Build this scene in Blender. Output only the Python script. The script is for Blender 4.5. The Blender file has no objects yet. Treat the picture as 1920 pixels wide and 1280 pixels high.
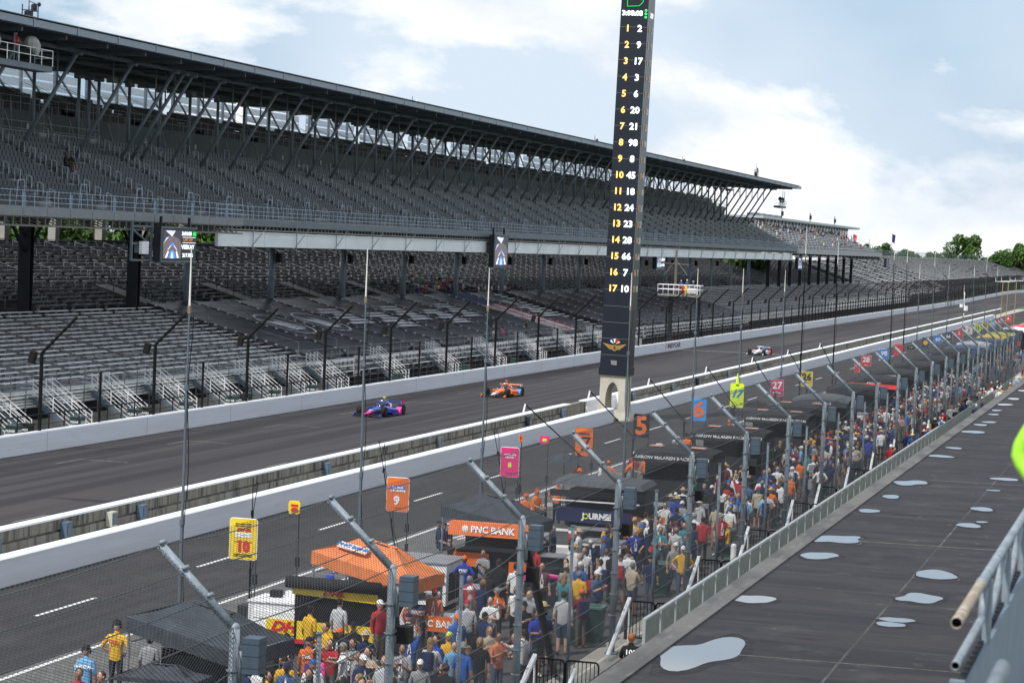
import bpy, bmesh, math, random
from mathutils import Vector, Matrix, Quaternion
random.seed(7)
S = bpy.context.scene
COL = S.collection
R = math.radians
# ------------------------------------------------------------------ camera
cam = bpy.data.cameras.new('camera'); co = bpy.data.objects.new('camera', cam); COL.objects.link(co)
cam.sensor_fit = 'HORIZONTAL'; cam.sensor_width = 36.0; cam.lens = 82.5
cam.clip_start = 0.3; cam.clip_end = 6000
m = Matrix(((0.961139, -0.049884, 0.27152), (0.273158, 0.029501, -0.961517), (0.039954, 0.998319, 0.041981)))
co.matrix_world = Matrix.Translation((0, 0, 11.5)) @ m.to_4x4()
cam.dof.use_dof = True; cam.dof.focus_distance = 110; cam.dof.aperture_fstop = 4.5
S.camera = co
# ------------------------------------------------------------------ sun and sky
SUN_EL, SUN_AZ = R(55), R(203)          # azimuth clockwise from +Y
sd = Vector((math.sin(SUN_AZ) * math.cos(SUN_EL), math.cos(SUN_AZ) * math.cos(SUN_EL), math.sin(SUN_EL)))
sl = bpy.data.lights.new('sun', 'SUN'); sl.energy = 3.0; sl.angle = R(1.2); sl.color = (1, 0.97, 0.93)
so = bpy.data.objects.new('sun', sl); COL.objects.link(so); so.rotation_euler = sd.to_track_quat('Z', 'Y').to_euler()
so.location = (0, 0, 80)
W = bpy.data.worlds.new('World'); S.world = W; W.use_nodes = True
nt = W.node_tree; nt.nodes.clear()
def N(nt, t, **k):
    n = nt.nodes.new(t)
    for a, b in k.items():
        if a == 'inp':
            for i, v in b.items(): n.inputs[i].default_value = v
        else: setattr(n, a, b)
    return n
out = N(nt, 'ShaderNodeOutputWorld'); bg = N(nt, 'ShaderNodeBackground')
sky = N(nt, 'ShaderNodeTexSky', sky_type='NISHITA', sun_disc=False, sun_elevation=SUN_EL, sun_rotation=SUN_AZ)
sky.dust_density = 2.0; sky.air_density = 1.0
tc = N(nt, 'ShaderNodeTexCoord')
mp = N(nt, 'ShaderNodeMapping'); mp.inputs['Scale'].default_value = (1, 1, 2.0); mp.inputs['Location'].default_value = (0.196, 1.265, 0.055)
nt.links.new(tc.outputs['Generated'], mp.inputs[0])
n1 = N(nt, 'ShaderNodeTexNoise', inp={'Scale': 3.6, 'Detail': 12.0, 'Roughness': 0.57, 'Distortion': 0.25})      # where the cumulus stands
n2 = N(nt, 'ShaderNodeTexNoise', inp={'Scale': 7.0, 'Detail': 7.0, 'Roughness': 0.55})                          # shading inside it
n3 = N(nt, 'ShaderNodeTexNoise', inp={'Scale': 2.2, 'Detail': 5.0, 'Roughness': 0.5})                           # thin high veil
for n in (n1, n2, n3): nt.links.new(mp.outputs[0], n.inputs['Vector'])
def ramp(src, a, ca, b, cb):
    r = N(nt, 'ShaderNodeValToRGB'); e = r.color_ramp.elements; e[0].position = a; e[0].color = ca; e[1].position = b; e[1].color = cb
    nt.links.new(src, r.inputs[0]); return r.outputs[0]
K0, K1 = (0, 0, 0, 1), (1, 1, 1, 1)
body = ramp(n2.outputs[0], .34, (4.9, 5.5, 6.3, 1), .54, (7.4, 7.6, 7.8, 1))
veil = N(nt, 'ShaderNodeMixRGB'); veil.inputs[0].default_value = 0.8; veil.inputs[2].default_value = (3.1, 4.4, 5.8, 1); nt.links.new(sky.outputs[0], veil.inputs[1])
v2 = N(nt, 'ShaderNodeMixRGB'); v2.inputs[2].default_value = (5.1, 5.9, 6.8, 1); nt.links.new(veil.outputs[0], v2.inputs[1]); nt.links.new(ramp(n3.outputs[0], .47, K0, .66, K1), v2.inputs[0])
mx = N(nt, 'ShaderNodeMixRGB'); nt.links.new(ramp(n1.outputs[0], .465, K0, .505, K1), mx.inputs[0]); nt.links.new(v2.outputs[0], mx.inputs[1]); nt.links.new(body, mx.inputs[2])
nt.links.new(mx.outputs[0], bg.inputs[0]); bg.inputs[1].default_value = 0.1
nt.links.new(bg.outputs[0], out.inputs[0])
S.view_settings.view_transform = 'Standard'; S.view_settings.look = 'None'; S.view_settings.gamma = 1; S.view_settings.use_curve_mapping = False
S.view_settings.exposure = 0.5
S.render.engine = 'CYCLES'
# ------------------------------------------------------------------ materials
MATS = {}
def mat(name, col=(.5, .5, .5), rough=.6, metal=0., var=.12, scale=3., bump=0., emit=0., spec=None, coat=0., objcol=False, bscale=None, stretch=None):
    if name in MATS: return MATS[name]
    M = bpy.data.materials.new(name); M.use_nodes = True; nt = M.node_tree; b = nt.nodes['Principled BSDF']
    b.inputs['Roughness'].default_value = rough; b.inputs['Metallic'].default_value = metal
    if coat: b.inputs['Coat Weight'].default_value = coat
    if spec is None and rough >= .55: spec = .22
    if spec is not None: b.inputs['Specular IOR Level'].default_value = spec
    t = N(nt, 'ShaderNodeTexCoord'); g = N(nt, 'ShaderNodeNewGeometry')
    vec = g.outputs['Position']
    if stretch:
        mpn = N(nt, 'ShaderNodeMapping'); mpn.inputs['Scale'].default_value = stretch; nt.links.new(vec, mpn.inputs[0]); vec = mpn.outputs[0]
    nz = N(nt, 'ShaderNodeTexNoise', inp={'Scale': scale, 'Detail': 5., 'Roughness': .6}); nt.links.new(vec, nz.inputs['Vector'])
    hs = N(nt, 'ShaderNodeMapRange', inp={1: .3, 2: .7, 3: 1 - var, 4: 1 + var}); nt.links.new(nz.outputs[0], hs.inputs[0])
    if objcol:
        oi = N(nt, 'ShaderNodeObjectInfo'); src = oi.outputs['Color']
    else:
        rgb = N(nt, 'ShaderNodeRGB'); rgb.outputs[0].default_value = (*col, 1); src = rgb.outputs[0]
    mm = N(nt, 'ShaderNodeVectorMath', operation='SCALE'); nt.links.new(src, mm.inputs[0]); nt.links.new(hs.outputs[0], mm.inputs['Scale'])
    nt.links.new(mm.outputs[0], b.inputs['Base Color'])
    if bump:
        nb = N(nt, 'ShaderNodeTexNoise', inp={'Scale': bscale or scale * 12, 'Detail': 4.}); nt.links.new(g.outputs['Position'], nb.inputs['Vector'])
        bp = N(nt, 'ShaderNodeBump', inp={'Strength': bump, 'Distance': .02}); nt.links.new(nb.outputs[0], bp.inputs['Height']); nt.links.new(bp.outputs[0], b.inputs['Normal'])
    if emit:
        nt.links.new(mm.outputs[0], b.inputs['Emission Color']); b.inputs['Emission Strength'].default_value = emit
    MATS[name] = M; return M
def ramp_mat(name, base, layers, rough=.8, bump=.2, bscale=40):
    """base colour plus noise layers: (scale xyz, colour, lo, hi, detail)"""
    M = bpy.data.materials.new(name); M.use_nodes = True; nt = M.node_tree; b = nt.nodes['Principled BSDF']; b.inputs['Roughness'].default_value = rough
    if rough >= .8: b.inputs['Specular IOR Level'].default_value = .2
    g = N(nt, 'ShaderNodeNewGeometry'); rgb = N(nt, 'ShaderNodeRGB'); rgb.outputs[0].default_value = (*base, 1); cur = rgb.outputs[0]
    for sc, c, lo, hi, det in layers:
        mpn = N(nt, 'ShaderNodeMapping'); mpn.inputs['Scale'].default_value = sc; nt.links.new(g.outputs['Position'], mpn.inputs[0])
        nz = N(nt, 'ShaderNodeTexNoise', inp={'Scale': 1., 'Detail': det, 'Roughness': .6}); nt.links.new(mpn.outputs[0], nz.inputs['Vector'])
        mr = N(nt, 'ShaderNodeMapRange', inp={1: lo, 2: hi, 3: 0., 4: 1.}); nt.links.new(nz.outputs[0], mr.inputs[0])
        mxn = N(nt, 'ShaderNodeMixRGB'); mxn.inputs[2].default_value = (*c, 1); nt.links.new(mr.outputs[0], mxn.inputs[0]); nt.links.new(cur, mxn.inputs[1]); cur = mxn.outputs[0]
    nt.links.new(cur, b.inputs['Base Color'])
    if bump:
        nb = N(nt, 'ShaderNodeTexNoise', inp={'Scale': bscale, 'Detail': 3.}); nt.links.new(g.outputs['Position'], nb.inputs['Vector'])
        bp = N(nt, 'ShaderNodeBump', inp={'Strength': bump, 'Distance': .02}); nt.links.new(nb.outputs[0], bp.inputs['Height']); nt.links.new(bp.outputs[0], b.inputs['Normal'])
    MATS[name] = M; return M
asphalt = ramp_mat('track_asphalt', (.056, .053, .056), [((.9, .012, 1), (.034, .031, .035), .45, .62, 3), ((.12, .02, 1), (.068, .06, .06), .5, .75, 2), ((2.6, .008, 1), (.022, .021, .024), .60, .70, 3), ((9, 9, 9), (.062, .057, .057), .5, .9, 4), ((.35, .006, 1), (.026, .024, .027), .54, .66, 2), ((.02, .35, 1), (.03, .028, .03), .66, .70, 2)], .88)
pitasph = ramp_mat('pit_asphalt', (.042, .038, .038), [((1.4, .03, 1), (.027, .025, .027), .45, .65, 3), ((.3, .2, 1), (.065, .06, .056), .5, .8, 4), ((9, 9, 9), (.065, .06, .058), .5, .9, 4)], .9)
stallm = ramp_mat('pit_stall_surface', (.12, .117, .11), [((.8, .8, 1), (.08, .08, .077), .4, .7, 5), ((5, 5, 5), (.2, .195, .19), .5, .8, 4)], .9)
crowdm = ramp_mat('paved_lane', (.075, .072, .072), [((.6, .3, 1), (.05, .048, .05), .4, .7, 5), ((6, 6, 6), (.10, .097, .095), .5, .8, 4)], .9)
conc = ramp_mat('concrete', (.36, .345, .31), [((.7, .7, .7), (.27, .255, .23), .4, .7, 5), ((7, 7, 2), (.40, .385, .35), .5, .8, 4)], .9)
pylonc = ramp_mat('pylon_concrete', (.50, .47, .39), [((1.2, 1.2, .5), (.38, .35, .29), .42, .75, 5), ((9, 9, 3), (.54, .51, .44), .5, .8, 4)], .85)
blockm = ramp_mat('block_concrete', (.25, .235, .205), [((2.5, 2.5, .35), (.07, .07, .075), .47, .66, 5), ((1.2, 1.2, .9), (.20, .19, .16), .45, .7, 4), ((.8, .35, .2), (.33, .33, .33), .58, .72, 4)], .92)
blockt = ramp_mat('block_concrete_stained', (.23, .215, .185), [((3.6, 3.6, .3), (.06, .06, .06), .46, .64, 6), ((.9, .4, .2), (.30, .31, .33), .6, .75, 4)], .92)
grassm = ramp_mat('grass', (.075, .115, .03), [((1.5, 1.5, 1), (.05, .085, .02), .4, .7, 5), ((.2, .2, 1), (.13, .13, .05), .5, .8, 4)], .95, .6)
memb = ramp_mat('roof_membrane', (.036, .034, .038), [((.12, 1.1, 1), (.026, .025, .03), .42, .6, 5), ((.7, .7, 1), (.055, .053, .056), .55, .75, 6), ((.25, 3.5, 1), (.062, .06, .062), .6, .75, 4), ((.5, .9, 1), (.018, .017, .02), .60, .70, 5), ((2.2, 2.2, 1), (.12, .115, .11), .64, .80, 6), ((.35, .35, 1), (.065, .062, .065), .60, .78, 7)], .85, .3, 6); memb.node_tree.nodes['Principled BSDF'].inputs['Specular IOR Level'].default_value = .18
parm = ramp_mat('parapet_cap', (.13, .125, .12), [((1.2, .4, 1), (.08, .078, .078), .42, .65, 5), ((6, 1, 1), (.19, .185, .18), .55, .8, 5)], .85)
white = ramp_mat('white_wall_paint', (.72, .75, .81), [((.15, .15, 4), (.66, .67, .70), .4, .7, 4), ((2.2, .4, 2), (.60, .61, .63), .62, .8, 5)], .55, .03)
wtop = mat('white_wall_cap', (.80, .82, .84), .5, var=.04)
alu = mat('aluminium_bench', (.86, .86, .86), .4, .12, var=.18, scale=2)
aluw = mat('aluminium_frame', (.30, .31, .33), .5, .5, var=.2)
galv = ramp_mat('galvanised_pipe', (.21, .25, .285), [((6, 6, 1), (.12, .15, .175), .4, .7, 5), ((20, 20, 5), (.30, .34, .36), .5, .8, 3)], .5, .05)
rustp = ramp_mat('weathered_pipe', (.26, .215, .165), [((9, 9, 4), (.24, .19, .14), .4, .7, 4), ((14, 14, 5), (.50, .48, .44), .5, .8, 3)], .6, .1)
gsteel = mat('grey_steel', (.12, .15, .18), .5, .2, var=.15, scale=1)
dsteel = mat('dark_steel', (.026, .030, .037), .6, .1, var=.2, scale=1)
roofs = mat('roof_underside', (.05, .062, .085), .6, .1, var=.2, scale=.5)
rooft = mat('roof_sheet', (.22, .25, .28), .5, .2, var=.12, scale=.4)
black = mat('black_paint', (.010, .010, .011), .6, var=.2)
blackf = mat('black_fabric', (.018, .018, .02), .85, var=.3, bump=.3, scale=4)
greyf = mat('charcoal_fabric', (.045, .052, .062), .75, var=.25, bump=.4, scale=3)
seatp = mat('seat_pan', (.06, .082, .112), .4, var=.2, scale=.6)
seatm = mat('seat_plastic', (.026, .034, .048), .42, var=.2, scale=.6)
seatd = mat('seat_plastic_dark', (.014, .015, .018), .5, var=.3)
alur = mat('shade_toned_bench', (.24, .24, .245), .6, .1, var=.3, scale=2)  # bench colour darkened to carry the shade under the deck
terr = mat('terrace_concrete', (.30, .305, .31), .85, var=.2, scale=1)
terd = mat('terrace_dark', (.05, .05, .055), .85, var=.25, scale=1)  # tone lowered for the shade under the deck; other dark floors share it
fascw = mat('fascia_metal', (.74, .78, .80), .5, .1, var=.08, scale=.3, stretch=(1, 1, 3))
greenp = mat('green_glass_panel', (.02, .06, .055), .25, .1, var=.4, scale=.3)
wire = mat('fence_wire', (.05, .055, .062), .5, .3, var=.2)
wireb = mat('fence_wire_black', (.02, .02, .022), .5, var=.2)
spk = mat('loudspeaker_blue_grey', (.052, .078, .108), .5, var=.12, scale=8)
bing = mat('green_bin', (.012, .045, .035), .45, var=.3)
tarpm = mat('tarp_black', (.026, .03, .042), .42, var=.25, scale=.5, bump=.25, bscale=1.5)
tarpw = mat('tarp_print_white', (.62, .64, .68), .6, var=.25, scale=2)
tarpr = mat('tarp_print_red', (.42, .10, .09), .6, var=.2)
tarpb = mat('tarp_print_blue', (.04, .07, .16), .6, var=.2)
linew = ramp_mat('line_paint', (.62, .62, .60), [((8, 8, 1), (.35, .34, .33), .55, .8, 5)], .7, 0)
linef = ramp_mat('faded_line_paint', (.26, .25, .25), [((6, 6, 1), (.09, .085, .085), .45, .6, 5)], .8, 0)
waterm = mat('puddle_water', (.10, .11, .12), .03, var=.02, spec=1.0); waterm.node_tree.nodes['Principled BSDF'].inputs['IOR'].default_value = 1.9
leafA = mat('leaf_green', (.06, .12, .025), .7, var=.4, scale=1.2)
leafB = mat('leaf_green_light', (.085, .15, .04), .7, var=.35, scale=1.2)
bark = mat('bark', (.09, .07, .05), .9)
tealp = ramp_mat('teal_barrier_panel', (.075, .12, .12), [((1.2, 1.2, 3), (.045, .075, .075), .4, .7, 5), ((5, 2, 2), (.24, .30, .30), .6, .8, 4)], .4, 0)
def C(name, c, rough=.5, **k): return mat(name, c, rough, **k)
orange = C('orange_paint', (.75, .15, .015)); yellow = C('yellow_paint', (.78, .56, .02)); pink = C('pink_paint', (.72, .02, .19))
redp = C('red_paint', (.60, .02, .025)); bluep = C('blue_paint', (.02, .20, .62)); navy = C('navy_paint', (.012, .016, .07))
limep = C('lime_paint', (.62, .80, .03)); whitep = C('white_paint', (.8, .8, .8)); goldp = C('gold_paint', (.62, .33, .05))
rubber = C('tyre_rubber', (.015, .015, .016), .75); skinm0 = C('skin', (.42, .23, .15), .6)
ledw = C('led_white', (.85, .9, .92), .5, emit=.9); ledy = C('led_amber', (.95, .55, .14), .5, emit=.75); ledg = C('led_green', (.02, .6, .1), .5, emit=.7)
ledsky = C('led_pale', (.6, .6, .75), .5, emit=.7); ledrd = C('led_brown', (.16, .12, .13), .5, emit=.5); ledb = C('led_blue', (.05, .25, .75), .5, emit=.7); ledo = C('led_orange', (.7, .2, .05), .5, emit=.6)
ledyd = C('led_amber_dim', (.5, .3, .08), .5, emit=.25); ledwd = C('led_white_dim', (.4, .42, .44), .5, emit=.25); fabo = mat('orange_canopy_fabric', (.70, .21, .07), .7, var=.15, bump=.3, scale=3)  # canopy orange paled to put the sun's sheen into its colour
scrb = C('screen_black', (.008, .009, .014), .25)
pylb = mat('pylon_panel', (.007, .010, .020), .30, var=.2, scale=.6)
# ------------------------------------------------------------------ builders
class MB:
    def __init__(s): s.v = []; s.f = []; s.mi = []; s.m = 0
    def face(s, pts, flip=False):
        i = len(s.v); s.v += [tuple(p) for p in pts]; idx = list(range(i, i + len(pts)))
        s.f.append(idx[::-1] if flip else idx); s.mi.append(s.m)
    def hexa(s, P):   # 8 points: bottom 4 ccw, top 4 ccw
        i = len(s.v); s.v += [tuple(p) for p in P]
        for q in ((3, 2, 1, 0), (4, 5, 6, 7), (0, 1, 5, 4), (1, 2, 6, 5), (2, 3, 7, 6), (3, 0, 4, 7)):
            s.f.append([i + a for a in q]); s.mi.append(s.m)
    def box(s, c, d, rz=0, rx=0, ry=0):
        x, y, z = d[0] / 2, d[1] / 2, d[2] / 2
        P = [Vector(p) for p in ((-x, -y, -z), (x, -y, -z), (x, y, -z), (-x, y, -z), (-x, -y, z), (x, -y, z), (x, y, z), (-x, y, z))]
        if rz or rx or ry:
            M = Matrix.Rotation(rz, 3, 'Z') @ Matrix.Rotation(ry, 3, 'Y') @ Matrix.Rotation(rx, 3, 'X'); P = [M @ p for p in P]
        c = Vector(c); s.hexa([p + c for p in P])
    def b2(s, a, b):  # box by two corners
        s.box([(a[i] + b[i]) / 2 for i in range(3)], [abs(a[i] - b[i]) for i in range(3)])
    def tube(s, p, q, r, n=6, r2=None, cap=True):
        p = Vector(p); q = Vector(q); r2 = r if r2 is None else r2; d = (q - p)
        if d.length < 1e-6: return
        a = d.orthogonal().normalized(); b = d.normalized().cross(a); i = len(s.v)
        for (c, rr) in ((p, r), (q, r2)):
            for k in range(n):
                t = 2 * math.pi * k / n; s.v.append(tuple(c + a * math.cos(t) * rr + b * math.sin(t) * rr))
        for k in range(n):
            l = (k + 1) % n; s.f.append([i + k, i + l, i + n + l, i + n + k]); s.mi.append(s.m)
        if cap:
            s.f.append([i + k for k in range(n)][::-1]); s.mi.append(s.m); s.f.append([i + n + k for k in range(n)]); s.mi.append(s.m)
    def path(s, pts, r, n=6):
        for a, b in zip(pts[:-1], pts[1:]): s.tube(a, b, r, n)
    def bar(s, p, q, w, h=None):
        p = Vector(p); q = Vector(q); h = h or w; d = (q - p).normalized(); up = Vector((0, 0, 1))
        a = d.cross(up); a = a.normalized() if a.length > 1e-3 else Vector((1, 0, 0)); b = a.cross(d).normalized()
        a *= w / 2; b *= h / 2
        s.hexa([p - a - b, p + a - b, q + a - b, q - a - b, p - a + b, p + a + b, q + a + b, q - a + b])
    def ell(s, c, r, n=10, mlat=6, rz=0):
        c = Vector(c); i = len(s.v); M = Matrix.Rotation(rz, 3, 'Z')
        s.v.append(tuple(c + Vector((0, 0, r[2]))))
        for a in range(1, mlat):
            t = math.pi * a / mlat
            for b in range(n):
                u = 2 * math.pi * b / n; s.v.append(tuple(c + M @ Vector((r[0] * math.sin(t) * math.cos(u), r[1] * math.sin(t) * math.sin(u), r[2] * math.cos(t)))))
        s.v.append(tuple(c - Vector((0, 0, r[2])))); e = len(s.v) - 1
        for b in range(n): s.f.append([i, i + 1 + b, i + 1 + (b + 1) % n]); s.mi.append(s.m)
        for a in range(mlat - 2):
            for b in range(n):
                o = i + 1 + a * n; o2 = o + n; s.f.append([o + b, o2 + b, o2 + (b + 1) % n, o + (b + 1) % n]); s.mi.append(s.m)
        o = i + 1 + (mlat - 2) * n
        for b in range(n): s.f.append([o + b, e, o + (b + 1) % n]); s.mi.append(s.m)
    def loft(s, rings, cap=True):
        i = len(s.v); n = len(rings[0])
        for r in rings: s.v += [tuple(p) for p in r]
        for a in range(len(rings) - 1):
            for b in range(n):
                c = (b + 1) % n; s.f.append([i + a * n + b, i + a * n + c, i + (a + 1) * n + c, i + (a + 1) * n + b]); s.mi.append(s.m)
        if cap:
            s.f.append([i + b for b in range(n)][::-1]); s.mi.append(s.m); k = i + (len(rings) - 1) * n
            s.f.append([k + b for b in range(n)]); s.mi.append(s.m)
    def mesh(s, name, mats, smooth=False):
        me = bpy.data.meshes.new(name); me.from_pydata(s.v, [], s.f)
        for M in (mats if isinstance(mats, (list, tuple)) else [mats]): me.materials.append(M)
        me.polygons.foreach_set('material_index', s.mi)
        if smooth: me.polygons.foreach_set('use_smooth', [True] * len(me.polygons))
        me.update(); return me
    def build(s, name, mats, parent=None, **k):
        return link(name, s.mesh(name, mats, k.pop('smooth', False)), parent, **k)
def link(name, me, parent=None, loc=None, rot=None, label=None, cat=None, group=None, kind=None, color=None):
    o = bpy.data.objects.new(name, me); COL.objects.link(o)
    if parent is not None: o.parent = parent
    if loc is not None: o.location = loc
    if rot is not None: o.rotation_euler = rot
    if label: o['label'] = label
    if cat: o['category'] = cat
    if group: o['group'] = group
    if kind: o['kind'] = kind
    if color is not None: o.color = (*color, 1)
    return o
def empty(name, label, cat, loc=(0, 0, 0), rz=0, group=None):
    return link(name, None, None, loc, (0, 0, rz), label, cat, group)
def dup(root, loc=None, rz=None, label=None, group=None):
    r = root.copy(); COL.objects.link(r)
    if loc is not None: r.location = loc
    if rz is not None: r.rotation_euler = (0, 0, rz)
    if label: r['label'] = label
    if group: r['group'] = group
    for ch in list(root.children):
        c = ch.copy(); COL.objects.link(c); c.parent = r
        for g in list(ch.children):
            d = g.copy(); COL.objects.link(d); d.parent = c
    return r
_tc = {}
def textmesh(body, size, M, bold=.0, ext=.004, align='CENTER', sx=1.0, shear=0.0):
    key = (body, size, M.name, bold, ext, align, sx, shear)
    if key in _tc: return _tc[key]
    cu = bpy.data.curves.new('lettering', 'FONT'); cu.body = body; cu.size = size; cu.offset = bold; cu.extrude = ext
    cu.align_x = align; cu.align_y = 'CENTER'; cu.resolution_u = 2; cu.shear = shear
    o = bpy.data.objects.new('tmp', cu); COL.objects.link(o)
    dg = bpy.context.evaluated_depsgraph_get(); me = bpy.data.meshes.new_from_object(o.evaluated_get(dg)); bpy.data.objects.remove(o)
    me.transform(Matrix.Diagonal((sx, 1, 1, 1))); me.materials.clear(); me.materials.append(M); _tc[key] = me; return me
def text(body, size, M, parent, loc, rot=(R(90), 0, 0), name='lettering', **k):
    """text stands upright facing -Y by default"""
    return link(name, textmesh(body, size, M, **k), parent, loc, rot)
ORD = ['first', 'second', 'third', 'fourth', 'fifth', 'sixth', 'seventh', 'eighth', 'ninth', 'tenth', 'eleventh', 'twelfth', 'thirteenth', 'fourteenth', 'fifteenth', 'sixteenth', 'seventeenth', 'eighteenth', 'nineteenth', 'twentieth', 'twenty-first', 'twenty-second', 'twenty-third', 'twenty-fourth', 'twenty-fifth', 'twenty-sixth', 'twenty-seventh', 'twenty-eighth', 'twenty-ninth', 'thirtieth', 'thirty-first', 'thirty-second', 'thirty-third', 'thirty-fourth', 'thirty-fifth', 'thirty-sixth', 'thirty-seventh', 'thirty-eighth', 'thirty-ninth', 'fortieth']
# ================================================================== GROUND
def wx(y, x0=-54.8):   # the outer side follows the straight, then bends right into the turn
    o = 0
    if y > 600: o -= min(y - 600, 250) / 250 * 4.5
    if y > 900: o += (y - 900) ** 2 / 700
    return x0 + o
YS = [-60, 30, 100, 200, 300, 400, 500, 600, 680, 760, 840, 900, 940, 980, 1020, 1060, 1100]
def strip(mb, xa, xb, z, ys=YS):
    for a, b in zip(ys[:-1], ys[1:]):
        mb.face([(xa(a), a, z), (xb(a), a, z), (xb(b), b, z), (xa(b), b, z)])
b = MB(); b.face([(-3000, -400, -.02), (3000, -400, -.02), (3000, 5000, -.02), (-3000, 5000, -.02)]); b.build('ground', grassm, kind='structure')
b = MB(); strip(b, lambda y: wx(y), lambda y: wx(y) + 16.4, 0); b.build('race_track', asphalt, kind='structure')
b = MB(); strip(b, lambda y: -38.2, lambda y: -35.0, .0, [-60, 600]); b.build('pit_wall_verge', conc, kind='structure')
b = MB(); strip(b, lambda y: -35.7, lambda y: -28.3, .004, [-60, 640]); b.build('pit_lane', pitasph, kind='structure')
b = MB(); strip(b, lambda y: -28.3, lambda y: -24.6, .0, [-60, 640]); b.build('pit_boxes_surface', stallm, kind='structure')
b = MB(); strip(b, lambda y: -24.6, lambda y: -15.45, .0, [-60, 640]); b.build('pit_walkway', crowdm, kind='structure')
b = MB(); b.b2((-15.45, -60, -.1), (-14.45, 640, .012)); b.build('fence_footing_strip', conc, kind='structure')
b = MB(); strip(b, lambda y: -14.45, lambda y: 5, .0, [-60, 640]); b.build('spectator_path', crowdm, kind='structure')
b = MB(); strip(b, lambda y: wx(y) - 3.2, lambda y: wx(y) - .5, .0); b.build('fence_side_path', conc, kind='structure')
b = MB(); strip(b, lambda y: wx(y) - 6.4, lambda y: wx(y) - 3.2, .0, [-60, 168]); b.build('grass_verge', grassm, kind='structure')
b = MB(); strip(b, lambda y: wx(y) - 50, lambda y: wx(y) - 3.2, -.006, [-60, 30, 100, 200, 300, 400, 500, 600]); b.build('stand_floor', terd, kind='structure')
b = MB()
for y in (-60,): b.face([(-28.08, -60, .009), (-27.93, -60, .009), (-27.93, 600, .009), (-28.08, 600, .009)])
y = 38.5
while y < 460:
    b.face([(-31.84, y, .009), (-31.70, y, .009), (-31.70, y + 4, .009), (-31.84, y + 4, .009)]); y += 11.85
for y in [50 + 13.2 * i for i in range(30)]:
    b.face([(-28.0, y, .009), (-26.2, y, .009), (-26.2, y + .1, .009), (-28.0, y + .1, .009)])
    for k in range(3): b.face([(-26.6 + .3 * k, y - 3.4, .005), (-26.45 + .3 * k, y - 3.4, .005), (-26.3 + .3 * k, y - 2, .005), (-26.45 + .3 * k, y - 2, .005)])
b.build('pit_lane_lines', linew, kind='structure')
b = MB()
for k, y in enumerate([84, 97.2, 110.2, 124, 137, 150, 163, 176, 189, 202, 215]):   # grid slot corners
    for x, s in ((-42.7, 1), (-51.6, 1)):
        yy = y + (8 if s == 1 and x < -50 else 0)
        b.face([(x, yy, .005), (x + 2.6, yy, .005), (x + 2.6, yy + .12, .005), (x, yy + .12, .005)])
        b.face([(x, yy - 2.6, .005), (x + .09, yy - 2.6, .005), (x + .09, yy, .005), (x, yy, .005)])
b.face([(-54.6, 264.6, .005), (-38.6, 264.6, .005), (-38.6, 265.5, .005), (-54.6, 265.5, .005)])
b.build('track_grid_lines', linef, kind='structure')
# ================================================================== WALLS
def wall(name, xf, xb, ya, yb, z, label, M=white, cap=wtop, step=60):
    t = empty(name, label, 'wall', (0, 0, 0))
    ys = [ya]
    while ys[-1] < yb: ys.append(min(yb, ys[-1] + step))
    b = MB()
    for a, c in zip(ys[:-1], ys[1:]): b.hexa([(xb(a), a, 0), (xf(a), a, 0), (xf(c), c, 0), (xb(c), c, 0), (xb(a), a, z - .06), (xf(a), a, z - .06), (xf(c), c, z - .06), (xb(c), c, z - .06)])
    b.build('wall_face', M, t)
    b = MB()
    for a, c in zip(ys[:-1], ys[1:]): b.hexa([(xb(a) - .01, a, z - .06), (xf(a) + .012, a, z - .06), (xf(c) + .012, c, z - .06), (xb(c) - .01, c, z - .06), (xb(a) + .03, a, z), (xf(a) - .04, a, z), (xf(c) - .04, c, z), (xb(c) + .03, c, z)])
    b.build('wall_cap', cap, t)
    return t
ow = wall('outer_wall', lambda y: wx(y), lambda y: wx(y) - .42, -40, 1100, 1.05, 'long white concrete outer wall between the track and the grandstand')
b = MB()
for y in range(60, 420, 12): b.box((-54.797, y, .5), (.012, .02, 1.0))
b.build('wall_joint', C('wall_joint_grey', (.3, .31, .33)), ow, kind='stuff')
text('INDYCAR', .72, navy, ow, (-54.785, 262, .55), (R(90), 0, R(90)), bold=.02, sx=2.2)
text('/', .8, redp, ow, (-54.785, 257.6, .55), (R(90), 0, R(90)), bold=.03, sx=2.2)
pw = wall('pit_wall', lambda y: -35.15 + max(0, y - 150) * .006, lambda y: -35.65 + max(0, y - 150) * .006, -40, 149.7, .95, 'white pit wall on the near side of the tower, left stretch')
pw2 = wall('pit_wall', lambda y: -35.15, lambda y: -35.65, 154.0, 480, .95, 'white pit wall running away beyond the tower to the far end of the pits')
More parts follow.
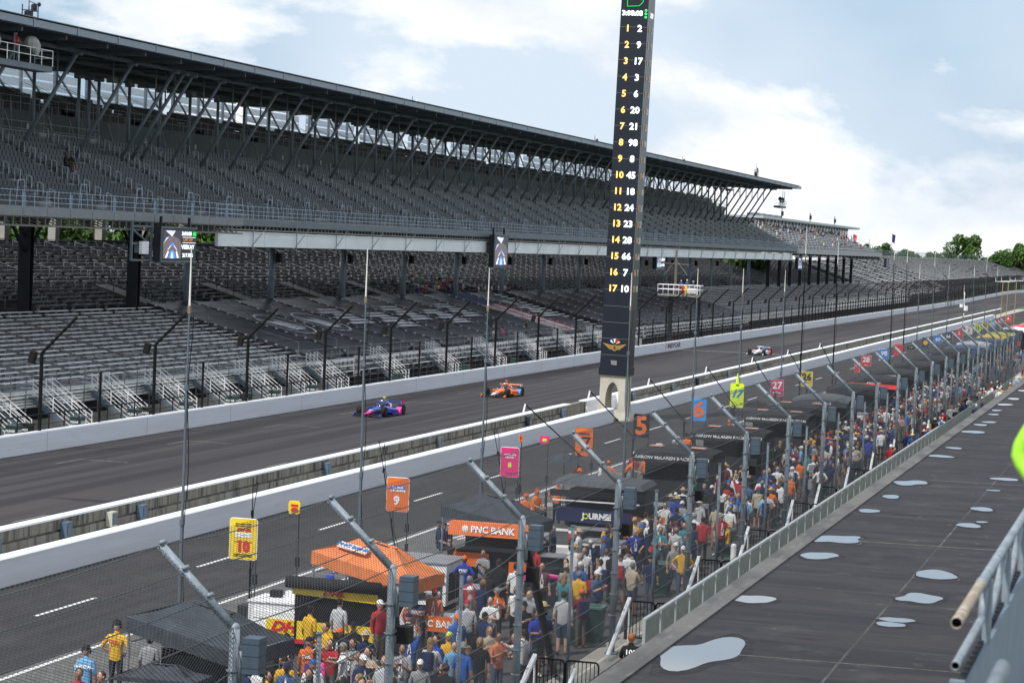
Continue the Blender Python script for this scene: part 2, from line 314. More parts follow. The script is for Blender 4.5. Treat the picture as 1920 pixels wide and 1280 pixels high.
# block wall on the track side, its pit-facing face built of blocks
bw = empty('block_wall', 'grey concrete block wall with a white top and dark stains beside the track', 'wall')
b = MB(); b.b2((-38.55, -40, 0), (-38.25, 545, .97)); b.build('wall_core', blockm, bw)
b = MB(); b.b2((-38.62, -40, .97), (-38.13, 150.0, 1.04)); b.b2((-38.62, 154, .97), (-38.13, 545, 1.04)); b.build('wall_cap', wtop, bw)
b = MB(); b.b2((-.05, -.295, -.125), (.05, .295, .125)); blk = b.mesh('block', blockm); 
b = MB(); b.b2((-.05, -.295, -.19), (.05, .295, .19)); blk2 = b.mesh('block_top', blockt)
cnt = 0
y = 66.0
far = MB(); fart = MB()
while y < 330:
    for r_ in range(3):
        yy = y + (.3 if r_ == 1 else 0)
        z = .78 if r_ == 2 else .125 + .255 * r_
        xo = -38.2 + random.uniform(-.012, .012)
        if 149.5 < yy < 163: continue
        if cnt < 300:
            link('concrete_block', blk2 if r_ == 2 else blk, bw, (xo, yy, z)); cnt += 1
        elif yy < 230 and r_ == 2: fart.box((xo, yy, z), (.1, .59, .38))
        elif yy < 230: far.box((xo, yy, z), (.1, .59, .25))
        elif r_ == 0 and int(y * 10) % 3 == 0: fart.box((xo, yy, .78), (.1, 1.75, .38)); far.box((xo, yy, .3), (.1, 1.75, .55))
    y += .61
far.build('concrete_block', blockm, bw, kind='stuff'); fart.build('concrete_block', blockt, bw, kind='stuff')
b = MB(); b.b2((-38.2, 154.2, 0), (-38.08, 162.8, 1.0))
for k in range(4): b.b2((-38.085, 154.2, .2 + .2 * k), (-38.06, 162.8, .33 + .2 * k))
b.b2((-38.2, 162.6, 0), (-37.9, 163.2, 1.12)); b.build('white_panel', whitep, bw)
b = MB(); b.b2((-35.65, -40, 0), (-38.25, 545, .01)); b.build('channel_floor', conc, kind='structure')
cabs = [(71.3, 'blue'), (76.6, 'blue'), (80.3, 'cream'), (83.0, 'blue'), (103.5, 'blue'), (121, 'grey'), (139, 'dark'), (147.5, 'blue'), (168, 'grey'), (182, 'grey'), (192, 'dark'), (206, 'grey'), (222, 'grey')]
for i, (yy, kd) in enumerate(cabs):
    t = empty('junction_cabinet', '%s metal electrical cabinet against the block wall, %s from the left' % (kd, ORD[i]), 'cabinet', (-38.0, yy, 0), 0, 'cabinets along the block wall')
    b = MB(); b.b2((-.12, -.22, .3), (.14, .22, .85)); b.b2((-.03, -.04, 0), (.03, .04, .3)); b.build('cabinet_box', {'blue': C('cab_blue', (.09, .14, .2)), 'cream': C('cab_cream', (.5, .5, .42)), 'grey': gsteel, 'dark': dsteel}[kd], t)
    b = MB(); b.b2((.14, -.18, .36), (.155, .18, .8)); b.build('cabinet_door', C('cab_door', (.09, .13, .18)), t)
# ================================================================== RIGHT CATCH FENCE
FX = -14.9; TX, TZ, BZ = -16.3, 6.17, 4.88
bends = [16.5, 26.5, 36.4, 44.6, 54.3, 64.4, 74.8, 84.8, 94.6, 104.5, 114.1, 123.6, 133.3, 142.6, 152.0, 161.5, 170.7, 179.5, 188.2, 197.0, 206.0, 213.2, 221.2, 229.4]
fence = empty('catch_fence', 'tall galvanised catch fence with overhanging arms along the pit walkway', 'fence')
b = MB(); b.tube((0, 0, 0), (0, 0, BZ), .088, 12); b.tube((0, 0, BZ - .02), (TX - FX, 0, TZ), .08, 12); b.ell((0, 0, BZ), (.09, .09, .09), 12, 6)
b.box((0, 0, .03), (.35, .35, .06)); b.box((.13, 0, 4.2), (.05, .10, .6))
for z in (4.15, 3.55, 2.95, 2.3, 1.7, 1.1): b.tube((0, 0, z - .02), (0, 0, z + .02), .10, 12); b.box((-.10, 0, z), (.05, .06, .05))
for t_ in (.33, .66, .97): b.box(((TX - FX) * t_, 0, BZ + (TZ - BZ) * t_ + .09), (.06, .2, .06), 0, 0, R(40))
pm = b.mesh('bent_post', galv, True)
b = MB(); b.tube((0, 0, 0), (TX - FX + .0, 0, 0), .02); b2 = MB(); b2.tube((0, 0, 0), (0, 0, 4.15), .046, 8); b2.box((0, 0, 4.17), (.11, .11, .04)); tm = b2.mesh('straight_post', galv, True)
for i, y in enumerate(bends):
    link('bent_post', pm, fence, (FX, y, 0))
    if i + 1 < len(bends): link('straight_post', tm, fence, (FX, (y + bends[i + 1]) / 2, 0))
b = MB(); b.tube((FX + .05, 54.6, 4.2), (-15.5, 60.4, 0), .10, 8); b.build('brace_pole', dsteel, fence)
b = MB(); b.tube((FX, 152.3, 4.9), (-15.9, 163, 0), .10, 8); b.build('brace_pole', galv, fence)
cab = MB()
def sag(mb, x, z, r, s=.10, ya=26.5, seg=7):
    for a, c in zip(bends[:-1], bends[1:]):
        if c < ya: continue
        pts = [(x, a + (c - a) * k / seg, z - s * 4 * (k / seg) * (1 - k / seg)) for k in range(seg + 1)]
        mb.path(pts, r, 4)
for fr in (0, .33, .66, 1.0):
    sag(cab, FX + (TX - FX) * (1 - fr) , BZ + (TZ - BZ) * (1 - fr), .012, .12 if fr == 0 else .06)
for z, s in ((4.15, .3), (3.55, .1), (2.95, .06), (2.3, .06), (1.7, .05), (1.1, .05), (.5, .04)): sag(cab, FX, z, .011, s)
cab.build('cable', C('fence_cable', (.10, .11, .12), .5), fence, kind='stuff')
ms = MB()
def strands(mb, P0, P1, ya, yb, step, dy, r):
    """diagonal wires between rail P0 (x,z) and rail P1 (x,z)"""
    y = ya
    while y < yb:
        for sgn in (1, -1):
            p = Vector((P0[0], y, P0[1])); q = Vector((P1[0], y + sgn * dy, P1[1]))
            mb.tube(p, q, r, 3, cap=False)
        y += step
L = 6.17
for (ya, yb, st, r) in ((18, 75, .15, .0045), (75, 120, .20, .0045), (120, 235, .30, .005)):
    strands(ms, (FX, 0.05), (FX, BZ), ya, yb, st, 9.0, r)
    strands(ms, (FX, BZ), (TX, TZ), ya, yb, st, 3.5, r)
ms.build('chain_link_mesh', wire, fence, kind='stuff')
print('mesh tris', len(ms.f) * 2)
# far gate post of the fence and speakers
def speaker_mesh(M):
    b = MB(); b.box((0, 0, 0), (.30, .34, .60)); b.m = 1
    for k in range(3): b.box((0, 0, -.2 + .2 * k), (.304, .344, .008))
    b.m = 0; b.box((-.2, 0, .1), (.16, .05, .05)); return b.mesh('speaker_box', [M, black])
spm = speaker_mesh(spk); spd = speaker_mesh(black)
marks = {36.4: 'left end, above the black canopy', 44.6: 'beside the orange canopy', 54.3: 'above the orange bank awning', 64.4: 'in front of the JOURNIE tent', 74.8: 'right of the black tents, above the yellow tee man'}
for i, y in enumerate(bends[2:]):
    o = link('loudspeaker', spm, None, (FX + .36, y, 4.45), None, 'blue-grey loudspeaker on the near catch fence, %s post from the left' % ORD[i], 'loudspeaker', 'loudspeakers on the near catch fence')
for i, y in enumerate(bends[2:8]):
    b = MB(); b.box((0, 0, 0), (.26, .3, .34)); b.box((-.2, 0, 0), (.18, .05, .05))
    b.build('control_box', black, None, loc=(FX + .3, y + .05, 3.55), label='small black box under the loudspeaker on the %s near fence post from the left' % ORD[i], cat='box', group='black boxes on the near fence')
# ================================================================== LEFT CATCH FENCE
lf = empty('catch_fence', 'black catch fence with curved-in arms between the outer wall and the grandstand', 'fence')
b = MB(); b.tube((0, 0, 1.0), (0, 0, 5.0), .10, 8); b.tube((0, 0, 4.98), (1.85, 0, 6.85), .08, 8); b.tube((0, 0, 0), (0, 0, 1.0), .12, 8); b.ell((1.85, 0, 6.85), (.09, .09, .09), 8, 4); lpm = b.mesh('arched_post', black)
b = MB(); b.tube((0, 0, 0), (0, 0, 3.75), .075, 6); lsm = b.mesh('straight_post', black)
b = MB(); b.tube((0, 0, 0), (0, 0, 1.85), .035, 5); rpm = b.mesh('low_post', black)
y = 93.9; LB = []
while y < 1050: LB.append(y); y += 13.7
for i, y in enumerate(LB):
    ang = 0 if y < 900 else -math.atan((y - 900) / 350)
    link('arched_post', lpm, lf, (wx(y) - .25, y, 0), (0, 0, ang)); link('straight_post', lsm, lf, (wx(y + 6.85) - .25, y + 6.85, 0))
    if y < 300:
        for k in range(1, 8):
            if k != 4: link('low_post', rpm, lf, (wx(y) - .6, y + 13.7 / 8 * k, 0))
    if y > 350:
        for k in (.25, .5, .75): link('straight_post', lsm, lf, (wx(y) - .25, y + 13.7 * k * 1, 0)) if abs(k - .5) > .1 else None
b = MB()
for a, c in zip(LB[:-1], LB[1:]):
    for z in (1.85, 2.7, 3.75, 4.6): b.tube((wx(a) - .25, a, z), (wx(c) - .25, c, z), .022, 3, cap=False)
    for t in (.0, .35, .7, 1.0): b.tube((wx(a) - .25 + 1.85 * t, a, 5 + 1.85 * t), (wx(c) - .25 + 1.85 * t, c, 5 + 1.85 * t), .014, 3, cap=False)
    if a < 310:
        for z in (1.3, 1.83): b.tube((wx(a) - .6, a, z), (wx(c) - .6, c, z), .025, 4, cap=False)
b.build('cable', wireb, lf, kind='stuff')
b = MB()
y = 88
while y < 1050:
    st = .16 if y < 260 else (.35 if y < 500 else .6); r = .0022 if y < 260 else (.0055 if y < 500 else .014)
    for sg in (1, -1):
        b.tube((wx(y) - .25, y, 1.0), (wx(y + sg * 2.4) - .25, y + sg * 2.4, 5.0), r, 3, cap=False)
        b.tube((wx(y) - .25, y, 5.0), (wx(y) + 1.6, y + sg * 1.5, 6.85), r, 3, cap=False)
    y += st
b.build('wire_mesh', wireb, lf, kind='stuff')
for i, y in enumerate(LB[1:24]):
    link('loudspeaker', spd, None, (wx(y) - .75, y, 4.75), (0, R(14), 0), 'black loudspeaker hung on the far catch fence, %s post from the left' % ORD[i], 'loudspeaker', 'loudspeakers on the far catch fence')
# ================================================================== GRANDSTAND
gs = empty('grandstand', 'double deck grandstand with dark seats above and silver benches below', 'grandstand')
# ---- bench prototype: plank, foot board, legs
def bench_mesh(L, M=alu):
    b = MB(); b.b2((-.15, -L / 2, .40), (.15, L / 2, .455)); b.m = 1; b.b2((.10, -L / 2, .02), (.32, L / 2, .05))
    n = max(2, int(L / 1.4))
    for k in range(n + 1):
        y = -L / 2 + .15 + (L - .3) * k / n; b.b2((-.10, y - .025, 0), (.10, y + .025, .40))
    return b.mesh('bench', [M, aluw])
def terrace(mb, x0, z0, dx, dz, n, ya, yb, thick=.25):
    for i in range(n): mb.b2((x0 - dx * i - dx * .55, ya, z0 + dz * i - thick), (x0 - dx * i + dx * .45, yb, z0 + dz * i))
BAY = 5.4
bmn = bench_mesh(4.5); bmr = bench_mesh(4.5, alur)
FN, FX0, FZ0, FDX, FDZ = 17, -61.9, 2.20, .745, .185      # front section
RN, RX0, RZ0, RDX, RDZ = 19, -76.6, 5.35, .74, .245       # section under the deck
b = MB(); terrace(b, FX0, FZ0, FDX, FDZ, FN, 80, 560); b.build('terrace_steps', terr, gs)
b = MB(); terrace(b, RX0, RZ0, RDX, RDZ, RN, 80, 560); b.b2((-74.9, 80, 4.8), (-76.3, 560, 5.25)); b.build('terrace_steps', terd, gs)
def joined(mb, x, y, z, L):
    mb.m = 0; mb.b2((x - .15, y - L / 2, z + .40), (x + .15, y + L / 2, z + .455)); mb.m = 1; mb.b2((x + .1, y - L / 2, z + .02), (x + .32, y + L / 2, z + .05))
    for q in (-.45, 0, .45): mb.b2((x - .1, y + L * q - .03, z), (x + .1, y + L * q + .03, z + .4))
cnt = 0; rest = MB(); restr = MB()
rem = []
for i in range(FN):
    y = 97 + (i % 2) * 0
    while y < 556:
        rem.append((FX0 - FDX * i, y, FZ0 + FDZ * i, 0)); y += BAY
for i in range(RN):
    y = 118.6
    while y < 556:
        if i < 3 and (int((y - 118.6) / BAY) % 6 == 5): y += BAY; continue
        rem.append((RX0 - RDX * i, y, RZ0 + RDZ * i, 1)); y += BAY
rem = [r for r in rem if not (r[3] == 0 and (162 < r[1] < 250 or 258 < r[1] < 336))]
rem.sort(key=lambda r: r[1] + (0 if r[3] == 0 else 22))
for x, y, z, k in rem:
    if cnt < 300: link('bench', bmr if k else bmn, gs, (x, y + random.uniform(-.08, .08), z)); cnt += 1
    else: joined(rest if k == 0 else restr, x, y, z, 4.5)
rest.build('bench', [alu, aluw], gs, kind='stuff'); restr.build('shade_toned_bench', [alur, aluw], gs, kind='stuff')
# hidden under tarps: only the front rows show
b = MB()
for i in range(3):
    y = 163
    while y < 340: joined(b, -60.9 - .5 * i + 1.0, y, .9 + .34 * i, 4.5); y += BAY
b.build('bench', [alu, aluw], gs, kind='stuff')
# front structure of the lower stand
b = MB()
b.b2((-60.75, 80, .0), (-60.55, 168, .62)); b.build('foundation_wall', conc, gs)
b = MB()
for z in (1.30, 1.48, 1.66, 1.84, 2.02): b.b2((-60.95, 80, z), (-60.9, 560, z + .13))
b.b2((-61.9, 80, 2.08), (-60.85, 560, 2.15)); b.build('front_board', alu, gs)
b = MB()
y = 92
while y < 420:
    b.tube((-60.85, y, .0), (-60.85, y, 3.1), .035, 4); y += 1.8
for z in (2.6, 3.05): b.tube((-60.85, 80, z), (-60.85, 560, z), .022, 4)
b.build('front_railing', aluw, gs, kind='stuff')
b = MB()
for k in range(55):      # handrails up the aisles of the silver section
    pass
for y in [99.7 + BAY * k for k in range(12)]:
    for s in (0, 5, 10):
        x = FX0 - FDX * s; z = FZ0 + FDZ * s
        b.path([(x, y, z), (x, y, z + .95), (x - 2.1, y, z + 1.45), (x - 2.1, y, z + .55)], .018, 4)
for y in [123.9 + BAY * k for k in range(40)]:
    for s in (1, 7, 13):
        x = RX0 - RDX * s; z = RZ0 + RDZ * s
        b.path([(x, y, z), (x, y, z + .95), (x - 2.1, y, z + 1.6), (x - 2.1, y, z + .7)], .018, 4)
b.build('aisle_handrail', aluw, gs, kind='stuff')
b = MB()
for y in (127, 166, 186, 204, 222, 240, 258):   # vomitory stairs with brown side walls
    b.m = 0; b.hexa([(-80, y - 1.2, 5), (-75.2, y - 1.2, 4), (-75.2, y + 1.2, 4), (-80, y + 1.2, 5), (-80, y - 1.2, 7.0), (-75.2, y - 1.2, 5.6), (-75.2, y + 1.2, 5.6), (-80, y + 1.2, 7.0)])
b.build('stairwell_wall', C('brown_stair_wall', (.06, .052, .045)), gs, kind='stuff')
for y in (127, 166, 186, 204, 222):
    b = MB()
    for s in (-1.2, 1.2):
        for z in (.5, 1.0): b.tube((-80, y + s, 7.0 + z), (-75.2, y + s, 5.6 + z), .03, 4)
        for t in (0, .33, .66, 1): b.tube((-80 + 4.8 * t, y + s, 7 - 1.4 * t), (-80 + 4.8 * t, y + s, 8 - 1.4 * t), .03, 4)
    b.build('stair_rail', dsteel, gs)
# ---- columns under the deck
b = MB(); b.b2((-.42, -.3, 5.2), (.42, -.22, 12)); b.b2((-.42, .22, 5.2), (.42, .3, 12)); b.b2((-.06, -.22, 5.2), (.06, .22, 12))
for s in (-1, 1): b.bar((0, s * .3, 9.6), (0, s * 2.6, 11.9), .16); b.bar((0, s * .3, 10.6), (0, s * 1.6, 11.9), .12)
b.b2((-.5, -.5, 11.6), (.5, .5, 12)); cm = b.mesh('column', dsteel)
for y in (125.8, 142.9, 159.9): link('column', cm, gs, (-74.5, y, 0))
b = MB(); b.tube((0, 0, 5.0), (0, 0, 11.3), .27, 12); b.tube((0, 0, 5.0), (0, 0, 5.5), .55, 12, .3); cm = b.mesh('column', C('brace_grey', (.22, .26, .295), .5), True)
y = 169.6
while y < 420: link('column', cm, gs, (-74.5, y, 0)); y += 17.8
# ---- upper deck
UN, UX0, UZ0, UDX, UDZ = 12, -67.3, 12.55, .80, .41
b = MB(); terrace(b, UX0, UZ0, UDX, UDZ, UN, 80, 419, .35); b.b2((-66.1, 80, 12.0), (-66.95, 419, 12.42)); b.b2((-76.4, 80, 17.0), (-79.2, 419, 17.2)); b.build('upper_terrace', terr, gs)
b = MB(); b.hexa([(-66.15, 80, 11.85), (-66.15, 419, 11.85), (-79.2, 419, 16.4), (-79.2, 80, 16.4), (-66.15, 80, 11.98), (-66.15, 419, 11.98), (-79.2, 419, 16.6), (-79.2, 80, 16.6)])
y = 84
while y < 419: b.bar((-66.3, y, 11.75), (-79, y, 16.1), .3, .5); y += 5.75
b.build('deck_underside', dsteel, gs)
b = MB()
aisle = [100 + 8.05 * k for k in range(40)]
def seat(mb, x, y, z):
    mb.m = 0; mb.b2((x - .20, y - .215, z + .38), (x - .15, y + .215, z + .70)); mb.m = 3; mb.b2((x - .18, y - .22, z + .33), (x + .20, y + .22, z + .37))
for i in range(UN):
    y = 101 + .17 * (i % 3)
    b.m = 2; b.b2((UX0 - UDX * i - .02, 101, UZ0 + UDZ * i + .24), (UX0 - UDX * i + .03, 418, UZ0 + UDZ * i + .28)); b.b2((UX0 - UDX * i + .33, 101, UZ0 + UDZ * i - .02), (UX0 - UDX * i + .37, 418, UZ0 + UDZ * i + .015))
    while y < 418.5:
        if min(abs(y - a) for a in aisle) > .62: seat(b, UX0 - UDX * i, y, UZ0 + UDZ * i)
        y += .53
b.build('seat', [seatm, aluw, C('seat_rail_grey', (.22, .255, .29), .5), seatp], gs, kind='stuff')
b = MB(); b.path([(0, 0, 0), (0, 0, 1.0), (-.38, 0, 1.14), (-.38, 0, .25)], .03, 5); rm = b.mesh('aisle_rail', C('rail_light_grey', (.46, .49, .52), .4))
c_ = 0
for a in aisle:
    for i in range(0, UN, 1):
        if c_ < 298 and a < 418: link('aisle_rail', rm, gs, (UX0 - UDX * i + .2, a, UZ0 + UDZ * i)); c_ += 1
# aisle steps painted pale edges
b = MB()
for a in aisle:
    if a > 418: continue
    for i in range(UN): b.b2((UX0 - UDX * i + .30, a - .5, UZ0 + UDZ * i + .001), (UX0 - UDX * i + .36, a + .5, UZ0 + UDZ * i + .03))
b.build('aisle_step_edge', aluw, gs, kind='stuff')
# white back wall (left), dark suite wall, rear seats
b = MB(); b.b2((-77.0, 80, 17.2), (-77.1, 158.5, 17.85)); b.build('walkway_wall', C('pale_wall', (.42, .44, .46)), gs)
b = MB(); b.b2((-79.4, 80, 17.2), (-79.5, 419, 19.5)); b.build('suite_front_wall', C('suite_wall', (.045, .06, .07), var=.4, scale=.25, stretch=(1, 1, .2)), gs)
b = MB()
for k in range(90):
    y = 122 + 3.3 * k; b.bar((-79.38, y, 19.3), (-79.38, y + 1.2, 17.6), .05) if k % 3 else b.b2((-79.39, y, 18.2), (-79.36, y + .35, 18.6))
b.build('wall_light_strip', C('strip_pale', (.5, .53, .55)), gs, kind='stuff')
b = MB()
for z in (18.0, 18.5): b.tube((-77.0, 80, z), (-77.0, 158.5, z), .02, 4)
for z in (20.0, 20.45): b.tube((-79.4, 80, z), (-79.4, 419, z), .022, 4)
y = 100
while y < 419:
    b.tube((-79.4, y, 19.4), (-79.4, y, 20.5), .022, 4)
    if y < 158: b.tube((-77, y, 17.3), (-77, y, 18.5), .02, 4)
    y += 1.45
for k in range(52):
    y = 104 + 6.1 * k; s = (0, 1)[k % 2]
    b.tube((-79.6, y, 20.4), (-84.5, y, 22.4), .025, 4); b.tube((-79.6, y + 1.1, 20.4), (-84.5, y + 1.1, 22.4), .025, 4)
    b.tube((-78.6, y, 17.2), (-78.6, y, 19.9), .03, 4); b.tube((-78.6, y + 1.2, 17.2), (-78.6, y + 1.2, 19.9), .03, 4)
b.build('suite_railing', aluw, gs, kind='stuff')
b = MB()
for i in range(5): b.b2((-79.6 - .85 * i, 80, 18.6), (-80.4 - .85 * i, 419, 19.15 + .36 * i))
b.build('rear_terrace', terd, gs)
b = MB()
for i in range(5):
    y = 101
    while y < 419:
        if (y % 12.2) > 2.0:
            x = -80.0 - .85 * i; z = 19.15 + .36 * i; b.b2((x - .2, y - .24, z + .35), (x - .1, y + .24, z + .85)); b.b2((x - .2, y - .24, z + .35), (x + .2, y + .24, z + .42))
        y += .55
b.build('rear_seat', seatd, gs, kind='stuff')
b = MB()    # pale corrugated screen at the very back
y = 100
while y < 419:
    for k in range(6): b.b2((-93, y, 20.4 + .8 * k), (-93.1, y + 15.8, 21.05 + .8 * k))
    y += 17.8
b.build('rear_louvre', C('louvre_pale', (.62, .68, .75)), gs, kind='stuff')
b = MB()
y = 100
while y < 419:
    b.tube((-90, y, 17), (-90, y, 24.6), .16, 6); b.bar((-90, y, 24.2), (-90, y + 6, 20.5), .14); y += 5.9
b.build('rear_post', gsteel, gs, kind='stuff')
# ---- roof
RYA, RYB = 80, 418
b = MB()
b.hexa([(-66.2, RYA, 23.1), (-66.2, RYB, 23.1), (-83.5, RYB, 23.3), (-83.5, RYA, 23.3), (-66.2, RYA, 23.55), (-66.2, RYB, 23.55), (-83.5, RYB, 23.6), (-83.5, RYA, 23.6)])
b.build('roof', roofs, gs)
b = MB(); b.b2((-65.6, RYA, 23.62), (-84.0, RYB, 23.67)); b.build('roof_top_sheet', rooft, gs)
b = MB(); fm = None
yy = RYA; fb = MB(); fb.b2((-.22, .04, -.16), (.22, 5.71, .26)); fb.b2((-.25, 0, -.19), (.25, .2, .29)); fm = fb.mesh('fascia_beam', C('fascia_blue_grey', (.24, .29, .345), .45, metal=.2))
while yy < RYB - 1: link('fascia_beam', fm, gs, (-65.9, yy, 23.28)); yy += 5.75
b = MB()
y = RYA
while y < RYB:
    b.bar((-66.4, y, 22.98), (-83, y, 23.1), .2, .3); b.bar((-66.6, y + .2, 23.0), (-72.5, y + 5.6, 23.0), .10); b.bar((-77, y + .2, 23.0), (-72.5, y + 5.6, 23.0), .10); y += 5.75
for x in (-70, -74.5, -79): b.b2((x - .10, RYA, 22.75), (x + .10, RYB, 23.0))
b.build('roof_beam', gsteel, gs, kind='stuff')
BR = [116, 124.2, 132.4, 140.5, 148.9, 155.9, 157.6, 159.2, 164.5, 170.2] + [176 + 5.78 * k for k in range(42)]
b = MB(); b.tube((-70.0, 0, 22.75), (-74.1, 0, 16.2), .135, 8); b.tube((-71.4, 0, 20.5), (-71.4, 0, 22.9), .06, 6); b.box((-70.0, 0, 22.7), (.7, .3, .2)); bracem = C('brace_grey', (.22, .26, .295), .5); bmh = b.mesh('roof_brace', bracem, True)
b = MB(); b.tube((-78.2, 0, 17.1), (-78.2, 0, 22.6), .13, 8); b.box((-78.2, 0, 22.4), (.6, .5, .3)); cmh = b.mesh('roof_column', bracem, True)
for y in BR:
    if y < 417: link('roof_brace', bmh, gs, (0, y, 0)); link('roof_column', cmh, gs, (0, y + 1.5, 0))
b = MB()
for k, y in enumerate(BR[3:]):
    if k % 4 == 2: b.box((-75.8, y + 2, 22.2), (.5, .9, .35))
    b.box((-76.5, y + 3, 22.3), (.3, .3, .25))
b.build('roof_speaker', C('spk_grey', (.2, .21, .2)), gs, kind='stuff')
# ---- deck edge, rail
b = MB(); b.b2((-65.95, 155, 11.95), (-66.1, 419, 12.42)); b.build('deck_edge', gsteel, gs)
y = 80
fb = MB(); fb.b2((-.06, .03, 0), (.06, 2.97, .5)); fm2 = fb.mesh('edge_plate', C('edge_plate_grey', (.20, .22, .235)))
while y < 154: link('edge_plate', fm2, gs, (-63.95, y, 11.92)); y += 3.0
b = MB(); b.b2((-63.9, 80, 11.32), (-64.05, 155, 11.42)); b.b2((-66.2, 80, 11.85), (-64.0, 155, 11.95))
y = 80
while y < 155: b.bar((-64, y, 11.4), (-64, y, 11.92), .07); b.bar((-64.1, y, 11.4), (-66.1, y + 1, 11.9), .06); y += 1.0
b.build('deck_truss', C('truss_brown_grey', (.15, .14, .125)), gs, kind='stuff')
b = MB()
b.b2((-66.0, 155, 11.6), (-66.2, 419, 11.72))
y = 155
while y < 419: b.b2((-66.05, y, 11.7), (-66.12, y + .12, 11.95)); y += .8
b.build('deck_truss', C('truss_brown_grey', (.15, .14, .125)), gs, kind='stuff')
railc = C('rail_blue_grey', (.36, .44, .54), .4)
b = MB()
for (x, ya, yb) in ((-63.95, 80, 155), (-66.0, 155, 419)):
    for z in (12.75, 13.05, 13.4): b.tube((x, ya, z), (x, yb, z), .022, 4)
    y = ya
    while y < yb:
        b.tube((x, y, 12.3), (x, y, 13.4), .026, 4); y += 1.0 if x < -65 else 1.5
b.build('deck_railing', railc, gs, kind='stuff')
b = MB()
for (x, ya, yb) in ((-64.5, 90, 154), (-66.6, 158, 418)):
    y = ya
    while y < yb: b.path([(x, y, 12.4), (x, y + .3, 14.0), (x, y + 1.0, 14.0), (x, y + 1.3, 12.4)], .03, 4); y += 8.05
b.build('deck_gate_frame', railc, gs, kind='stuff')
b = MB()
y = 80
while y < 154: b.b2((-64.02, y + .1, 12.45), (-64.05, y + .5, 13.3)); y += 6
b.build('deck_panel', C('panel_blue', (.16, .25, .36)), gs, kind='stuff')
# ---- white fascia below the deck and green panels
fb = MB(); fb.b2((-.12, .03, 0), (.12, 8.87, 1.02)); fb.b2((-.35, 0, 1.02), (.2, 8.9, 1.1)); fmw = fb.mesh('white_band_panel', fascw)
y = 155.2; k = 0
while y < 412: link('white_band_panel', fmw, gs, (-66.0, y, 10.42)); y += 8.9
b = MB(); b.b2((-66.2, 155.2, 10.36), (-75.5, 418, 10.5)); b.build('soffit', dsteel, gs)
b = MB(); b.b2((-76, 262, 10.4), (-76.1, 440, 14)); b.b2((-91, 420, 9), (-91.2, 560, 11.45)); b.build('back_screen', dsteel, gs)
y = 155.4
gp = MB(); gp.b2((-.04, 0, 0), (.04, 4.3, 1.0)); gp.m = 1; gp.bar((.06, 1.0, .1), (.06, 2.2, .95), .04); gpm = gp.mesh('green_panel', [greenp, C('green_line', (.10, .22, .20))])
while y < 262: link('green_panel', gpm, gs, (-67.6, y, 11.35)); y += 4.45
b = MB(); y = 161.5
while y < 430: b.tube((-65.8, y, 10.5), (-65.9, y + 3, 11.9), .03, 4); b.tube((-65.75, y, 10.0), (-65.75, y, 12.2), .04, 4); y += 8.9
b.build('band_bracket', aluw, gs, kind='stuff')
b = MB()
for y in range(168, 420, 18): b.box((-73.8, y + 1.2, 9.4), (.4, .5, .8))
b.build('deck_speaker', black, gs, kind='stuff')
# ---- rear wall of the lower stand, pale columns behind
b = MB(); b.b2((-91, 80, 4), (-91.2, 560, 10.1)); b.build('rear_wall', terd, gs)
b = MB()
for y in range(110, 215, 9): b.b2((-92.2, y, 9.5), (-92.9, y + .8, 15))
b.build('rear_column', conc, gs, kind='stuff')
# ---- stairs up to the lower stand
st = MB()
for k in range(9): st.b2((2.45 - .28 * k, -1.1, 1.9 - .2 * (9 - k) - .03 + .0), (2.2 - .28 * k, 1.1, 1.9 - .2 * (9 - k)))
for s in (-1.15, 1.15): st.hexa([(2.5, s - .04, .0), (2.5, s + .04, 0), (0, s + .04, 1.6), (0, s - .04, 1.6), (2.5, s - .04, .3), (2.5, s + .04, .3), (0, s + .04, 1.95), (0, s - .04, 1.95)])
st.b2((-.9, -1.1, 1.82), (0, 1.1, 1.9))
sr = MB()
for s in (-1.15, 1.15):
    for z in (.25, .5, .75, 1.0): sr.path([(2.5, s, .1 + z), (0, s, 1.9 + z), (-.8, s, 1.9 + z)], .022, 4)
    for t in (0, .5, 1): sr.tube((2.5 * t, s, 1.9 - 1.8 * t), (2.5 * t, s, 2.95 - 1.8 * t), .03, 4)
for s in (-.4, .4):
    sr.path([(2.5, s, 1.1), (0, s, 2.9)], .022, 4); sr.tube((2.5, s, .1), (2.5, s, 1.1), .03, 4); sr.tube((0, s, 1.9), (0, s, 2.9), .03, 4)
stm = st.mesh('steps', gsteel); srm = sr.mesh('handrails', alu)
for i, y in enumerate([104.4, 111.5, 118.7, 126.0, 133.3, 140.6, 147.6, 154.3, 161.0] + [175, 189, 203, 217, 231, 245, 259]):
    t = empty('access_stair', 'steel access stair with light handrails in front of the lower stand, %s from the left' % ORD[i], 'stairs', (-60.6, y, 0), 0, 'access stairs of the lower stand')
    link('steps', stm, t); link('handrails', srm, t)
bn = MB(); bn.box((0, 0, .5), (.62, .62, 1.0)); bn.m = 1; bn.box((0, 0, 1.03), (.68, .68, .07)); bn.m = 0
binm = bn.mesh('bin', [bing, C('bin_rim', (.05, .08, .09))])
for i, y in enumerate([109.7, 117.1, 124.4, 131.7, 139.0, 146.2, 153.4, 172, 190, 205]):
    o = link('recycling_bin', binm, None, (-57.6, y, 0), None, 'dark green square bin with white lettering behind the outer wall, %s from the left' % ORD[i], 'bin', 'green bins behind the outer wall')
    if i < 7:
        for k, s in enumerate(('PLEASE', 'RECYCLE')): text(s, .17, whitep, o, (-.02, -.32, .75 - .2 * k), bold=.006); text(s, .17, whitep, o, (.32, 0, .75 - .2 * k), (R(90), 0, R(90)), bold=.006)
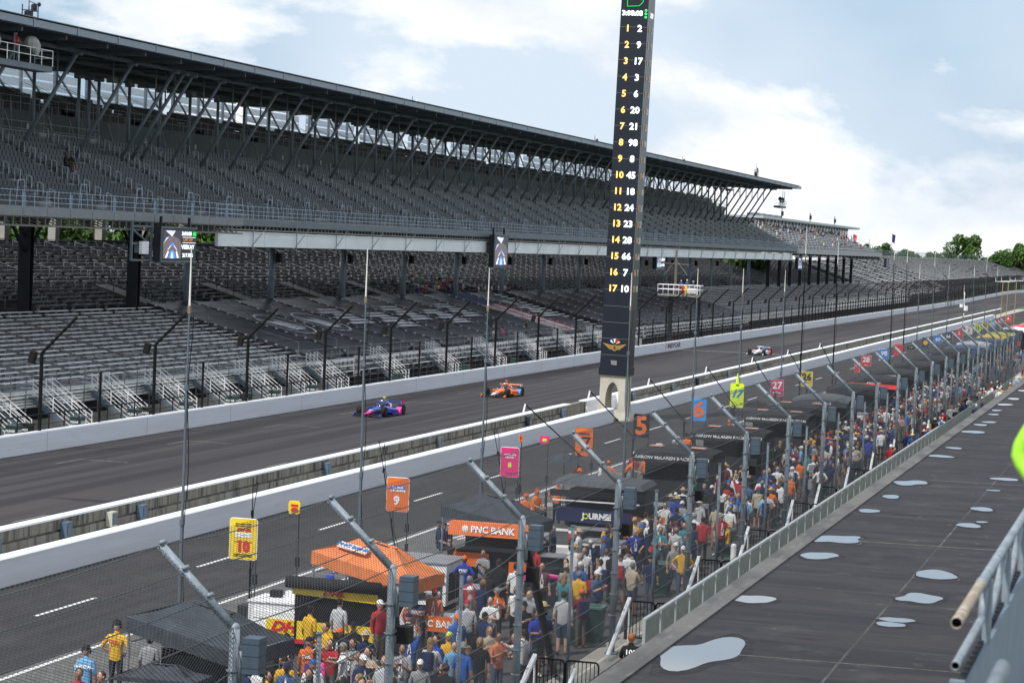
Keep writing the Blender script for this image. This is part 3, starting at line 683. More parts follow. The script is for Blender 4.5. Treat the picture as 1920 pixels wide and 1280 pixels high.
for i, y in enumerate([110.9, 125.8, 139.9, 141.0]):
    o = link('litter_bin', bn.mesh('bin', [black, black]), None, (-57.5, y, 0), None, 'black bin with white print behind the outer wall, %s from the left' % ORD[i], 'bin', 'black bins behind the outer wall')
    for k, s in enumerate(('TRASH', 'ONLY')): text(s, .17, whitep, o, (.0, -.32, .75 - .2 * k), bold=.006)
# posters on the fence
for i, (y, z) in enumerate(((156.8, 2.4), (232, 2.6), (250, 2.4))):
    b = MB(); b.box((0, 0, 0), (.03, 1.4, 1.4)); o = b.build('fence_sign', C('sign_grey', (.5, .5, .52)), None, loc=(-55.6, y, z), label='pale rectangular sign on the far catch fence, %s from the left' % ORD[i], cat='sign')
    for k, s in enumerate(('SAFE', 'ZONE')): text(s, .4, dsteel, o, (.02, 0, .3 - .5 * k), (R(90), 0, R(90)), bold=.01)
# ---- tarps
def tarp(ya, yb, k, kind='plain'):
    b = MB(); nx, ny = 16, 6
    X0, Z0, X1, Z1 = -61.2, 2.70, -74.2, 5.95
    def P(i, j):
        t = i / nx; u = j / ny; x = X0 + (X1 - X0) * t; y = ya + (yb - ya) * u
        return (x, y, Z0 + (Z1 - Z0) * t - .10 * math.sin(u * math.pi) + .03 * math.sin(i * 1.9 + k) * math.sin(j * 1.3 + k * 2))
    pal = [tarpm, tarpw, tarpr, tarpb]
    for i in range(nx):
        for j in range(ny):
            b.m = 0
            if kind == 'flag': b.m = 3 if (i > 10 and j < 6) else (2 if j % 2 else 1)
            b.face([P(i, j), P(i + 1, j), P(i + 1, j + 1), P(i, j + 1)])
    for j in range(ny):
        a = P(0, j); c = P(0, j + 1); b.m = 0; b.face([(a[0] + .05, a[1], a[2] - .28), (c[0] + .05, c[1], c[2] - .28), c, a])
    for i in range(nx):
        for j in (0, ny):
            a = P(i, j); c = P(i + 1, j); b.m = 0; b.face([a, c, (c[0], c[1], c[2] - .25), (a[0], a[1], a[2] - .25)])
    o = b.build('seat_tarp', pal, None, label=('%s tarp stretched over the lower seats, %s strip from the left' % ('red and white striped' if kind == 'flag' else 'dark', ORD[k])), cat='tarp', group='tarps over the lower seats')
    ge = MB()
    for i in range(0, nx, 1):
        a = P(i, 0); ge.box((a[0], a[1] - .25, a[2] + .02), (.16, .12, .12))
    ge.build('tie_clamp', C('clamp_pale', (.6, .6, .6)), o, kind='stuff')
    return o, P
def ring(P0, rx, ry, w, n=40):
    b = MB()
    for k in range(n):
        t0, t1 = 2 * math.pi * k / n, 2 * math.pi * (k + 1) / n
        b.face([(rx * math.cos(t0), ry * math.sin(t0), 0), (rx * math.cos(t1), ry * math.sin(t1), 0), ((rx - w) * math.cos(t1), (ry - w) * math.sin(t1), 0), ((rx - w) * math.cos(t0), (ry - w) * math.sin(t0), 0)])
    return b
SL = math.atan2(5.95 - 2.70, 13.0)
TY = [161.4 + 8.15 * k for k in range(11)] + [258 + 8.15 * k for k in range(10)]
tarps = []
for k, y in enumerate(TY):
    o, P = tarp(y + .35, y + 7.8, k, 'flag' if k == 9 else 'plain'); tarps.append(o)
    b = MB()
    for (xa, za) in ((-61.8, 3.05), (-69.0, 4.75)):
        b.path([(xa, y - .1, za - .4), (xa, y - .1, za + .55), (xa - 3.4, y - .1, za + 1.35), (xa - 3.4, y - .1, za + .4)], .03, 4)
    b.build('aisle_rail', aluw, None, label='thin aisle handrail at the left edge of the %s dark tarp' % ORD[k], cat='handrail', group='handrails between the tarps')
tsl = (0, SL, 0)
def onT(k, dx, dy, me, name='printed_mark'):
    x = -61.2 - dx; o = link(name, me, tarps[k], (x, TY[k] + dy, 2.70 + dx * .25 + .06), (0, math.atan(.25), 0))
rg = ring(0, 2.6, 3.0, .22).mesh('ring', tarpw)
for k in (1, 2): onT(k, 6.5, 4.0, rg, 'printed_ring')
sw = MB()
for (a, c) in (((-2, -2.0), (2, .2)), ((-1.6, .2), (1.2, 1.9))): sw.face([(a[0], a[1], 0), (a[0] + .6, a[1], 0), (c[0], c[1], 0), (c[0] - .6, c[1], 0)])
sw.face([(-1, -2.2, 0), (1.5, -1.2, 0), (1.3, 1.5, 0), (-.6, 0, 0)]); swm = sw.mesh('wing_print', tarpw)
for k in (1, 2): onT(k, 6.5, 4.0, swm, 'printed_mark')
bl = MB()
for i in range(6):
    bl.face([(-2.2 + .75 * i, -2.9, 0), (-1.7 + .75 * i, -2.9, 0), (-1.6 + .75 * i, 2.6, 0), (-2.1 + .75 * i, 2.3, 0)]) if i % 2 else bl.face([(-2.3 + .75 * i, -1.0, 0), (-1.7 + .75 * i, -1.4, 0), (-1.6 + .75 * i, 2.9, 0), (-2.0 + .75 * i, 2.9, 0)])
blm = bl.mesh('block_print', tarpw)
for k in (3, 4, 5, 6, 7, 10): onT(k, 6.0 + (k % 2) * 1.5, 4.0, blm, 'printed_mark')
onT(10, 9, 4, swm, 'printed_mark')
# ---- video screens
def screen(y0, y1, z0, z1, x, label, full=True):
    t = empty('video_screen', label, 'screen', (x, y0, z0)); Wd = y1 - y0; Hh = z1 - z0
    b = MB(); b.b2((-.5, -.12, -.1), (0, Wd + .12, Hh + .1)); b.build('cabinet', dsteel, t)
    b = MB(); b.b2((0, -.12, -.16), (.06, Wd + .12, -.04)); b.b2((0, -.12, Hh + .04), (.06, Wd + .12, Hh + .16)); b.b2((0, -.14, -.1), (.08, -.04, Hh + .1)); b.build('frame', gsteel, t)
    b = MB(); b.face([(.01, 0, 0), (.01, Wd, 0), (.01, Wd, Hh), (.01, 0, Hh)]); b.build('display', scrb, t)
    vw = Wd * (.55 if full else 1.0)
    def poly(pts, M, d=.016): b = MB(); b.face([(d, vw * p[0] + .05 * Wd, Hh * (.05 + .9 * p[1])) for p in pts]); b.build('picture', M, t)
    poly([(0, 0), (.92, 0), (.92, 1), (0, 1)], C('led_dark', (.05, .05, .07), emit=.4))
    poly([(0, 0), (.92, 0), (.92, .55), (.8, .72), (.46, .82), (.12, .72), (0, .55)], ledrd, .020)
    poly([(.1, 1), (.62, 1), (.44, .78)], ledsky, .022)
    poly([(0, .5), (.14, .74), (.3, .78), (.1, .62)], ledsky, .022)
    poly([(.28, 0), (.66, 0), (.6, .2), (.5, .3), (.42, .3), (.32, .2)], ledb, .026)
    poly([(.38, 0), (.54, 0), (.5, .22), (.42, .22)], ledsky, .029)
    poly([(.22, .32), (.26, .30), (.48, .52), (.46, .56)], ledsky, .029); poly([(.72, .32), (.68, .30), (.46, .52), (.48, .56)], ledsky, .029); poly([(.36, .46), (.58, .46), (.52, .55), (.42, .55)], ledb, .031)
    poly([(.10, .02), (.2, .02), (.28, .24), (.24, .27)], ledw, .029); poly([(.82, .02), (.72, .02), (.66, .24), (.7, .27)], ledw, .029)
    if full:
        cx = Wd * .76; rr = (R(90), 0, R(90))
        text('3:08:03', Hh * .17, ledw, t, (.02, cx - .1 * Wd * .4, Hh * .86), rr, bold=.012, sx=1.6)
        b = MB()
        for k in range(3): b.b2((.015, Wd * (.90 + .034 * k), Hh * .79), (.03, Wd * (.925 + .034 * k), Hh * .93))
        b.build('green_light', ledg, t)
        text('LAST LAP', Hh * .10, ledo, t, (.02, cx, Hh * .66), rr, bold=.006, sx=1.8)
        text('VEEKAY', Hh * .19, ledw, t, (.02, cx, Hh * .42), rr, bold=.012, sx=1.55)
        text('217.956', Hh * .17, ledw, t, (.02, cx, Hh * .15), rr, bold=.012, sx=1.55)
        b = MB(); b.b2((.015, Wd * .6, Hh * .735), (.03, Wd * .98, Hh * .75)); b.b2((.015, Wd * .6, Hh * .56), (.03, Wd * .98, Hh * .575)); b.build('divider_line', ledw, t)
    else:
        text('217', Hh * .1, ledw, t, (.02, Wd * .3, Hh * .93), (R(90), 0, R(90)), sx=1.8)
    b = MB(); b.bar((-.3, .5, Hh), (-.3, .5, Hh + .8), .15); b.bar((-.3, Wd - .5, Hh), (-.3, Wd - .5, Hh + .8), .15); b.build('hanger', dsteel, t)
    return t
s1 = screen(139.2, 144.7, 9.5, 11.5, -63.0, 'video screen under the left end of the upper deck showing a car and the time')
b = MB()
for z in (-.05, 1.0, 2.1): b.bar((-.6, -3.2, z), (-.6, -.2, z), .12)
for y in (-3.2, -.25): b.bar((-.6, y, -.1), (-.6, y, 2.4), .14)
b.bar((-.6, -3.1, 1.9), (-.6, -.3, .9), .1); b.b2((-.8, -2.3, .4), (-.3, -1.4, 1.1)); b.build('service_frame', gsteel, s1)
b = MB(); b.b2((-.45, -2.35, .35), (-.25, -1.35, 1.15)); b.build('white_box', whitep, s1)
screen(222.4, 227.2, 9.1, 12.1, -65.0, 'portrait video screen below the deck left of the tower', False)
screen(302, 307, 8.9, 11.6, -66.0, 'video screen below the deck just right of the tower', True)
screen(421, 426, 8.9, 10.8, -66.0, 'small video screen below the right end of the deck', False)
# ---- camera platforms hung from the roof
def platform(x, y0, y1, z, label):
    t = empty('camera_platform', label, 'camera platform', (x, y0, z)); Ln = y1 - y0
    b = MB(); b.b2((-1.2, 0, -.35), (0, Ln, 0)); b.build('deck', gsteel, t)
    b = MB()
    for zz in (.5, .95): b.path([(-1.2, 0, zz), (0, 0, zz), (0, Ln, zz), (-1.2, Ln, zz)], .025, 5)
    for yy in [Ln * k / 6 for k in range(7)]: b.tube((0, yy, 0), (0, yy, .95), .03, 5)
    b.build('guard_rail', alu, t)
    b = MB()
    for yy in (Ln * .45, Ln * .75): b.tube((-.1, yy, 0), (-.1, yy, 22.6 - z), .05, 6)
    b.build('hanger', gsteel, t); return t
platform(-66.2, 121.0, 129.6, 21.0, 'hanging camera platform with two covered cameras under the roof at the left edge')
platform(-68.0, 411, 417.5, 19.9, 'hanging camera platform under the far right end of the roof')
for i, (x, y, z, s) in enumerate(((-66.6, 122.9, 21.0, .9), (-66.5, 127.4, 21.0, 1.2), (-68.4, 413, 19.9, 1.0), (-68.4, 415.6, 19.9, .9))):
    t = empty('television_camera', ('left' if i == 0 else 'right') + ' television camera in a pale rain cover on the left hanging platform' if i < 2 else ('left' if i == 2 else 'right') + ' camera on the platform at the far end of the roof', 'camera', (x, y, z))
    cc = C('rain_cover', (.42, .42, .40), .8, bump=.5) if i < 2 else dsteel
    b = MB(); b.ell((0, 0, 1.25), (.35 * s, .5 * s, .35 * s), 9, 6); b.ell((.1, .25 * s, 1.0), (.3 * s, .3 * s, .45 * s), 8, 5); b.build('cover', cc, t)
    b = MB(); b.tube((0, 0, 0), (0, 0, 1.1), .06, 6); b.tube((.3, .2, 0), (0, 0, .8), .03, 5); b.tube((-.3, -.2, 0), (0, 0, .8), .03, 5); b.build('tripod', dsteel, t)
# ---- masts on the roof
for i, (y, h) in enumerate(((137.5, 2.4), (216.5, 1.4), (290.5, 1.6), (345.5, 1.5), (409, 3.0))):
    t = empty('roof_mast', 'antenna and equipment mast standing on the grandstand roof, %s from the left' % ORD[i], 'mast', (-72.5, y, 23.67))
    b = MB()
    for dx, dy in ((0, 0), (.5, .3), (0, .9), (.5, 1.2)): b.tube((dx, dy, 0), (dx, dy, h * .8), .04, 5)
    for z in (.3, .65): b.path([(0, 0, h * z), (.5, .3, h * z), (.5, 1.2, h * z), (0, .9, h * z), (0, 0, h * z)], .03, 4)
    b.tube((.2, .5, 0), (.2, .5, h * 1.15), .03, 5); b.tube((.2, .5, h * .9), (.2, 1.9, h * .85), .025, 4); b.build('mast_frame', dsteel, t)
    b = MB(); b.box((.2, .5, h * .5), (.4, .45, h * .25)); b.box((.3, 1.1, h * .75), (.2, .3, h * .2)); b.ell((.2, 1.9, h * .87), (.12, .2, .15), 6, 4); b.build('instrument_box', white if i == 1 else dsteel, t)
# ================================================================== SECOND STAND
g2 = empty('second_grandstand', 'lower two deck stand with silver benches and flat roofed suites beyond the main roof', 'grandstand')
Y0, Y1 = 420, 545
b = MB(); b.b2((-66.0, Y0, 11.6), (-66.9, Y1, 12.5)); b.build('deck_edge', C('deck_edge_pale', (.34, .36, .37)), g2)
b = MB(); terrace(b, -67.3, 12.55, .8, .34, 12, Y0, Y1, .35); b.b2((-67, Y0, 11.6), (-80, Y1, 11.9)); b.build('upper_terrace', terr, g2)
b = MB()
for i in range(12):
    y = Y0 + 2
    while y < Y1 - 2: joined(b, -67.3 - .8 * i, y, 12.55 + .34 * i, 3.2); y += 4.4
b.build('bench', [alu, aluw], g2, kind='stuff')
b = MB()
for z in (12.9, 13.3): b.tube((-66, Y0, z), (-66, Y1, z), .03, 4)
for k in range(60): b.tube((-66, Y0 + k * 2.1, 12.4), (-66, Y0 + k * 2.1, 13.3), .03, 4)
b.path([(-66, Y1, 13.3), (-77, Y1, 17.5)], .05, 4); b.path([(-66, Y0 + 6, 13.6), (-77, Y0 + 6, 18.2)], .06, 4)
b.build('railing', aluw, g2, kind='stuff')
b = MB(); b.b2((-76.5, 446, 16.0), (-86, 562, 18.0)); b.build('suite_wall', C('suite_pale_wall', (.26, .28, .31)), g2)
b = MB()
for k in range(26): b.b2((-76.4, 448 + 4.35 * k, 16.35), (-76.48, 450.9 + 4.35 * k, 17.35))
b.build('window', C('suite_window', (.05, .09, .08), .15), g2, kind='stuff')
b = MB()
for k in range(27): b.b2((-76.3, 447.6 + 4.35 * k, 17.5), (-76.45, 448.1 + 4.35 * k, 17.9))
b.build('wall_lamp', black, g2, kind='stuff')
b = MB(); b.b2((-75.2, 436, 18.0), (-87, 574, 18.45)); b.build('roof', C('roof_pale', (.40, .43, .46)), g2)
b = MB()
for y in (445, 452, 459, 466, 471): b.b2((-78, y, 18.45), (-80, y + 3.0, 19.1))
b.build('roof_unit', gsteel, g2, kind='stuff')
b = MB()
for y in (474, 512, 550): b.tube((-78, y, 18.4), (-78, y, 20.6), .1, 5); b.box((-78, y + .5, 19.6), (.4, .9, .9))
b.build('roof_mast', dsteel, g2, kind='stuff')
b = MB(); b.b2((-.3, -.3, 4.8), (.3, .3, 11.6)); cm = b.mesh('column', dsteel)
for k in range(10): link('column', cm, g2, (-72.5, 428 + 12.6 * k, 0))
b = MB()
for k in range(24): b.b2((-66.2, 421 + 5.2 * k, 11.2), (-67.4, 422.6 + 5.2 * k, 11.6))
b.b2((-66.2, 420, 10.95), (-66.5, 545, 11.15)); b.build('deck_beam', dsteel, g2, kind='stuff')
for i, y in enumerate((543.5, 547)):
    t = empty('video_screen', ('left' if i == 0 else 'right') + ' video screen at the end of the second stand deck', 'screen', (-65, y, 9.3))
    b = MB(); b.b2((-.3, 0, 0), (.3, 2.4, 2.1)); b.build('cabinet', dsteel, t); b = MB(); b.face([(.31, .1, .1), (.31, 2.3, .1), (.31, 2.3, 2), (.31, .1, 2)]); b.build('display', C('led_dim', (.12, .1, .16), emit=.4), t)
# ================================================================== FAR CURVED STAND
fs = empty('far_bleachers', 'long curved bank of silver bleachers around the far turn', 'grandstand')
b = MB(); c = MB()
ysf = [560 + 20 * k for k in range(28)]
NR = 30
for i in range(NR):
    o = 7.1 + .9 * i
    for a, d in zip(ysf[:-1], ysf[1:]):
        z0_ = 2.2 + .25 * (o - 7.1) if o < 19.1 else 5.2 + .33 * (o - 19.1); u_ = min(1, (a - 560) / 140); z = z0_ * (1 - u_) + (3.2 + .335 * (o - 8)) * u_
        if i < 2 and a > 640 and a < 980: continue
        b.hexa([(wx(a) - o - .55, a, z - .6), (wx(a) - o + .45, a, z - .6), (wx(d) - o + .45, d, z - .6), (wx(d) - o - .55, d, z - .6), (wx(a) - o - .55, a, z), (wx(a) - o + .45, a, z), (wx(d) - o + .45, d, z), (wx(d) - o - .55, d, z)])
        for q in range(3):
            yy = a + 6.66 * q; ye = yy + 5.6
            if random.random() < .05: continue
            c.m = 0; c.hexa([(wx(yy) - o - .17, yy, z + .36), (wx(yy) - o + .17, yy, z + .36), (wx(ye) - o + .17, ye, z + .36), (wx(ye) - o - .17, ye, z + .36), (wx(yy) - o - .17, yy, z + .44), (wx(yy) - o + .17, yy, z + .44), (wx(ye) - o + .17, ye, z + .44), (wx(ye) - o - .17, ye, z + .44)])
b.build('terrace_steps', terd, fs); c.build('bench', [alu, aluw], fs, kind='stuff')
b = MB()
for a, d in zip(ysf[:-1], ysf[1:]):
    o = 8.0 + .86 * NR
    for z in (12.6, 13.2, 13.8): b.tube((wx(a) - o, a, z), (wx(d) - o, d, z), .06, 3, cap=False)
    for q in range(5): yy = a + 4 * q; b.tube((wx(yy) - o, yy, 11.5), (wx(yy) - o, yy, 14), .07, 3, cap=False)
b.build('rear_railing', gsteel, fs, kind='stuff')
b = MB()
for a, d in zip(ysf[:-1], ysf[1:]): b.face([(wx(a) - 3.3, a, .01), (wx(a) - 8.3, a, .01), (wx(d) - 8.3, d, .01), (wx(d) - 3.3, d, .01)])
b.build('turn_verge', grassm, kind='structure')
# parked vehicles glinting under the far stand
vc = [(.5, .5, .52), (.45, .08, .06), (.6, .6, .62), (.1, .15, .3), (.55, .56, .58), (.5, .2, .12), (.62, .62, .64), (.2, .2, .22)]
b = MB(); b.loft([[(-2.2, s * .85, z) for s, z in ((-1, .35), (1, .35), (1, .75), (-1, .75))], [(-.9, s * .9, z) for s, z in ((-1, .3), (1, .3), (1, .95), (-1, .95))], [(-.3, s * .8, z) for s, z in ((-1, .3), (1, .3), (1, 1.5), (-1, 1.5))], [(1.2, s * .8, z) for s, z in ((-1, .3), (1, .3), (1, 1.55), (-1, 1.55))], [(2.2, s * .85, z) for s, z in ((-1, .35), (1, .35), (1, .95), (-1, .95))]])
vb = b.mesh('body', mat('car_paint', rough=.25, objcol=True, coat=.5))
b = MB(); b.tube((0, -.12, 0), (0, .12, 0), .34, 12); vw = b.mesh('wheel', rubber)
for k in range(14):
    y = 650 + 19 * k
    t = empty('parked_car', '%s parked car under the far stand, %s from the left' % (('silver', 'red', 'white', 'blue', 'grey', 'orange', 'white', 'dark grey')[k % 8], ORD[k]), 'car', (wx(y) - 13, y, .3), R(90), 'cars parked beneath the far stand')
    link('body', vb, t, color=vc[k % 8])
    for sx in (-1.4, 1.4):
        for sy in (-.8, .8): link('wheel', vw, t, (sx, sy, .34))
# ================================================================== TIMING TOWER
tw = empty('timing_tower', 'tall black timing tower with gold and white numbers on a concrete base', 'tower', (-35.7, 152.1, 0)); tw.rotation_euler[1] = .018
# concrete base: flared legs with an oval arch, extruded
def arch_outline():
    # (s, z) outer left side from bottom to top, inner arch
    outer = [(-1.35, .0), (-1.15, .18), (-.98, .5), (-.90, .95), (-.86, 1.6), (-.85, 2.9), (-.85, 3.15)]
    return outer
out_l = arch_outline(); nA = 24
b = MB()
def side(s, z):  # outer half width at height
    for (a, za), (c, zc) in zip(out_l[:-1], out_l[1:]):
        if za <= z <= zc: return a + (c - a) * (z - za) / (zc - za)
    return out_l[-1][0]
zc, rz_, rx_ = 1.35, 1.2, .45      # oval opening
K = 22; zs = [0 + 3.15 * k / K for k in range(K + 1)]
for yf, yb in ((-.9, .9),):
    for z0, z1 in zip(zs[:-1], zs[1:]):
        def half(z):
            o = side(0, z); d = 1 - ((z - zc) / rz_) ** 2; i = -rx_ * math.sqrt(d) if d > 0 else 0.0
            if z < zc: i = -rx_ * (.95 + .35 * (1 - z / zc)) if z < .2 else -rx_ * math.sqrt(max(d, .0)) if d > .0 else -.0
            return o, i
        for sg in (1, -1):
            (o0, i0), (o1, i1) = half(z0), half(z1)
            e0 = 1.0 + max(0, .6 - z0) * .35; e1 = 1.0 + max(0, .6 - z1) * .35
            P = [(sg * o0, yf * e0, z0), (sg * i0, yf * e0, z0), (sg * i0, yb * e0, z0), (sg * o0, yb * e0, z0), (sg * o1, yf * e1, z1), (sg * i1, yf * e1, z1), (sg * i1, yb * e1, z1), (sg * o1, yb * e1, z1)]
            if sg < 0: P = [P[1], P[0], P[3], P[2], P[5], P[4], P[7], P[6]]
            b.hexa(P)
b.build('concrete_base', pylonc, tw)
b = MB(); b.b2((-.98, -1.02, 3.0), (.98, 1.02, 3.55)); b.b2((-.92, -.98, 3.55), (.92, .98, 31)); b.build('tower_shaft', pylb, tw)
b = MB()
for k in range(25): b.b2((-.90, -1.0, 4.34 + 1.08 * k), (.93, -.975, 4.37 + 1.08 * k))
b.b2((.925, -1.005, 3.6), (.955, -.965, 30)); b.build('panel_edge', C('panel_edge_grey', (.16, .18, .21), .3, metal=.4), tw)
rows = [2, 9, 17, 3, 6, 20, 21, 98, 8, 45, 18, 24, 23, 28, 66, 7, 10]
for i, n in enumerate(rows):
    z = 25.85 - 1.069 * i
    text(str(i + 1), .60, ledy, tw, (-.38, -1.0, z), bold=.02, sx=1.0); text(str(n), .60, ledw, tw, (.43, -1.0, z), bold=.02, sx=1.02)
    text(str(i + 1), .55, ledyd, tw, (.94, -.40, z), (R(90), 0, R(90)), bold=.02, sx=1.1); text(str(n), .55, ledwd, tw, (.94, .40, z), (R(90), 0, R(90)), bold=.02, sx=1.1)
text('3:08:03', .44, ledw, tw, (-.12, -1.0, 26.85), bold=.018, sx=1.1); text('3:08', .44, ledw, tw, (.94, .1, 26.8), (R(90), 0, R(90)), bold=.02)
b = MB()
for k in range(3): b.tube((.78, -1.01, 26.62 + .22 * k), (.78, -.98, 26.62 + .22 * k), .09, 10)
b.build('green_light', ledg, tw)
text('500', .55, ledw, tw, (.1, -1.0, 27.95), bold=.03, shear=.2, sx=1.1)
b = MB(); b.path([(-.5, -1.0, 28.5), (-.5, -1.0, 27.3), (.3, -1.0, 27.35), (.55, -1.0, 27.6), (.6, -1.0, 28.4)], .02, 4); b.build('emblem_outline', ledg, tw)
# winged wheel emblem with flags
e = MB()
for s in (-1, 1):
    for k in range(4):
        e.face([(s * .10, -1.0, 4.98 - .07 * k), (s * (.80 - .12 * k), -1.0, 5.12 - .10 * k), (s * (.72 - .12 * k), -1.0, 5.04 - .10 * k), (s * .10, -1.0, 4.94 - .07 * k)], s > 0)
for k in range(14):
    t0, t1 = 2 * math.pi * k / 14, 2 * math.pi * (k + 1) / 14
    e.face([(.19 * math.cos(t0), -1.003, 4.83 + .2 * math.sin(t0)), (.19 * math.cos(t1), -1.003, 4.83 + .2 * math.sin(t1)), (.14 * math.cos(t1), -1.003, 4.83 + .15 * math.sin(t1)), (.14 * math.cos(t0), -1.003, 4.83 + .15 * math.sin(t0))])
for s in (-.05, .05): e.box((s, -1.0, 4.83), (.025, .01, .34))
e.build('winged_wheel_emblem', C('emblem_gold', (.45, .27, .07), .4), tw)
for ang, M in ((-48, whitep), (-26, C('flag_blue', (.02, .08, .35))), (-4, whitep), (18, C('flag_red', (.5, .02, .04))), (38, C('flag_red', (.5, .02, .04))), (58, C('flag_yellow', (.7, .5, .1)))):
    a = R(ang); d = Vector((math.sin(a), 0, math.cos(a))); n = Vector((math.cos(a), 0, -math.sin(a))); o = Vector((.0, -1.003, 5.05))
    b = MB(); b.face([o + d * .12 - n * .02, o + d * .12 + n * .02, o + d * .40 + n * .07, o + d * .38 - n * .06]); b.build('flag', M, tw)
b = MB(); b.face([(-.15, -1.03, 3.72), (.22, -1.03, 3.68), (.22, -1.03, 4.0), (-.2, -1.03, 4.0)]); b.build('grey_plate', C('plate_grey', (.2, .2, .22)), tw)
# ================================================================== FLAG STAND
t = empty('flag_stand', 'small railed flag platform above the far catch fence right of the tower', 'platform', (-57.4, 276, 0))
b = MB(); b.b2((-2.4, -1.0, 5.9), (2.7, 1.0, 6.1)); b.build('floor', conc, t)
b = MB()
for z in (6.7, 7.25):
    b.path([(-2.4, -1, z), (2.7, -1, z), (2.7, 1, z), (-2.4, 1, z), (-2.4, -1, z)], .045, 5)
for k in range(9): b.tube((-2.4 + .64 * k, -1, 6.1), (-2.4 + .64 * k, -1, 7.25), .035, 5)
b.build('guard_rail', whitep, t)
b = MB(); b.tube((-1.1, .6, 0), (-1.1, .6, 6), .28, 8); b.tube((2.4, .6, 0), (2.4, .6, 6), .16, 8); b.build('support_column', dsteel, t)
b = MB(); b.tube((-.75, 1.2, 6), (-.75, 1.2, 11.4), .20, 8, .12); b.build('wooden_mast', C('mast_wood', (.16, .13, .10)), t)
b = MB(); b.bar((-2.4, 1.2, 9.8), (.9, 1.2, 9.7), .06); b.bar((-.75, 1.2, 10.2), (-2.2, 1.2, 8.4), .05); b.bar((-.75, 1.2, 10.2), (.7, 1.2, 8.4), .05); b.build('mast_arm', aluw, t)
b = MB(); b.b2((.95, -1.06, 6.3), (2.3, -1.09, 6.95)); b.build('white_banner', whitep, t)
for i, (dx, c1) in enumerate(((.9, 'yellow'), (.5, 'red'))):
    b = MB(); b.face([(dx, -1.12 - .03 * i, 7.2), (dx + .3, -1.14 - .03 * i, 7.3), (dx + .25, -1.2, 6.3), (dx + .05, -1.14, 6.0)]); b.face([(dx, -1.13 - .03 * i, 7.2), (dx + .05, -1.15, 6.0), (dx + .25, -1.21, 6.3), (dx + .3, -1.15 - .03 * i, 7.3)])
    b.build('race_flag', {'yellow': yellow, 'red': redp}[c1], None, loc=(-57.4, 276, 0), label='%s flag hanging at the rail of the flag stand' % c1, cat='flag')
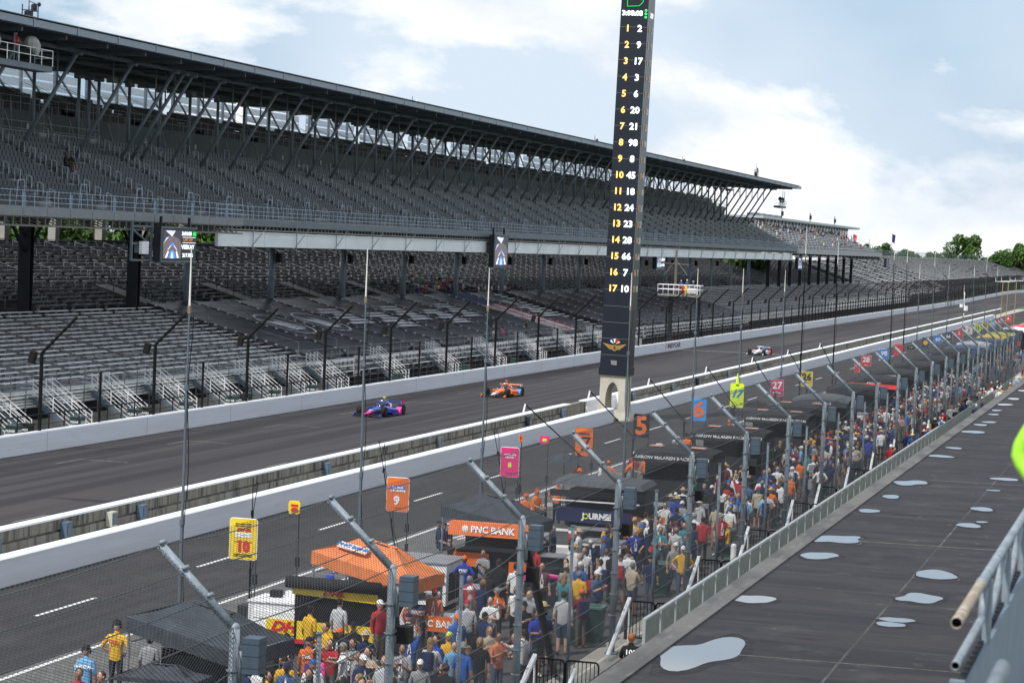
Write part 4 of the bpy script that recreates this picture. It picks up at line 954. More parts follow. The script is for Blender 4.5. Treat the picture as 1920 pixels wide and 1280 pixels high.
# ================================================================== RACING CARS
def ring(x, w, z0, z1, n=12, k=2.6):
    r = []
    for i in range(n):
        t = 2 * math.pi * i / n; c, s_ = math.cos(t), math.sin(t)
        r.append((x, w * math.copysign(abs(c) ** (2 / k), c), (z0 + z1) / 2 + (z1 - z0) / 2 * math.copysign(abs(s_) ** (2 / k), s_)))
    return r
def racing_car(label, c1, c2, c3, cam_c, loc, rz, num, wing_c):
    """car points along +x; length 5.1 m"""
    t = empty('racing_car', label, 'racing car', loc, rz)
    b = MB(); b.loft([ring(2.55, .08, .18, .26), ring(2.2, .13, .15, .33), ring(1.7, .19, .14, .42), ring(1.1, .26, .12, .55), ring(.55, .34, .10, .64), ring(.1, .38, .1, .66), ring(-.4, .38, .1, .62), ring(-1.0, .30, .1, .55), ring(-1.7, .2, .12, .45), ring(-2.2, .1, .2, .38)]); b.build('chassis', c1, t, smooth=True)
    b = MB(); b.loft([ring(2.56, .07, .17, .27), ring(2.2, .135, .14, .335), ring(1.75, .19, .13, .42)]); b.build('nose', c2, t, smooth=True)
    b = MB(); b.loft([ring(-.35, .14, .6, .92), ring(-.55, .17, .5, 1.0), ring(-.9, .15, .45, .88), ring(-1.5, .10, .4, .68), ring(-2.1, .04, .35, .5)]); b.build('engine_cover', c1 if c3 is None else c3, t, smooth=True)
    for s in (-1, 1):
        b = MB(); b.loft([[(x, s * (y0 + (y1 - y0) * u), z0 + (z1 - z0) * v) for u, v in ((0, 0), (1, 0), (1, .8), (.8, 1), (0, 1))] for x, y0, y1, z0, z1 in ((.35, .36, .80, .22, .5), (.05, .34, .93, .08, .52), (-.6, .3, .93, .06, .47), (-1.2, .22, .78, .06, .38), (-1.7, .16, .4, .06, .3))][::1 if s > 0 else -1]); b.build('sidepod', c1, t, smooth=False)
        b = MB(); b.box((-.3, s * .80, .06), (2.6, .42, .035)); b.build('floor_edge', black, t)
        b = MB()     # rear wheel pod
        b.loft([[(x, s * y, z) for y, z in ((.62, z0), (.97, z0), (.97, z1), (.62, z1))] for x, z0, z1 in ((-.75, .05, .14), (-1.0, .05, .42), (-1.17, .08, .52))][::1 if s > 0 else -1]); b.build('wheel_guard', wing_c, t)
        for x, r_, wd in ((1.48, .325, .30), (-1.52, .345, .38)):
            y = s * (.97 - wd / 2)
            w = MB(); w.loft([[(x + rr * math.cos(2 * math.pi * k / 20), y + dy, .345 + rr * math.sin(2 * math.pi * k / 20)) for k in range(20)] for dy, rr in ((-wd / 2, r_ * .62), (-wd / 2, r_ * .93), (-wd / 2 + .04, r_), (wd / 2 - .04, r_), (wd / 2, r_ * .93), (wd / 2, r_ * .62))]); wo = w.build('wheel', rubber, t, smooth=True)
            w = MB(); w.tube((x, y - wd / 2 - .006, .345), (x, y + wd / 2 + .006, .345), r_ * .6, 16); w.build('rim', dsteel, wo)
            w = MB()
            for z0, z1, dx in ((.2, .28, .25), (.2, .28, -.25), (.42, .42, .2), (.42, .42, -.2)): w.tube((x + dx, s * .22, z0), (x, s * (.97 - wd), z1), .018, 5)
            w.build('suspension_arm', black, t)
    b = MB(); b.loft([ring(.62, .25, .58, .64), ring(.35, .33, .6, .82), ring(.0, .33, .6, .93), ring(-.3, .25, .6, .95)], cap=True); b.build('aeroscreen', C('aeroscreen_glass', (.02, .03, .05), .08, spec=.8), t, smooth=True)
    b = MB(); b.path([(.66, 0, .6), (.3, .0, .88)], .025, 6); b.path([(.3, .0, .88), (.1, .3, .93), (-.35, .3, .92)], .03, 6); b.path([(.3, 0, .88), (.1, -.3, .93), (-.35, -.3, .92)], .03, 6); b.build('halo_frame', c1, t)
    b = MB(); b.ell((-.08, 0, .84), (.14, .12, .14), 10, 7); b.build('driver_helmet', whitep, t)
    b = MB(); b.tube((-.5, 0, .98), (-.5, 0, 1.12), .02, 5); b.box((-.52, 0, 1.14), (.18, .16, .08)); b.build('roll_hoop_camera', cam_c, t)
    fw = MB(); fw.box((2.35, 0, .10), (.34, 1.82, .025), 0, 0, R(4)); fw.box((2.12, .6, .17), (.16, .6, .02), 0, 0, R(22)); fw.box((2.12, -.6, .17), (.16, .6, .02), 0, 0, R(22)); fo = fw.build('front_wing', black, t)
    for s in (-1, 1):
        w = MB(); w.loft([[(x, s * y, z) for y, z in ((.86, .05), (.95, .05), (.93, z1), (.88, z1))] for x, z1 in ((2.5, .10), (2.3, .22), (2.02, .25))]); w.build('endplate', c1, fo)
        w = MB(); w.bar((2.45, s * .12, .25), (2.4, s * .14, .1), .03); w.build('wing_pylon', c2, fo)
    rw = MB(); rw.box((-2.15, 0, .78), (.28, 1.25, .03), 0, 0, R(10)); rw.box((-2.05, 0, .45), (.3, 1.1, .025)); ro = rw.build('rear_wing', c3 or c1, t)
    for s in (-1, 1):
        w = MB(); w.b2((-2.35, s * .62, .3), (-1.85, s * .645, .86)); w.build('endplate', c2, ro)
    text(num, .26, whitep, t, (1.7, 0, .43), (R(8), 0, R(90)), bold=.01)
    text(num, .32, whitep, t, (-1.05, .23, .62), (R(70), 0, R(180)), bold=.01)
    return t
CB = C('car_blue', (.02, .04, .30), .25, coat=.6); CP = C('car_pink', (.80, .03, .30), .25, coat=.6); CY = C('car_yellow', (.75, .65, .03), .3)
CO = C('car_orange', (.82, .17, .02), .25, coat=.6); CL = C('car_light_blue', (.08, .25, .6), .25, coat=.6); CW = C('car_white', (.75, .77, .8), .25, coat=.6)
racing_car('blue and pink open wheel racing car leading on the track', CB, CP, CB, CY, (-49.3, 144.0, .0), R(-94), '20', CP)
racing_car('orange and blue open wheel racing car between the pink car and the tower', CO, CW, CO, CO, (-48.2, 169.0, .0), R(-94), '9', CL)
racing_car('white and blue open wheel racing car on the finish line beyond the tower', CW, CW, CL, dsteel, (-45.0, 262.5, .0), R(-94), '17', redp)
# ================================================================== ROOF DECK ON THE RIGHT
ramp_mat('damp_membrane', (.020, .019, .022), [((5, 5, 1), (.034, .032, .036), .5, .62, 5)], .9, 0)
rd = empty('roof_terrace', 'dark flat membrane roof with puddles running beside the pit walkway', 'roof')
b = MB(); b.b2((-7.92, -5, 4.4), (-2.0, 260, 4.80)); b.build('membrane', memb, rd)
b = MB(); b.hexa([(-8.28, -5, 4.3), (-7.92, -5, 4.3), (-7.92, 260, 4.3), (-8.28, 260, 4.3), (-8.28, -5, 4.90), (-7.92, -5, 4.84), (-7.92, 260, 4.84), (-8.28, 260, 4.90)]); b.build('parapet', parm, rd)
b = MB(); b.b2((-8.32, -5, 4.2), (-8.282, 260, 4.78)); b.build('gutter', C('gutter_grey', (.2, .21, .21)), rd)
b = MB()
for y, w in ((38.4, .05), (55.3, .09), (72.0, .09), (88.6, .09), (105, .09), (121, .09)):
    b = MB(); b.face([(-7.0 if y > 40 else -8, y, 4.804), (-2, y + .25, 4.804), (-2, y + .25 + w, 4.804), (-7.0 if y > 40 else -8, y + w, 4.804)])
    b.build('membrane_seam', C('seam_pale', (.12, .115, .11), .8, var=.5, scale=6), rd)
b = MB(); b.face([(-5.09, 20, 4.803), (-5.045, 20, 4.803), (-5.045, 200, 4.803), (-5.09, 200, 4.803)]); b.build('membrane_seam', ramp_mat('seam_dim', (.045, .043, .045), [((6, .5, 1), (.11, .105, .10), .5, .65, 5)], .8, 0), rd)
pud = [(-7.32, 38.3, .60, 1.55, 1), (-7.6, 44.8, .40, .55, 0), (-7.4, 52.1, .40, .62, 0), (-7.45, 55.4, .50, .85, 1), (-7.55, 62.1, .25, .5, 0), (-7.45, 66.2, .25, .5, 0), (-7.4, 70.7, .5, .75, 1), (-4.75, 43.05, .25, .3, 0), (-4.7, 43.65, .3, .3, 0), (-4.6, 46.7, .42, .65, 1), (-4.65, 50.4, .45, .7, 0), (-4.8, 60.3, .3, .5, 0), (-4.8, 64.5, .3, .5, 0), (-4.85, 73.9, .4, .5, 0), (-4.9, 70, .2, .2, 0), (-4.55, 61.3, .15, .2, 0), (-7.5, 81, .42, .5, 0), (-7.4, 84.9, .3, .4, 0), (-7.45, 93.5, .45, .7, 0), (-7.5, 97.8, .3, .5, 0), (-7.3, 99.8, .3, .5, 0), (-7.5, 105, .22, .5, 0), (-7.6, 108, .22, .5, 0), (-7.6, 112.8, .4, .7, 0), (-7.5, 118, .3, .7, 0), (-7.5, 126, .3, .8, 0), (-7.4, 133, .35, .8, 0), (-4.8, 83, .3, .5, 0), (-4.7, 96, .3, .6, 0)]
for i, (x, y, a, c, irr) in enumerate(pud):
    rnd = random.Random(i); ph = [rnd.uniform(0, 6.3) for _ in range(4)]; pts = []
    for k in range(36):
        t = 2 * math.pi * k / 36; q = 1 + .10 * math.sin(2 * t + ph[0]) + .07 * math.sin(3 * t + ph[1]) + .03 * math.sin(6 * t + ph[2]) + irr * .14 * math.sin(4 * t + ph[3])
        pts.append((a * q * math.cos(t) + irr * .25 * math.sin(t) * a, c * q * math.sin(t), .008))
    b = MB(); b.face(pts)
    lab = 'rain puddle on the dark roof, ' + ('largest one, beside the parapet at the bottom' if i == 0 else ('%s from the camera along the parapet side' % ORD[[0, 1, 2, 3, 4, 5, 6, 16, 17, 18, 19, 20, 21, 22, 23, 24, 25, 26].index(i)] if x < -6 else '%s from the camera along the seam side' % ORD[[7, 8, 9, 10, 11, 15, 12, 14, 13, 27, 28].index(i)]))
    dm = MB(); dm.face([(p[0] * (1.22 + .12 * math.sin(k * 1.3 + ph[0])) + .03, p[1] * (1.25 + .15 * math.sin(k * .9 + ph[1])) - .1, .0) for k, p in enumerate(pts)]); dm.build('damp_patch', MATS['damp_membrane'], rd, loc=(x, y, 4.8022 + .0001 * i))
    b.build('puddle', waterm, None, loc=(x, y, 4.802), label=lab, cat='puddle', group='rain puddles on the roof')
    # dried silt rim
    if i in (3, 10): 
        r_ = MB(); P2 = [(p[0] * 1.13 + .02, p[1] * 1.16 - .25, .003) for p in pts]; P1 = [(p[0] * 1.09 + .02, p[1] * 1.12 - .25, .003) for p in pts]
        for k in range(36): r_.face([P1[k], P2[k], P2[(k + 1) % 36], P1[(k + 1) % 36]])
        r_.build('silt_ring', C('silt', (.10, .098, .095), .8, var=.5, scale=8), rd, loc=(x, y, 4.802))
# teal barriers and gates below the parapet
bar = MB(); bar.b2((-.03, .06, .0), (.03, 1.84, .62)); barm = bar.mesh('panel', tealp); bar = MB(); bar.b2((-.05, 0, .62), (.05, 1.9, .68)); bar.b2((-.04, 0, -.4), (.04, .06, .62)); bart = bar.mesh('frame', C('barrier_frame_grey', (.30, .33, .34), .5))
y = 61.0; t = empty('teal_barrier', 'long row of teal barrier panels with pale frames beside the roof edge', 'barrier', (-13.25, 0, .95))
while y < 141: link('panel', barm, t, (0, y, 0)); link('frame', bart, t, (0, y, 0)); y += 2.0
b = MB(); b.b2((-13.28, 141, .95), (-13.22, 205, 1.57)); b.build('barrier_run', tealp, None, label='far continuous run of teal barrier beside the roof edge', cat='barrier')
b = MB(); b.b2((-13.2, 40, 0), (-12.0, 210, .5)); b.b2((-12.0, 40, 0), (-10.8, 210, .9)); b.b2((-10.8, 40, 0), (-9.0, 210, 1.3)); b.build('terrace_steps', conc, None, label='grey concrete steps below the roof edge beside the teal barriers', cat='steps')
def gate_mesh():
    f = MB(); f.path([(0, 0, .08), (0, 0, 1.08), (.06, 0, 1.15), (.78, 0, 1.15), (.84, 0, 1.08), (.84, 0, .08), (0, 0, .08)], .025, 6)
    g = MB()
    for q in range(1, 8): g.tube((.105 * q, 0, .1), (.105 * q, 0, 1.13), .012, 4)
    return f.mesh('gate_frame', black), g.mesh('gate_bar', black)
gf, gb = gate_mesh()
for i, y in enumerate([56.5, 67.0, 77.3, 86.7, 97.2, 104.8, 114.5, 124, 133.5, 143, 152.5, 162, 172, 182]):
    t = empty('crowd_gate', 'pair of black barred gates across the path between fence and roof, %s nearest the camera' % ORD[i], 'gate', (-15.1, y, 0), 0, 'black gates between fence and roof')
    for s in (0, .88): link('gate_frame', gf, t, (s, 0, 0)); link('gate_bar', gb, t, (s, 0, 0), kind='stuff')
    b = MB(); b.box((0, .2, .65), (.08, .5, 1.3)); b.build('end_post', black, t)
    t = empty('stair_handrail', 'pale sloping handrail beside the black gates, %s nearest the camera' % ORD[i], 'handrail', (-14.95, y - .3, 0), 0, 'pale handrails beside the gates')
    b = MB(); b.bar((0, 0, 1.25), (.25, -3.6, .15), .10, .12); b.tube((0, 0, 0), (0, 0, 1.25), .03, 6); b.tube((.25, -3.5, 0), (.25, -3.5, .2), .03, 6); b.build('rail', alu, t)
    b = MB(); b.bar((1.05, 0, 1.0), (1.25, -2.8, .2), .07, .08); b.tube((1.05, 0, 0), (1.05, 0, 1.0), .03, 6); b.build('rail', alu, t)
lid = MB(); lid.loft([[(sx * w, sy * w, z) for sx, sy in ((-1, -1), (1, -1), (1, 1), (-1, 1))] for w, z in ((.25, 0), (.31, 1.0))]); lid.m = 0
for z in (.3, .6, .85): lid.box((0, 0, z), (.60, .60, .03))
lm = lid.mesh('bin_body', bing); rim = MB()
for a in range(4): 
    s, c = math.sin(a * math.pi / 2), math.cos(a * math.pi / 2); rim.box((c * .3, s * .3, 1.02), (.08 if c * c > .5 else .66, .08 if s * s > .5 else .66, .06))
rm2 = rim.mesh('bin_rim', C('bin_rim2', (.10, .17, .16), .4)); bag = MB(); bag.b2((-.27, -.27, .9), (.27, .27, .96)); bgm = bag.mesh('bin_bag', C('bag_pale', (.35, .4, .4), .3))
for i, (x, y) in enumerate([(-16.35, 65.4), (-15.9, 66.2), (-16.1, 76.6), (-15.95, 87.3), (-16.1, 98.2), (-16.0, 112.5), (-16.1, 126), (-15.9, 139), (-16.0, 150.0)]):
    t = empty('wheeled_bin', 'dark green square bin by the catch fence, %s nearest the camera' % ORD[i], 'bin', (x, y, 0), 0, 'green bins along the catch fence')
    link('bin_body', lm, t); link('bin_rim', rm2, t); link('bin_bag', bgm, t)
b = MB(); b.tube((-15.15, 84.6, 0), (-15.15, 84.6, .75), .11, 10); b.ell((-15.15, 84.6, .75), (.11, .11, .1), 10, 6); b.build('gas_cylinder', alu, None, label='silver gas cylinder beside the green bin behind the fence', cat='gas cylinder')
# ================================================================== FOREGROUND RAILING
fr = empty('foreground_railing', 'galvanised pipe railing with an open pipe end at the lower right', 'railing', (0, 0, 0))
RX = -1.1
b = MB()
def openpipe(mb, p, q, r, n=20):
    p = Vector(p); q = Vector(q); i = len(mb.v); d = (q - p).normalized(); a = d.orthogonal().normalized(); c = d.cross(a)
    for cc, rr in ((p + d * .06, r * .84), (p, r * .86), (p, r), (q, r)):
        for k in range(n): t = 2 * math.pi * k / n; mb.v.append(tuple(cc + (a * math.cos(t) + c * math.sin(t)) * rr))
    for j in range(3):
        for k in range(n): l = (k + 1) % n; mb.f.append([i + j * n + k, i + j * n + l, i + (j + 1) * n + l, i + (j + 1) * n + k]); mb.mi.append(mb.m)
    mb.m += 1; mb.f.append([i + k for k in range(n)]); mb.mi.append(mb.m); mb.m -= 1
openpipe(b, (RX, 13.3, 9.47), (RX, 15.0, 9.47), .034); b.build('top_rail_end', [rustp, black], fr, smooth=True)
b = MB(); openpipe(b, (RX, 15.0, 9.47), (RX, 40, 9.47), .032); b.tube((RX, 14.98, 9.47), (RX, 15.1, 9.47), .037, 20); b.build('top_rail', [galv, black], fr, smooth=True)
b = MB(); openpipe(b, (RX, 13.35, 9.22), (RX, 15.2, 9.22), .026); b.tube((RX, 15.2, 9.22), (RX, 15.35, 9.40), .028, 12); b.build('lower_rail', [galv, black], fr, smooth=True)
b = MB()
y = 15.4
while y < 40: b.tube((RX + .02, y, 8.0), (RX + .02, y, 9.45), .03, 10); b.path([(RX, y + .5, 9.15), (RX, y + .8, 9.2), (RX, y + 1.3, 9.3), (RX, y + 1.7, 9.42)], .026, 8); y += 1.75
b.build('rail_post', galv, fr)
b = MB(); b.b2((RX + .02, 13.3, 7.9), (RX + .05, 40, 9.05)); b.m = 1
y = 13.4
while y < 36: b.b2((RX - .02, y, 7.9), (RX + .02, y + .03, 9.08)); y += .20
b.m = 2; y = 13.4
while y < 36:
    for k in range(3): z = 8.2 + .28 * k; b.path([(RX - .015, y, z), (RX - .02, y + .25, z + .04), (RX - .02, y + .38, z + .2)], .008, 5)
    y += .5
b.build('guard_panel', [C('guard_blue_grey', (.12, .17, .22), .5), dsteel, galv], fr)
b = MB(); b.b2((RX - .02, 13.25, 7.9), (RX + .06, 13.33, 9.15)); b.build('panel_end_frame', galv, fr)
b = MB(); b.tube((-.66, 6.0, 9.72), (-.66, 10.5, 9.72), .035, 16); b.build('near_hand_rail', galv, fr, smooth=True)
b = MB(); b.b2((-1.05, 5.0, 7.8), (4, 45, 7.85)); b.build('upper_walkway', C('walkway_plate', (.2, .22, .24)), None, label='grey metal walkway floor behind the foreground railing', cat='walkway')
# ================================================================== PIT EQUIPMENT
def canopy(name, label, cx, cy, hx, hy, ze, zp, M, rz=0, skirt=.35, cat='canopy', legs=True, wall=None, tilt=0.0):
    t = empty(name, label, cat, (cx, cy, 0), rz)
    b = MB(); n = 6
    c = [(-hx, -hy), (hx, -hy), (hx, hy), (-hx, hy)]; top = [(-hx * .35, -hy * .12), (hx * .35, -hy * .12), (hx * .35, hy * .12), (-hx * .35, hy * .12)]
    mid = [((a[0] + d[0]) / 2, (a[1] + d[1]) / 2) for a, d in zip(c, top)]
    zm = (ze + zp) / 2 - .06
    for k in range(4):
        l = (k + 1) % 4
        for P, zq, Q, zr in ((c, ze, mid, zm), (mid, zm, top, zp)):
            for j in range(n):
                u0, u1 = j / n, (j + 1) / n
                def I(A, u, z, amp): w = -amp * math.sin(u * math.pi); return (A[k][0] + (A[l][0] - A[k][0]) * u, A[k][1] + (A[l][1] - A[k][1]) * u, z + w + random.uniform(-.012, .012) - tilt * (A[k][0] + (A[l][0] - A[k][0]) * u))
                b.face([I(P, u0, zq, .07), I(P, u1, zq, .07), I(Q, u1, zr, .04), I(Q, u0, zr, .04)])
        b.face([(c[k][0], c[k][1], ze - skirt - tilt * c[k][0]), (c[l][0], c[l][1], ze - skirt - tilt * c[l][0]), (c[l][0], c[l][1], ze - tilt * c[l][0]), (c[k][0], c[k][1], ze - tilt * c[k][0])])
    b.face([(p[0], p[1], zp - tilt * p[0]) for p in top]); b.build('canopy_cover', M, t)
    if legs:
        b = MB()
        for x, y in c: b.tube((x * .96, y * .96, 0), (x * .96, y * .96, ze - tilt * x), .035, 6)
        for k in range(4): b.tube((c[k][0] * .96, c[k][1] * .96, ze - .3), (c[(k + 1) % 4][0] * .96, c[(k + 1) % 4][1] * .96, ze - .3), .02, 4)
        b.build('frame', aluw, t)
    return t
def cart(label, cx, cy, sx, sy, h, M, name='pit_cart', rz=0, trim=None):
    t = empty(name, label, 'pit cart', (cx, cy, 0), rz)
    b = MB(); b.box((0, 0, h / 2 + .08), (sx, sy, h - .16)); b.build('body', M, t)
    b = MB(); b.box((0, 0, h + .02), (sx + .08, sy + .08, .04)); b.build('top', trim or aluw, t)
    b = MB()
    for a in (-1, 1):
        for c in (-1, 1): b.tube((a * sx * .4, c * sy * .42 - .04, .09), (a * sx * .4, c * sy * .42 + .04, .09), .09, 8)
    b.build('castor', black, t); b = MB()
    for k in range(3): b.box((0, -sy / 2 - .012, h * (.3 + .22 * k)), (sx * .85, .02, h * .16))
    for k in range(2): b.box((sx / 2 + .012, -sy * .2 + .4 * sy * k, h * .5), (.02, sy * .35, h * .6))
    b.build('drawer_front', trim or dsteel, t); return t
# 1: nearest charcoal canopy
t = canopy('pit_canopy', 'charcoal fabric canopy over the nearest pit cart at the bottom left', -21.3, 50.6, 1.5, 1.35, 2.25, 2.75, greyf, tilt=.2, rz=R(-6))
b = MB(); b.box((.1, .3, .95), (2.2, 1.7, 1.8)); b.m = 1; b.box((.1, -.58, 1.3), (1.9, .05, .7)); b.box((1.22, .3, 1.1), (.04, 1.4, 1.2)); b.build('command_cart', [black, C('cart_screen', (.02, .03, .04), .15)], t)
t = canopy('small_canopy', 'small low grey canopy in front of the charcoal canopy at the bottom left', -20.7, 46.6, .95, .5, 1.85, 2.1, greyf, skirt=.10, legs=False)
b = MB(); b.tube((0, 0, 0), (0, 0, 2.1), .03, 8); b.build('pole', aluw, t)
t = cart('white timing cart with a yellow and red delivery logo', -23.45, 61.3, 2.0, 1.3, 1.25, whitep, trim=whitep)
b = MB(); b.box((.2, -.70, .62), (1.25, .03, .42)); b.build('logo_panel', yellow, t); text('DHL', .38, redp, t, (.2, -.725, .62), bold=.02, shear=.35, sx=1.35)
for k in range(3):
    b = MB(); b.box((-.5 + .45 * k, .2, 1.35 + .03), (.3, .25, .22)); b.build('equipment_box', [black, whitep, black][k], t)
t = canopy('pit_canopy', 'bright orange canopy with a bank logo', -21.2, 62.2, 1.55, 1.15, 2.4, 2.95, fabo, tilt=.2, rz=R(-5))
b = MB(); b.box((-.5, -.62, 2.82), (.9, .32, .03), 0, R(20), R(10)); b.build('logo_panel', C('logo_pale', (.75, .6, .5)), t); text('PNC BANK', .2, bluep, t, (-.5, -.63, 2.85), (R(20), R(10), 0), bold=.008)
t = empty('awning_cart', 'black cart with a rolled awning and yellow panels under the orange canopy', 'pit cart', (-21.6, 59.9, 0))
b = MB(); b.box((0, .6, 1.0), (2.3, 1.4, 1.9)); b.build('body', black, t); b = MB(); b.tube((-1.35, -.25, 2.05), (1.35, -.25, 2.05), .17, 12); b.build('rolled_awning', blackf, t, smooth=True)
b = MB(); b.hexa([(-1.2, -.2, 1.72), (1.2, -.2, 1.62), (1.2, .0, 1.62), (-1.2, 0, 1.72), (-1.2, -.2, 1.94), (1.2, -.2, 1.90), (1.2, 0, 1.9), (-1.2, 0, 1.94)]); b.box((.1, -.13, .72), (2.3, .05, .5)); b.build('yellow_panel', yellow, t); text('DHL', .2, redp, t, (0, -.22, 1.8), shear=.3, sx=1.6, bold=.01); b = MB(); b.box((0, -.16, .42), (2.3, .04, .12)); b.build('red_stripe', redp, t)
t = cart('long white pit box with blue bank lettering left of the charcoal canopy', -22.5, 70.2, 2.3, 2.0, 1.45, whitep); text('PNC BANK', .42, bluep, t, (.1, -1.04, 1.0), bold=.012); b = MB(); b.ell((-.98, -1.02, 1.0), (.14, .02, .14), 12, 6); b.build('logo_dot', orange, t)
t = canopy('pit_canopy', 'wide charcoal fabric canopy behind the orange bank awning', -21.9, 76.6, 1.55, 1.35, 2.3, 2.85, greyf, tilt=.16, rz=R(-4))
b = MB(); b.box((.2, .2, 1.0), (2.0, 2.2, 2.0)); b.build('command_cart', black, t)
t = empty('awning', 'orange awning with white bank lettering below the charcoal canopy', 'awning', (-21.1, 73.0, 0))
b = MB(); b.hexa([(-1.35, -.25, 1.95), (1.35, -.25, 1.95), (1.35, .2, 1.95), (-1.35, .2, 1.95), (-1.35, -.15, 2.38), (1.35, -.15, 2.38), (1.35, .2, 2.38), (-1.35, .2, 2.38)]); b.build('fabric', orange, t); b = MB(); b.tube((-1.3, 0, 0), (-1.3, 0, 2), .04, 6); b.tube((1.3, 0, 0), (1.3, 0, 2), .04, 6); b.build('pole', dsteel, t)
text('PNC BANK', .30, whitep, t, (.15, -.235, 2.16), (R(77), 0, 0), bold=.01); b = MB(); b.ell((-.78, -.22, 2.16), (.12, .03, .12), 12, 6); b.build('logo_dot', whitep, t)
b = MB(); b.box((-.7, .3, 1.1), (1.2, .06, .45)); b.build('lower_panel', orange, t); b = MB(); b.box((.95, .3, .9), (.7, .06, .45)); b.build('lower_panel', orange, t)
b = MB(); b.box((0, .9, .7), (2.5, 1.0, 1.4)); b.build('cart_body', black, t)
t = empty('banner', 'orange banner strip by the white bib crewman under the near fence', 'banner', (-19.2, 61.6, .9)); b = MB(); b.box((0, 0, 0), (1.35, .04, .42)); b.build('fabric', orange, t); text('PNC BANK', .26, whitep, t, (0, -.03, 0), bold=.01)
cart('white equipment cart left of the JOURNIE tent', -22.3, 80.6, 2.2, 1.6, 1.1, whitep)
cart('white table cart with monitors in front of the JOURNIE tent', -19.2, 81.2, 1.4, .9, 1.0, whitep)
t = empty('pit_tent', 'black tent with a navy banner reading JOURNIE', 'tent', (-20.3, 85.6, 0))
b = MB(); b.hexa([(-1.75, -1.4, 2.62), (1.75, -1.4, 2.55), (1.75, 1.1, 2.6), (-1.75, 1.1, 2.68), (-1.6, -1.1, 2.80), (1.6, -1.1, 2.74), (1.6, .9, 2.78), (-1.6, .9, 2.82)]); b.build('roof_cover', C('tent_ribbed', (.07, .075, .085), .6, var=.35, scale=1.2, stretch=(14, .2, 1)), t)
b = MB(); b.box((.2, .3, 1.2), (2.9, 1.5, 2.4)); b.box((0, -1.3, 2.3), (3.6, .04, .25)); b.build('wall', black, t); b = MB(); b.hexa([(-1.5, -1.42, 1.28), (1.35, -1.42, 1.20), (1.35, -1.36, 1.2), (-1.5, -1.36, 1.28), (-1.5, -1.42, 1.82), (1.35, -1.42, 1.70), (1.35, -1.36, 1.7), (-1.5, -1.36, 1.82)]); b.build('banner', navy, t)
text('J  URNIE', .30, whitep, t, (.05, -1.44, 1.5), bold=.016); b = MB(); b.path([(-.36 + .09 * math.cos(k * .785), -1.44, 1.5 + .09 * math.sin(k * .785)) for k in range(9)], .022, 5); b.build('letter_ring', limep, t)
b = MB(); b.box((0, -1.46, 2.05), (3.3, .02, .05)); b.box((-.4, -1.6, .95), (2.8, .3, .06)); b.build('white_strip', whitep, t)
def dark_tent(i, cy, label, txt, hy=1.6, band=None, top=blackf, logos=True, cx=-20.8):
    t = empty('pit_tent', label, 'tent', (cx, cy, 0))
    b = MB(); rings = []
    for u in range(9):
        x = -1.75 + 3.5 * u / 8; z = 2.62 + .20 * math.sin(math.pi * u / 8); rings.append([(x, -hy, z - .16), (x, -hy * .7, z), (x, hy * .7, z + .02), (x, hy, z - .12)])
    for a, c in zip(rings[:-1], rings[1:]):
        for k in range(3): b.face([a[k], c[k], c[k + 1], a[k + 1]])
    for k in (0, 3):
        for a, c in zip(rings[:-1], rings[1:]): b.face([a[k], c[k], (c[k][0], c[k][1], 2.2), (a[k][0], a[k][1], 2.2)], k == 0)
    b.build('roof_cover', top, t)
    b = MB(); b.box((1.74, 0, 1.35), (.03, hy * 2, 1.9)); b.box((0, hy * .6, 1.2), (3.2, hy * .8, 2.1)); b.build('mesh_side', C('mesh_black', (.012, .013, .016), .8), t)
    b = MB(); b.box((.1, -hy * .35, .75), (2.6, hy * .9, 1.3)); b.build('cart_body', C('cart_graphite', (.03, .032, .036), .4, metal=.3), t)
    if txt: text(txt, .19, whitep, t, (0, -hy - .01, 2.40), bold=.004, sx=1.15)
    if logos:
        b = MB()
        for s in (-.9, .95): b.box((s, -hy * .3, 2.84), (.62, .55, .02))
        b.build('logo_patch', C('patch_salmon', (.62, .30, .2)), t)
    if band:
        b = MB(); b.hexa([(-1.8, -hy - .5, 2.12), (1.8, -hy - .5, 2.02), (1.8, -hy, 2.3), (-1.8, -hy, 2.36), (-1.8, -hy - .5, 2.15), (1.8, -hy - .5, 2.05), (1.8, -hy, 2.33), (-1.8, -hy, 2.39)]); b.build('awning_band', band, t)
    b = MB()
    for s in (-1.7, 1.7):
        for yy in (-hy, hy): b.tube((s, yy, 0), (s, yy, 2.5), .035, 5)
    b.build('frame', dsteel, t); return t
AM = 'ARROW McLAREN RACING TEAM'
dark_tent(0, 101.6, 'black arched tent with white team lettering directly below the black 5 board', AM)
dark_tent(1, 115.0, 'black arched tent with white team lettering below the blue 6 board', AM)
dark_tent(2, 129.0, 'black arched tent with white team lettering below the umbrella near the yellow 17 board', AM)
dark_tent(3, 137.0, 'black tent with a curved windscreen top between the 17 and 27 boards', '', 1.6)
dark_tent(4, 146.0, 'black tent with a pale lettered band right of the pink 27 board', 'BRAINMATICS', 2.2, logos=False, top=C('tent_graphite', (.05, .055, .06)))
dark_tent(5, 160.0, 'low white and black equipment tent left of the red awning', '', 1.5, logos=False)
dark_tent(6, 172.8, 'black tent with a red awning in front', 'ANDRETTI', 2.4, band=redp, logos=False)
dark_tent(7, 184.5, 'black tent with white lettering behind the red awning', 'GAINBRIDGE', 2.6, logos=False)
dark_tent(8, 200.0, 'black tent behind the leaning fence post below the red shield board', '', 2.6, logos=False)
dark_tent(9, 214.0, 'black tent under the shell board', '', 2.8, logos=False)
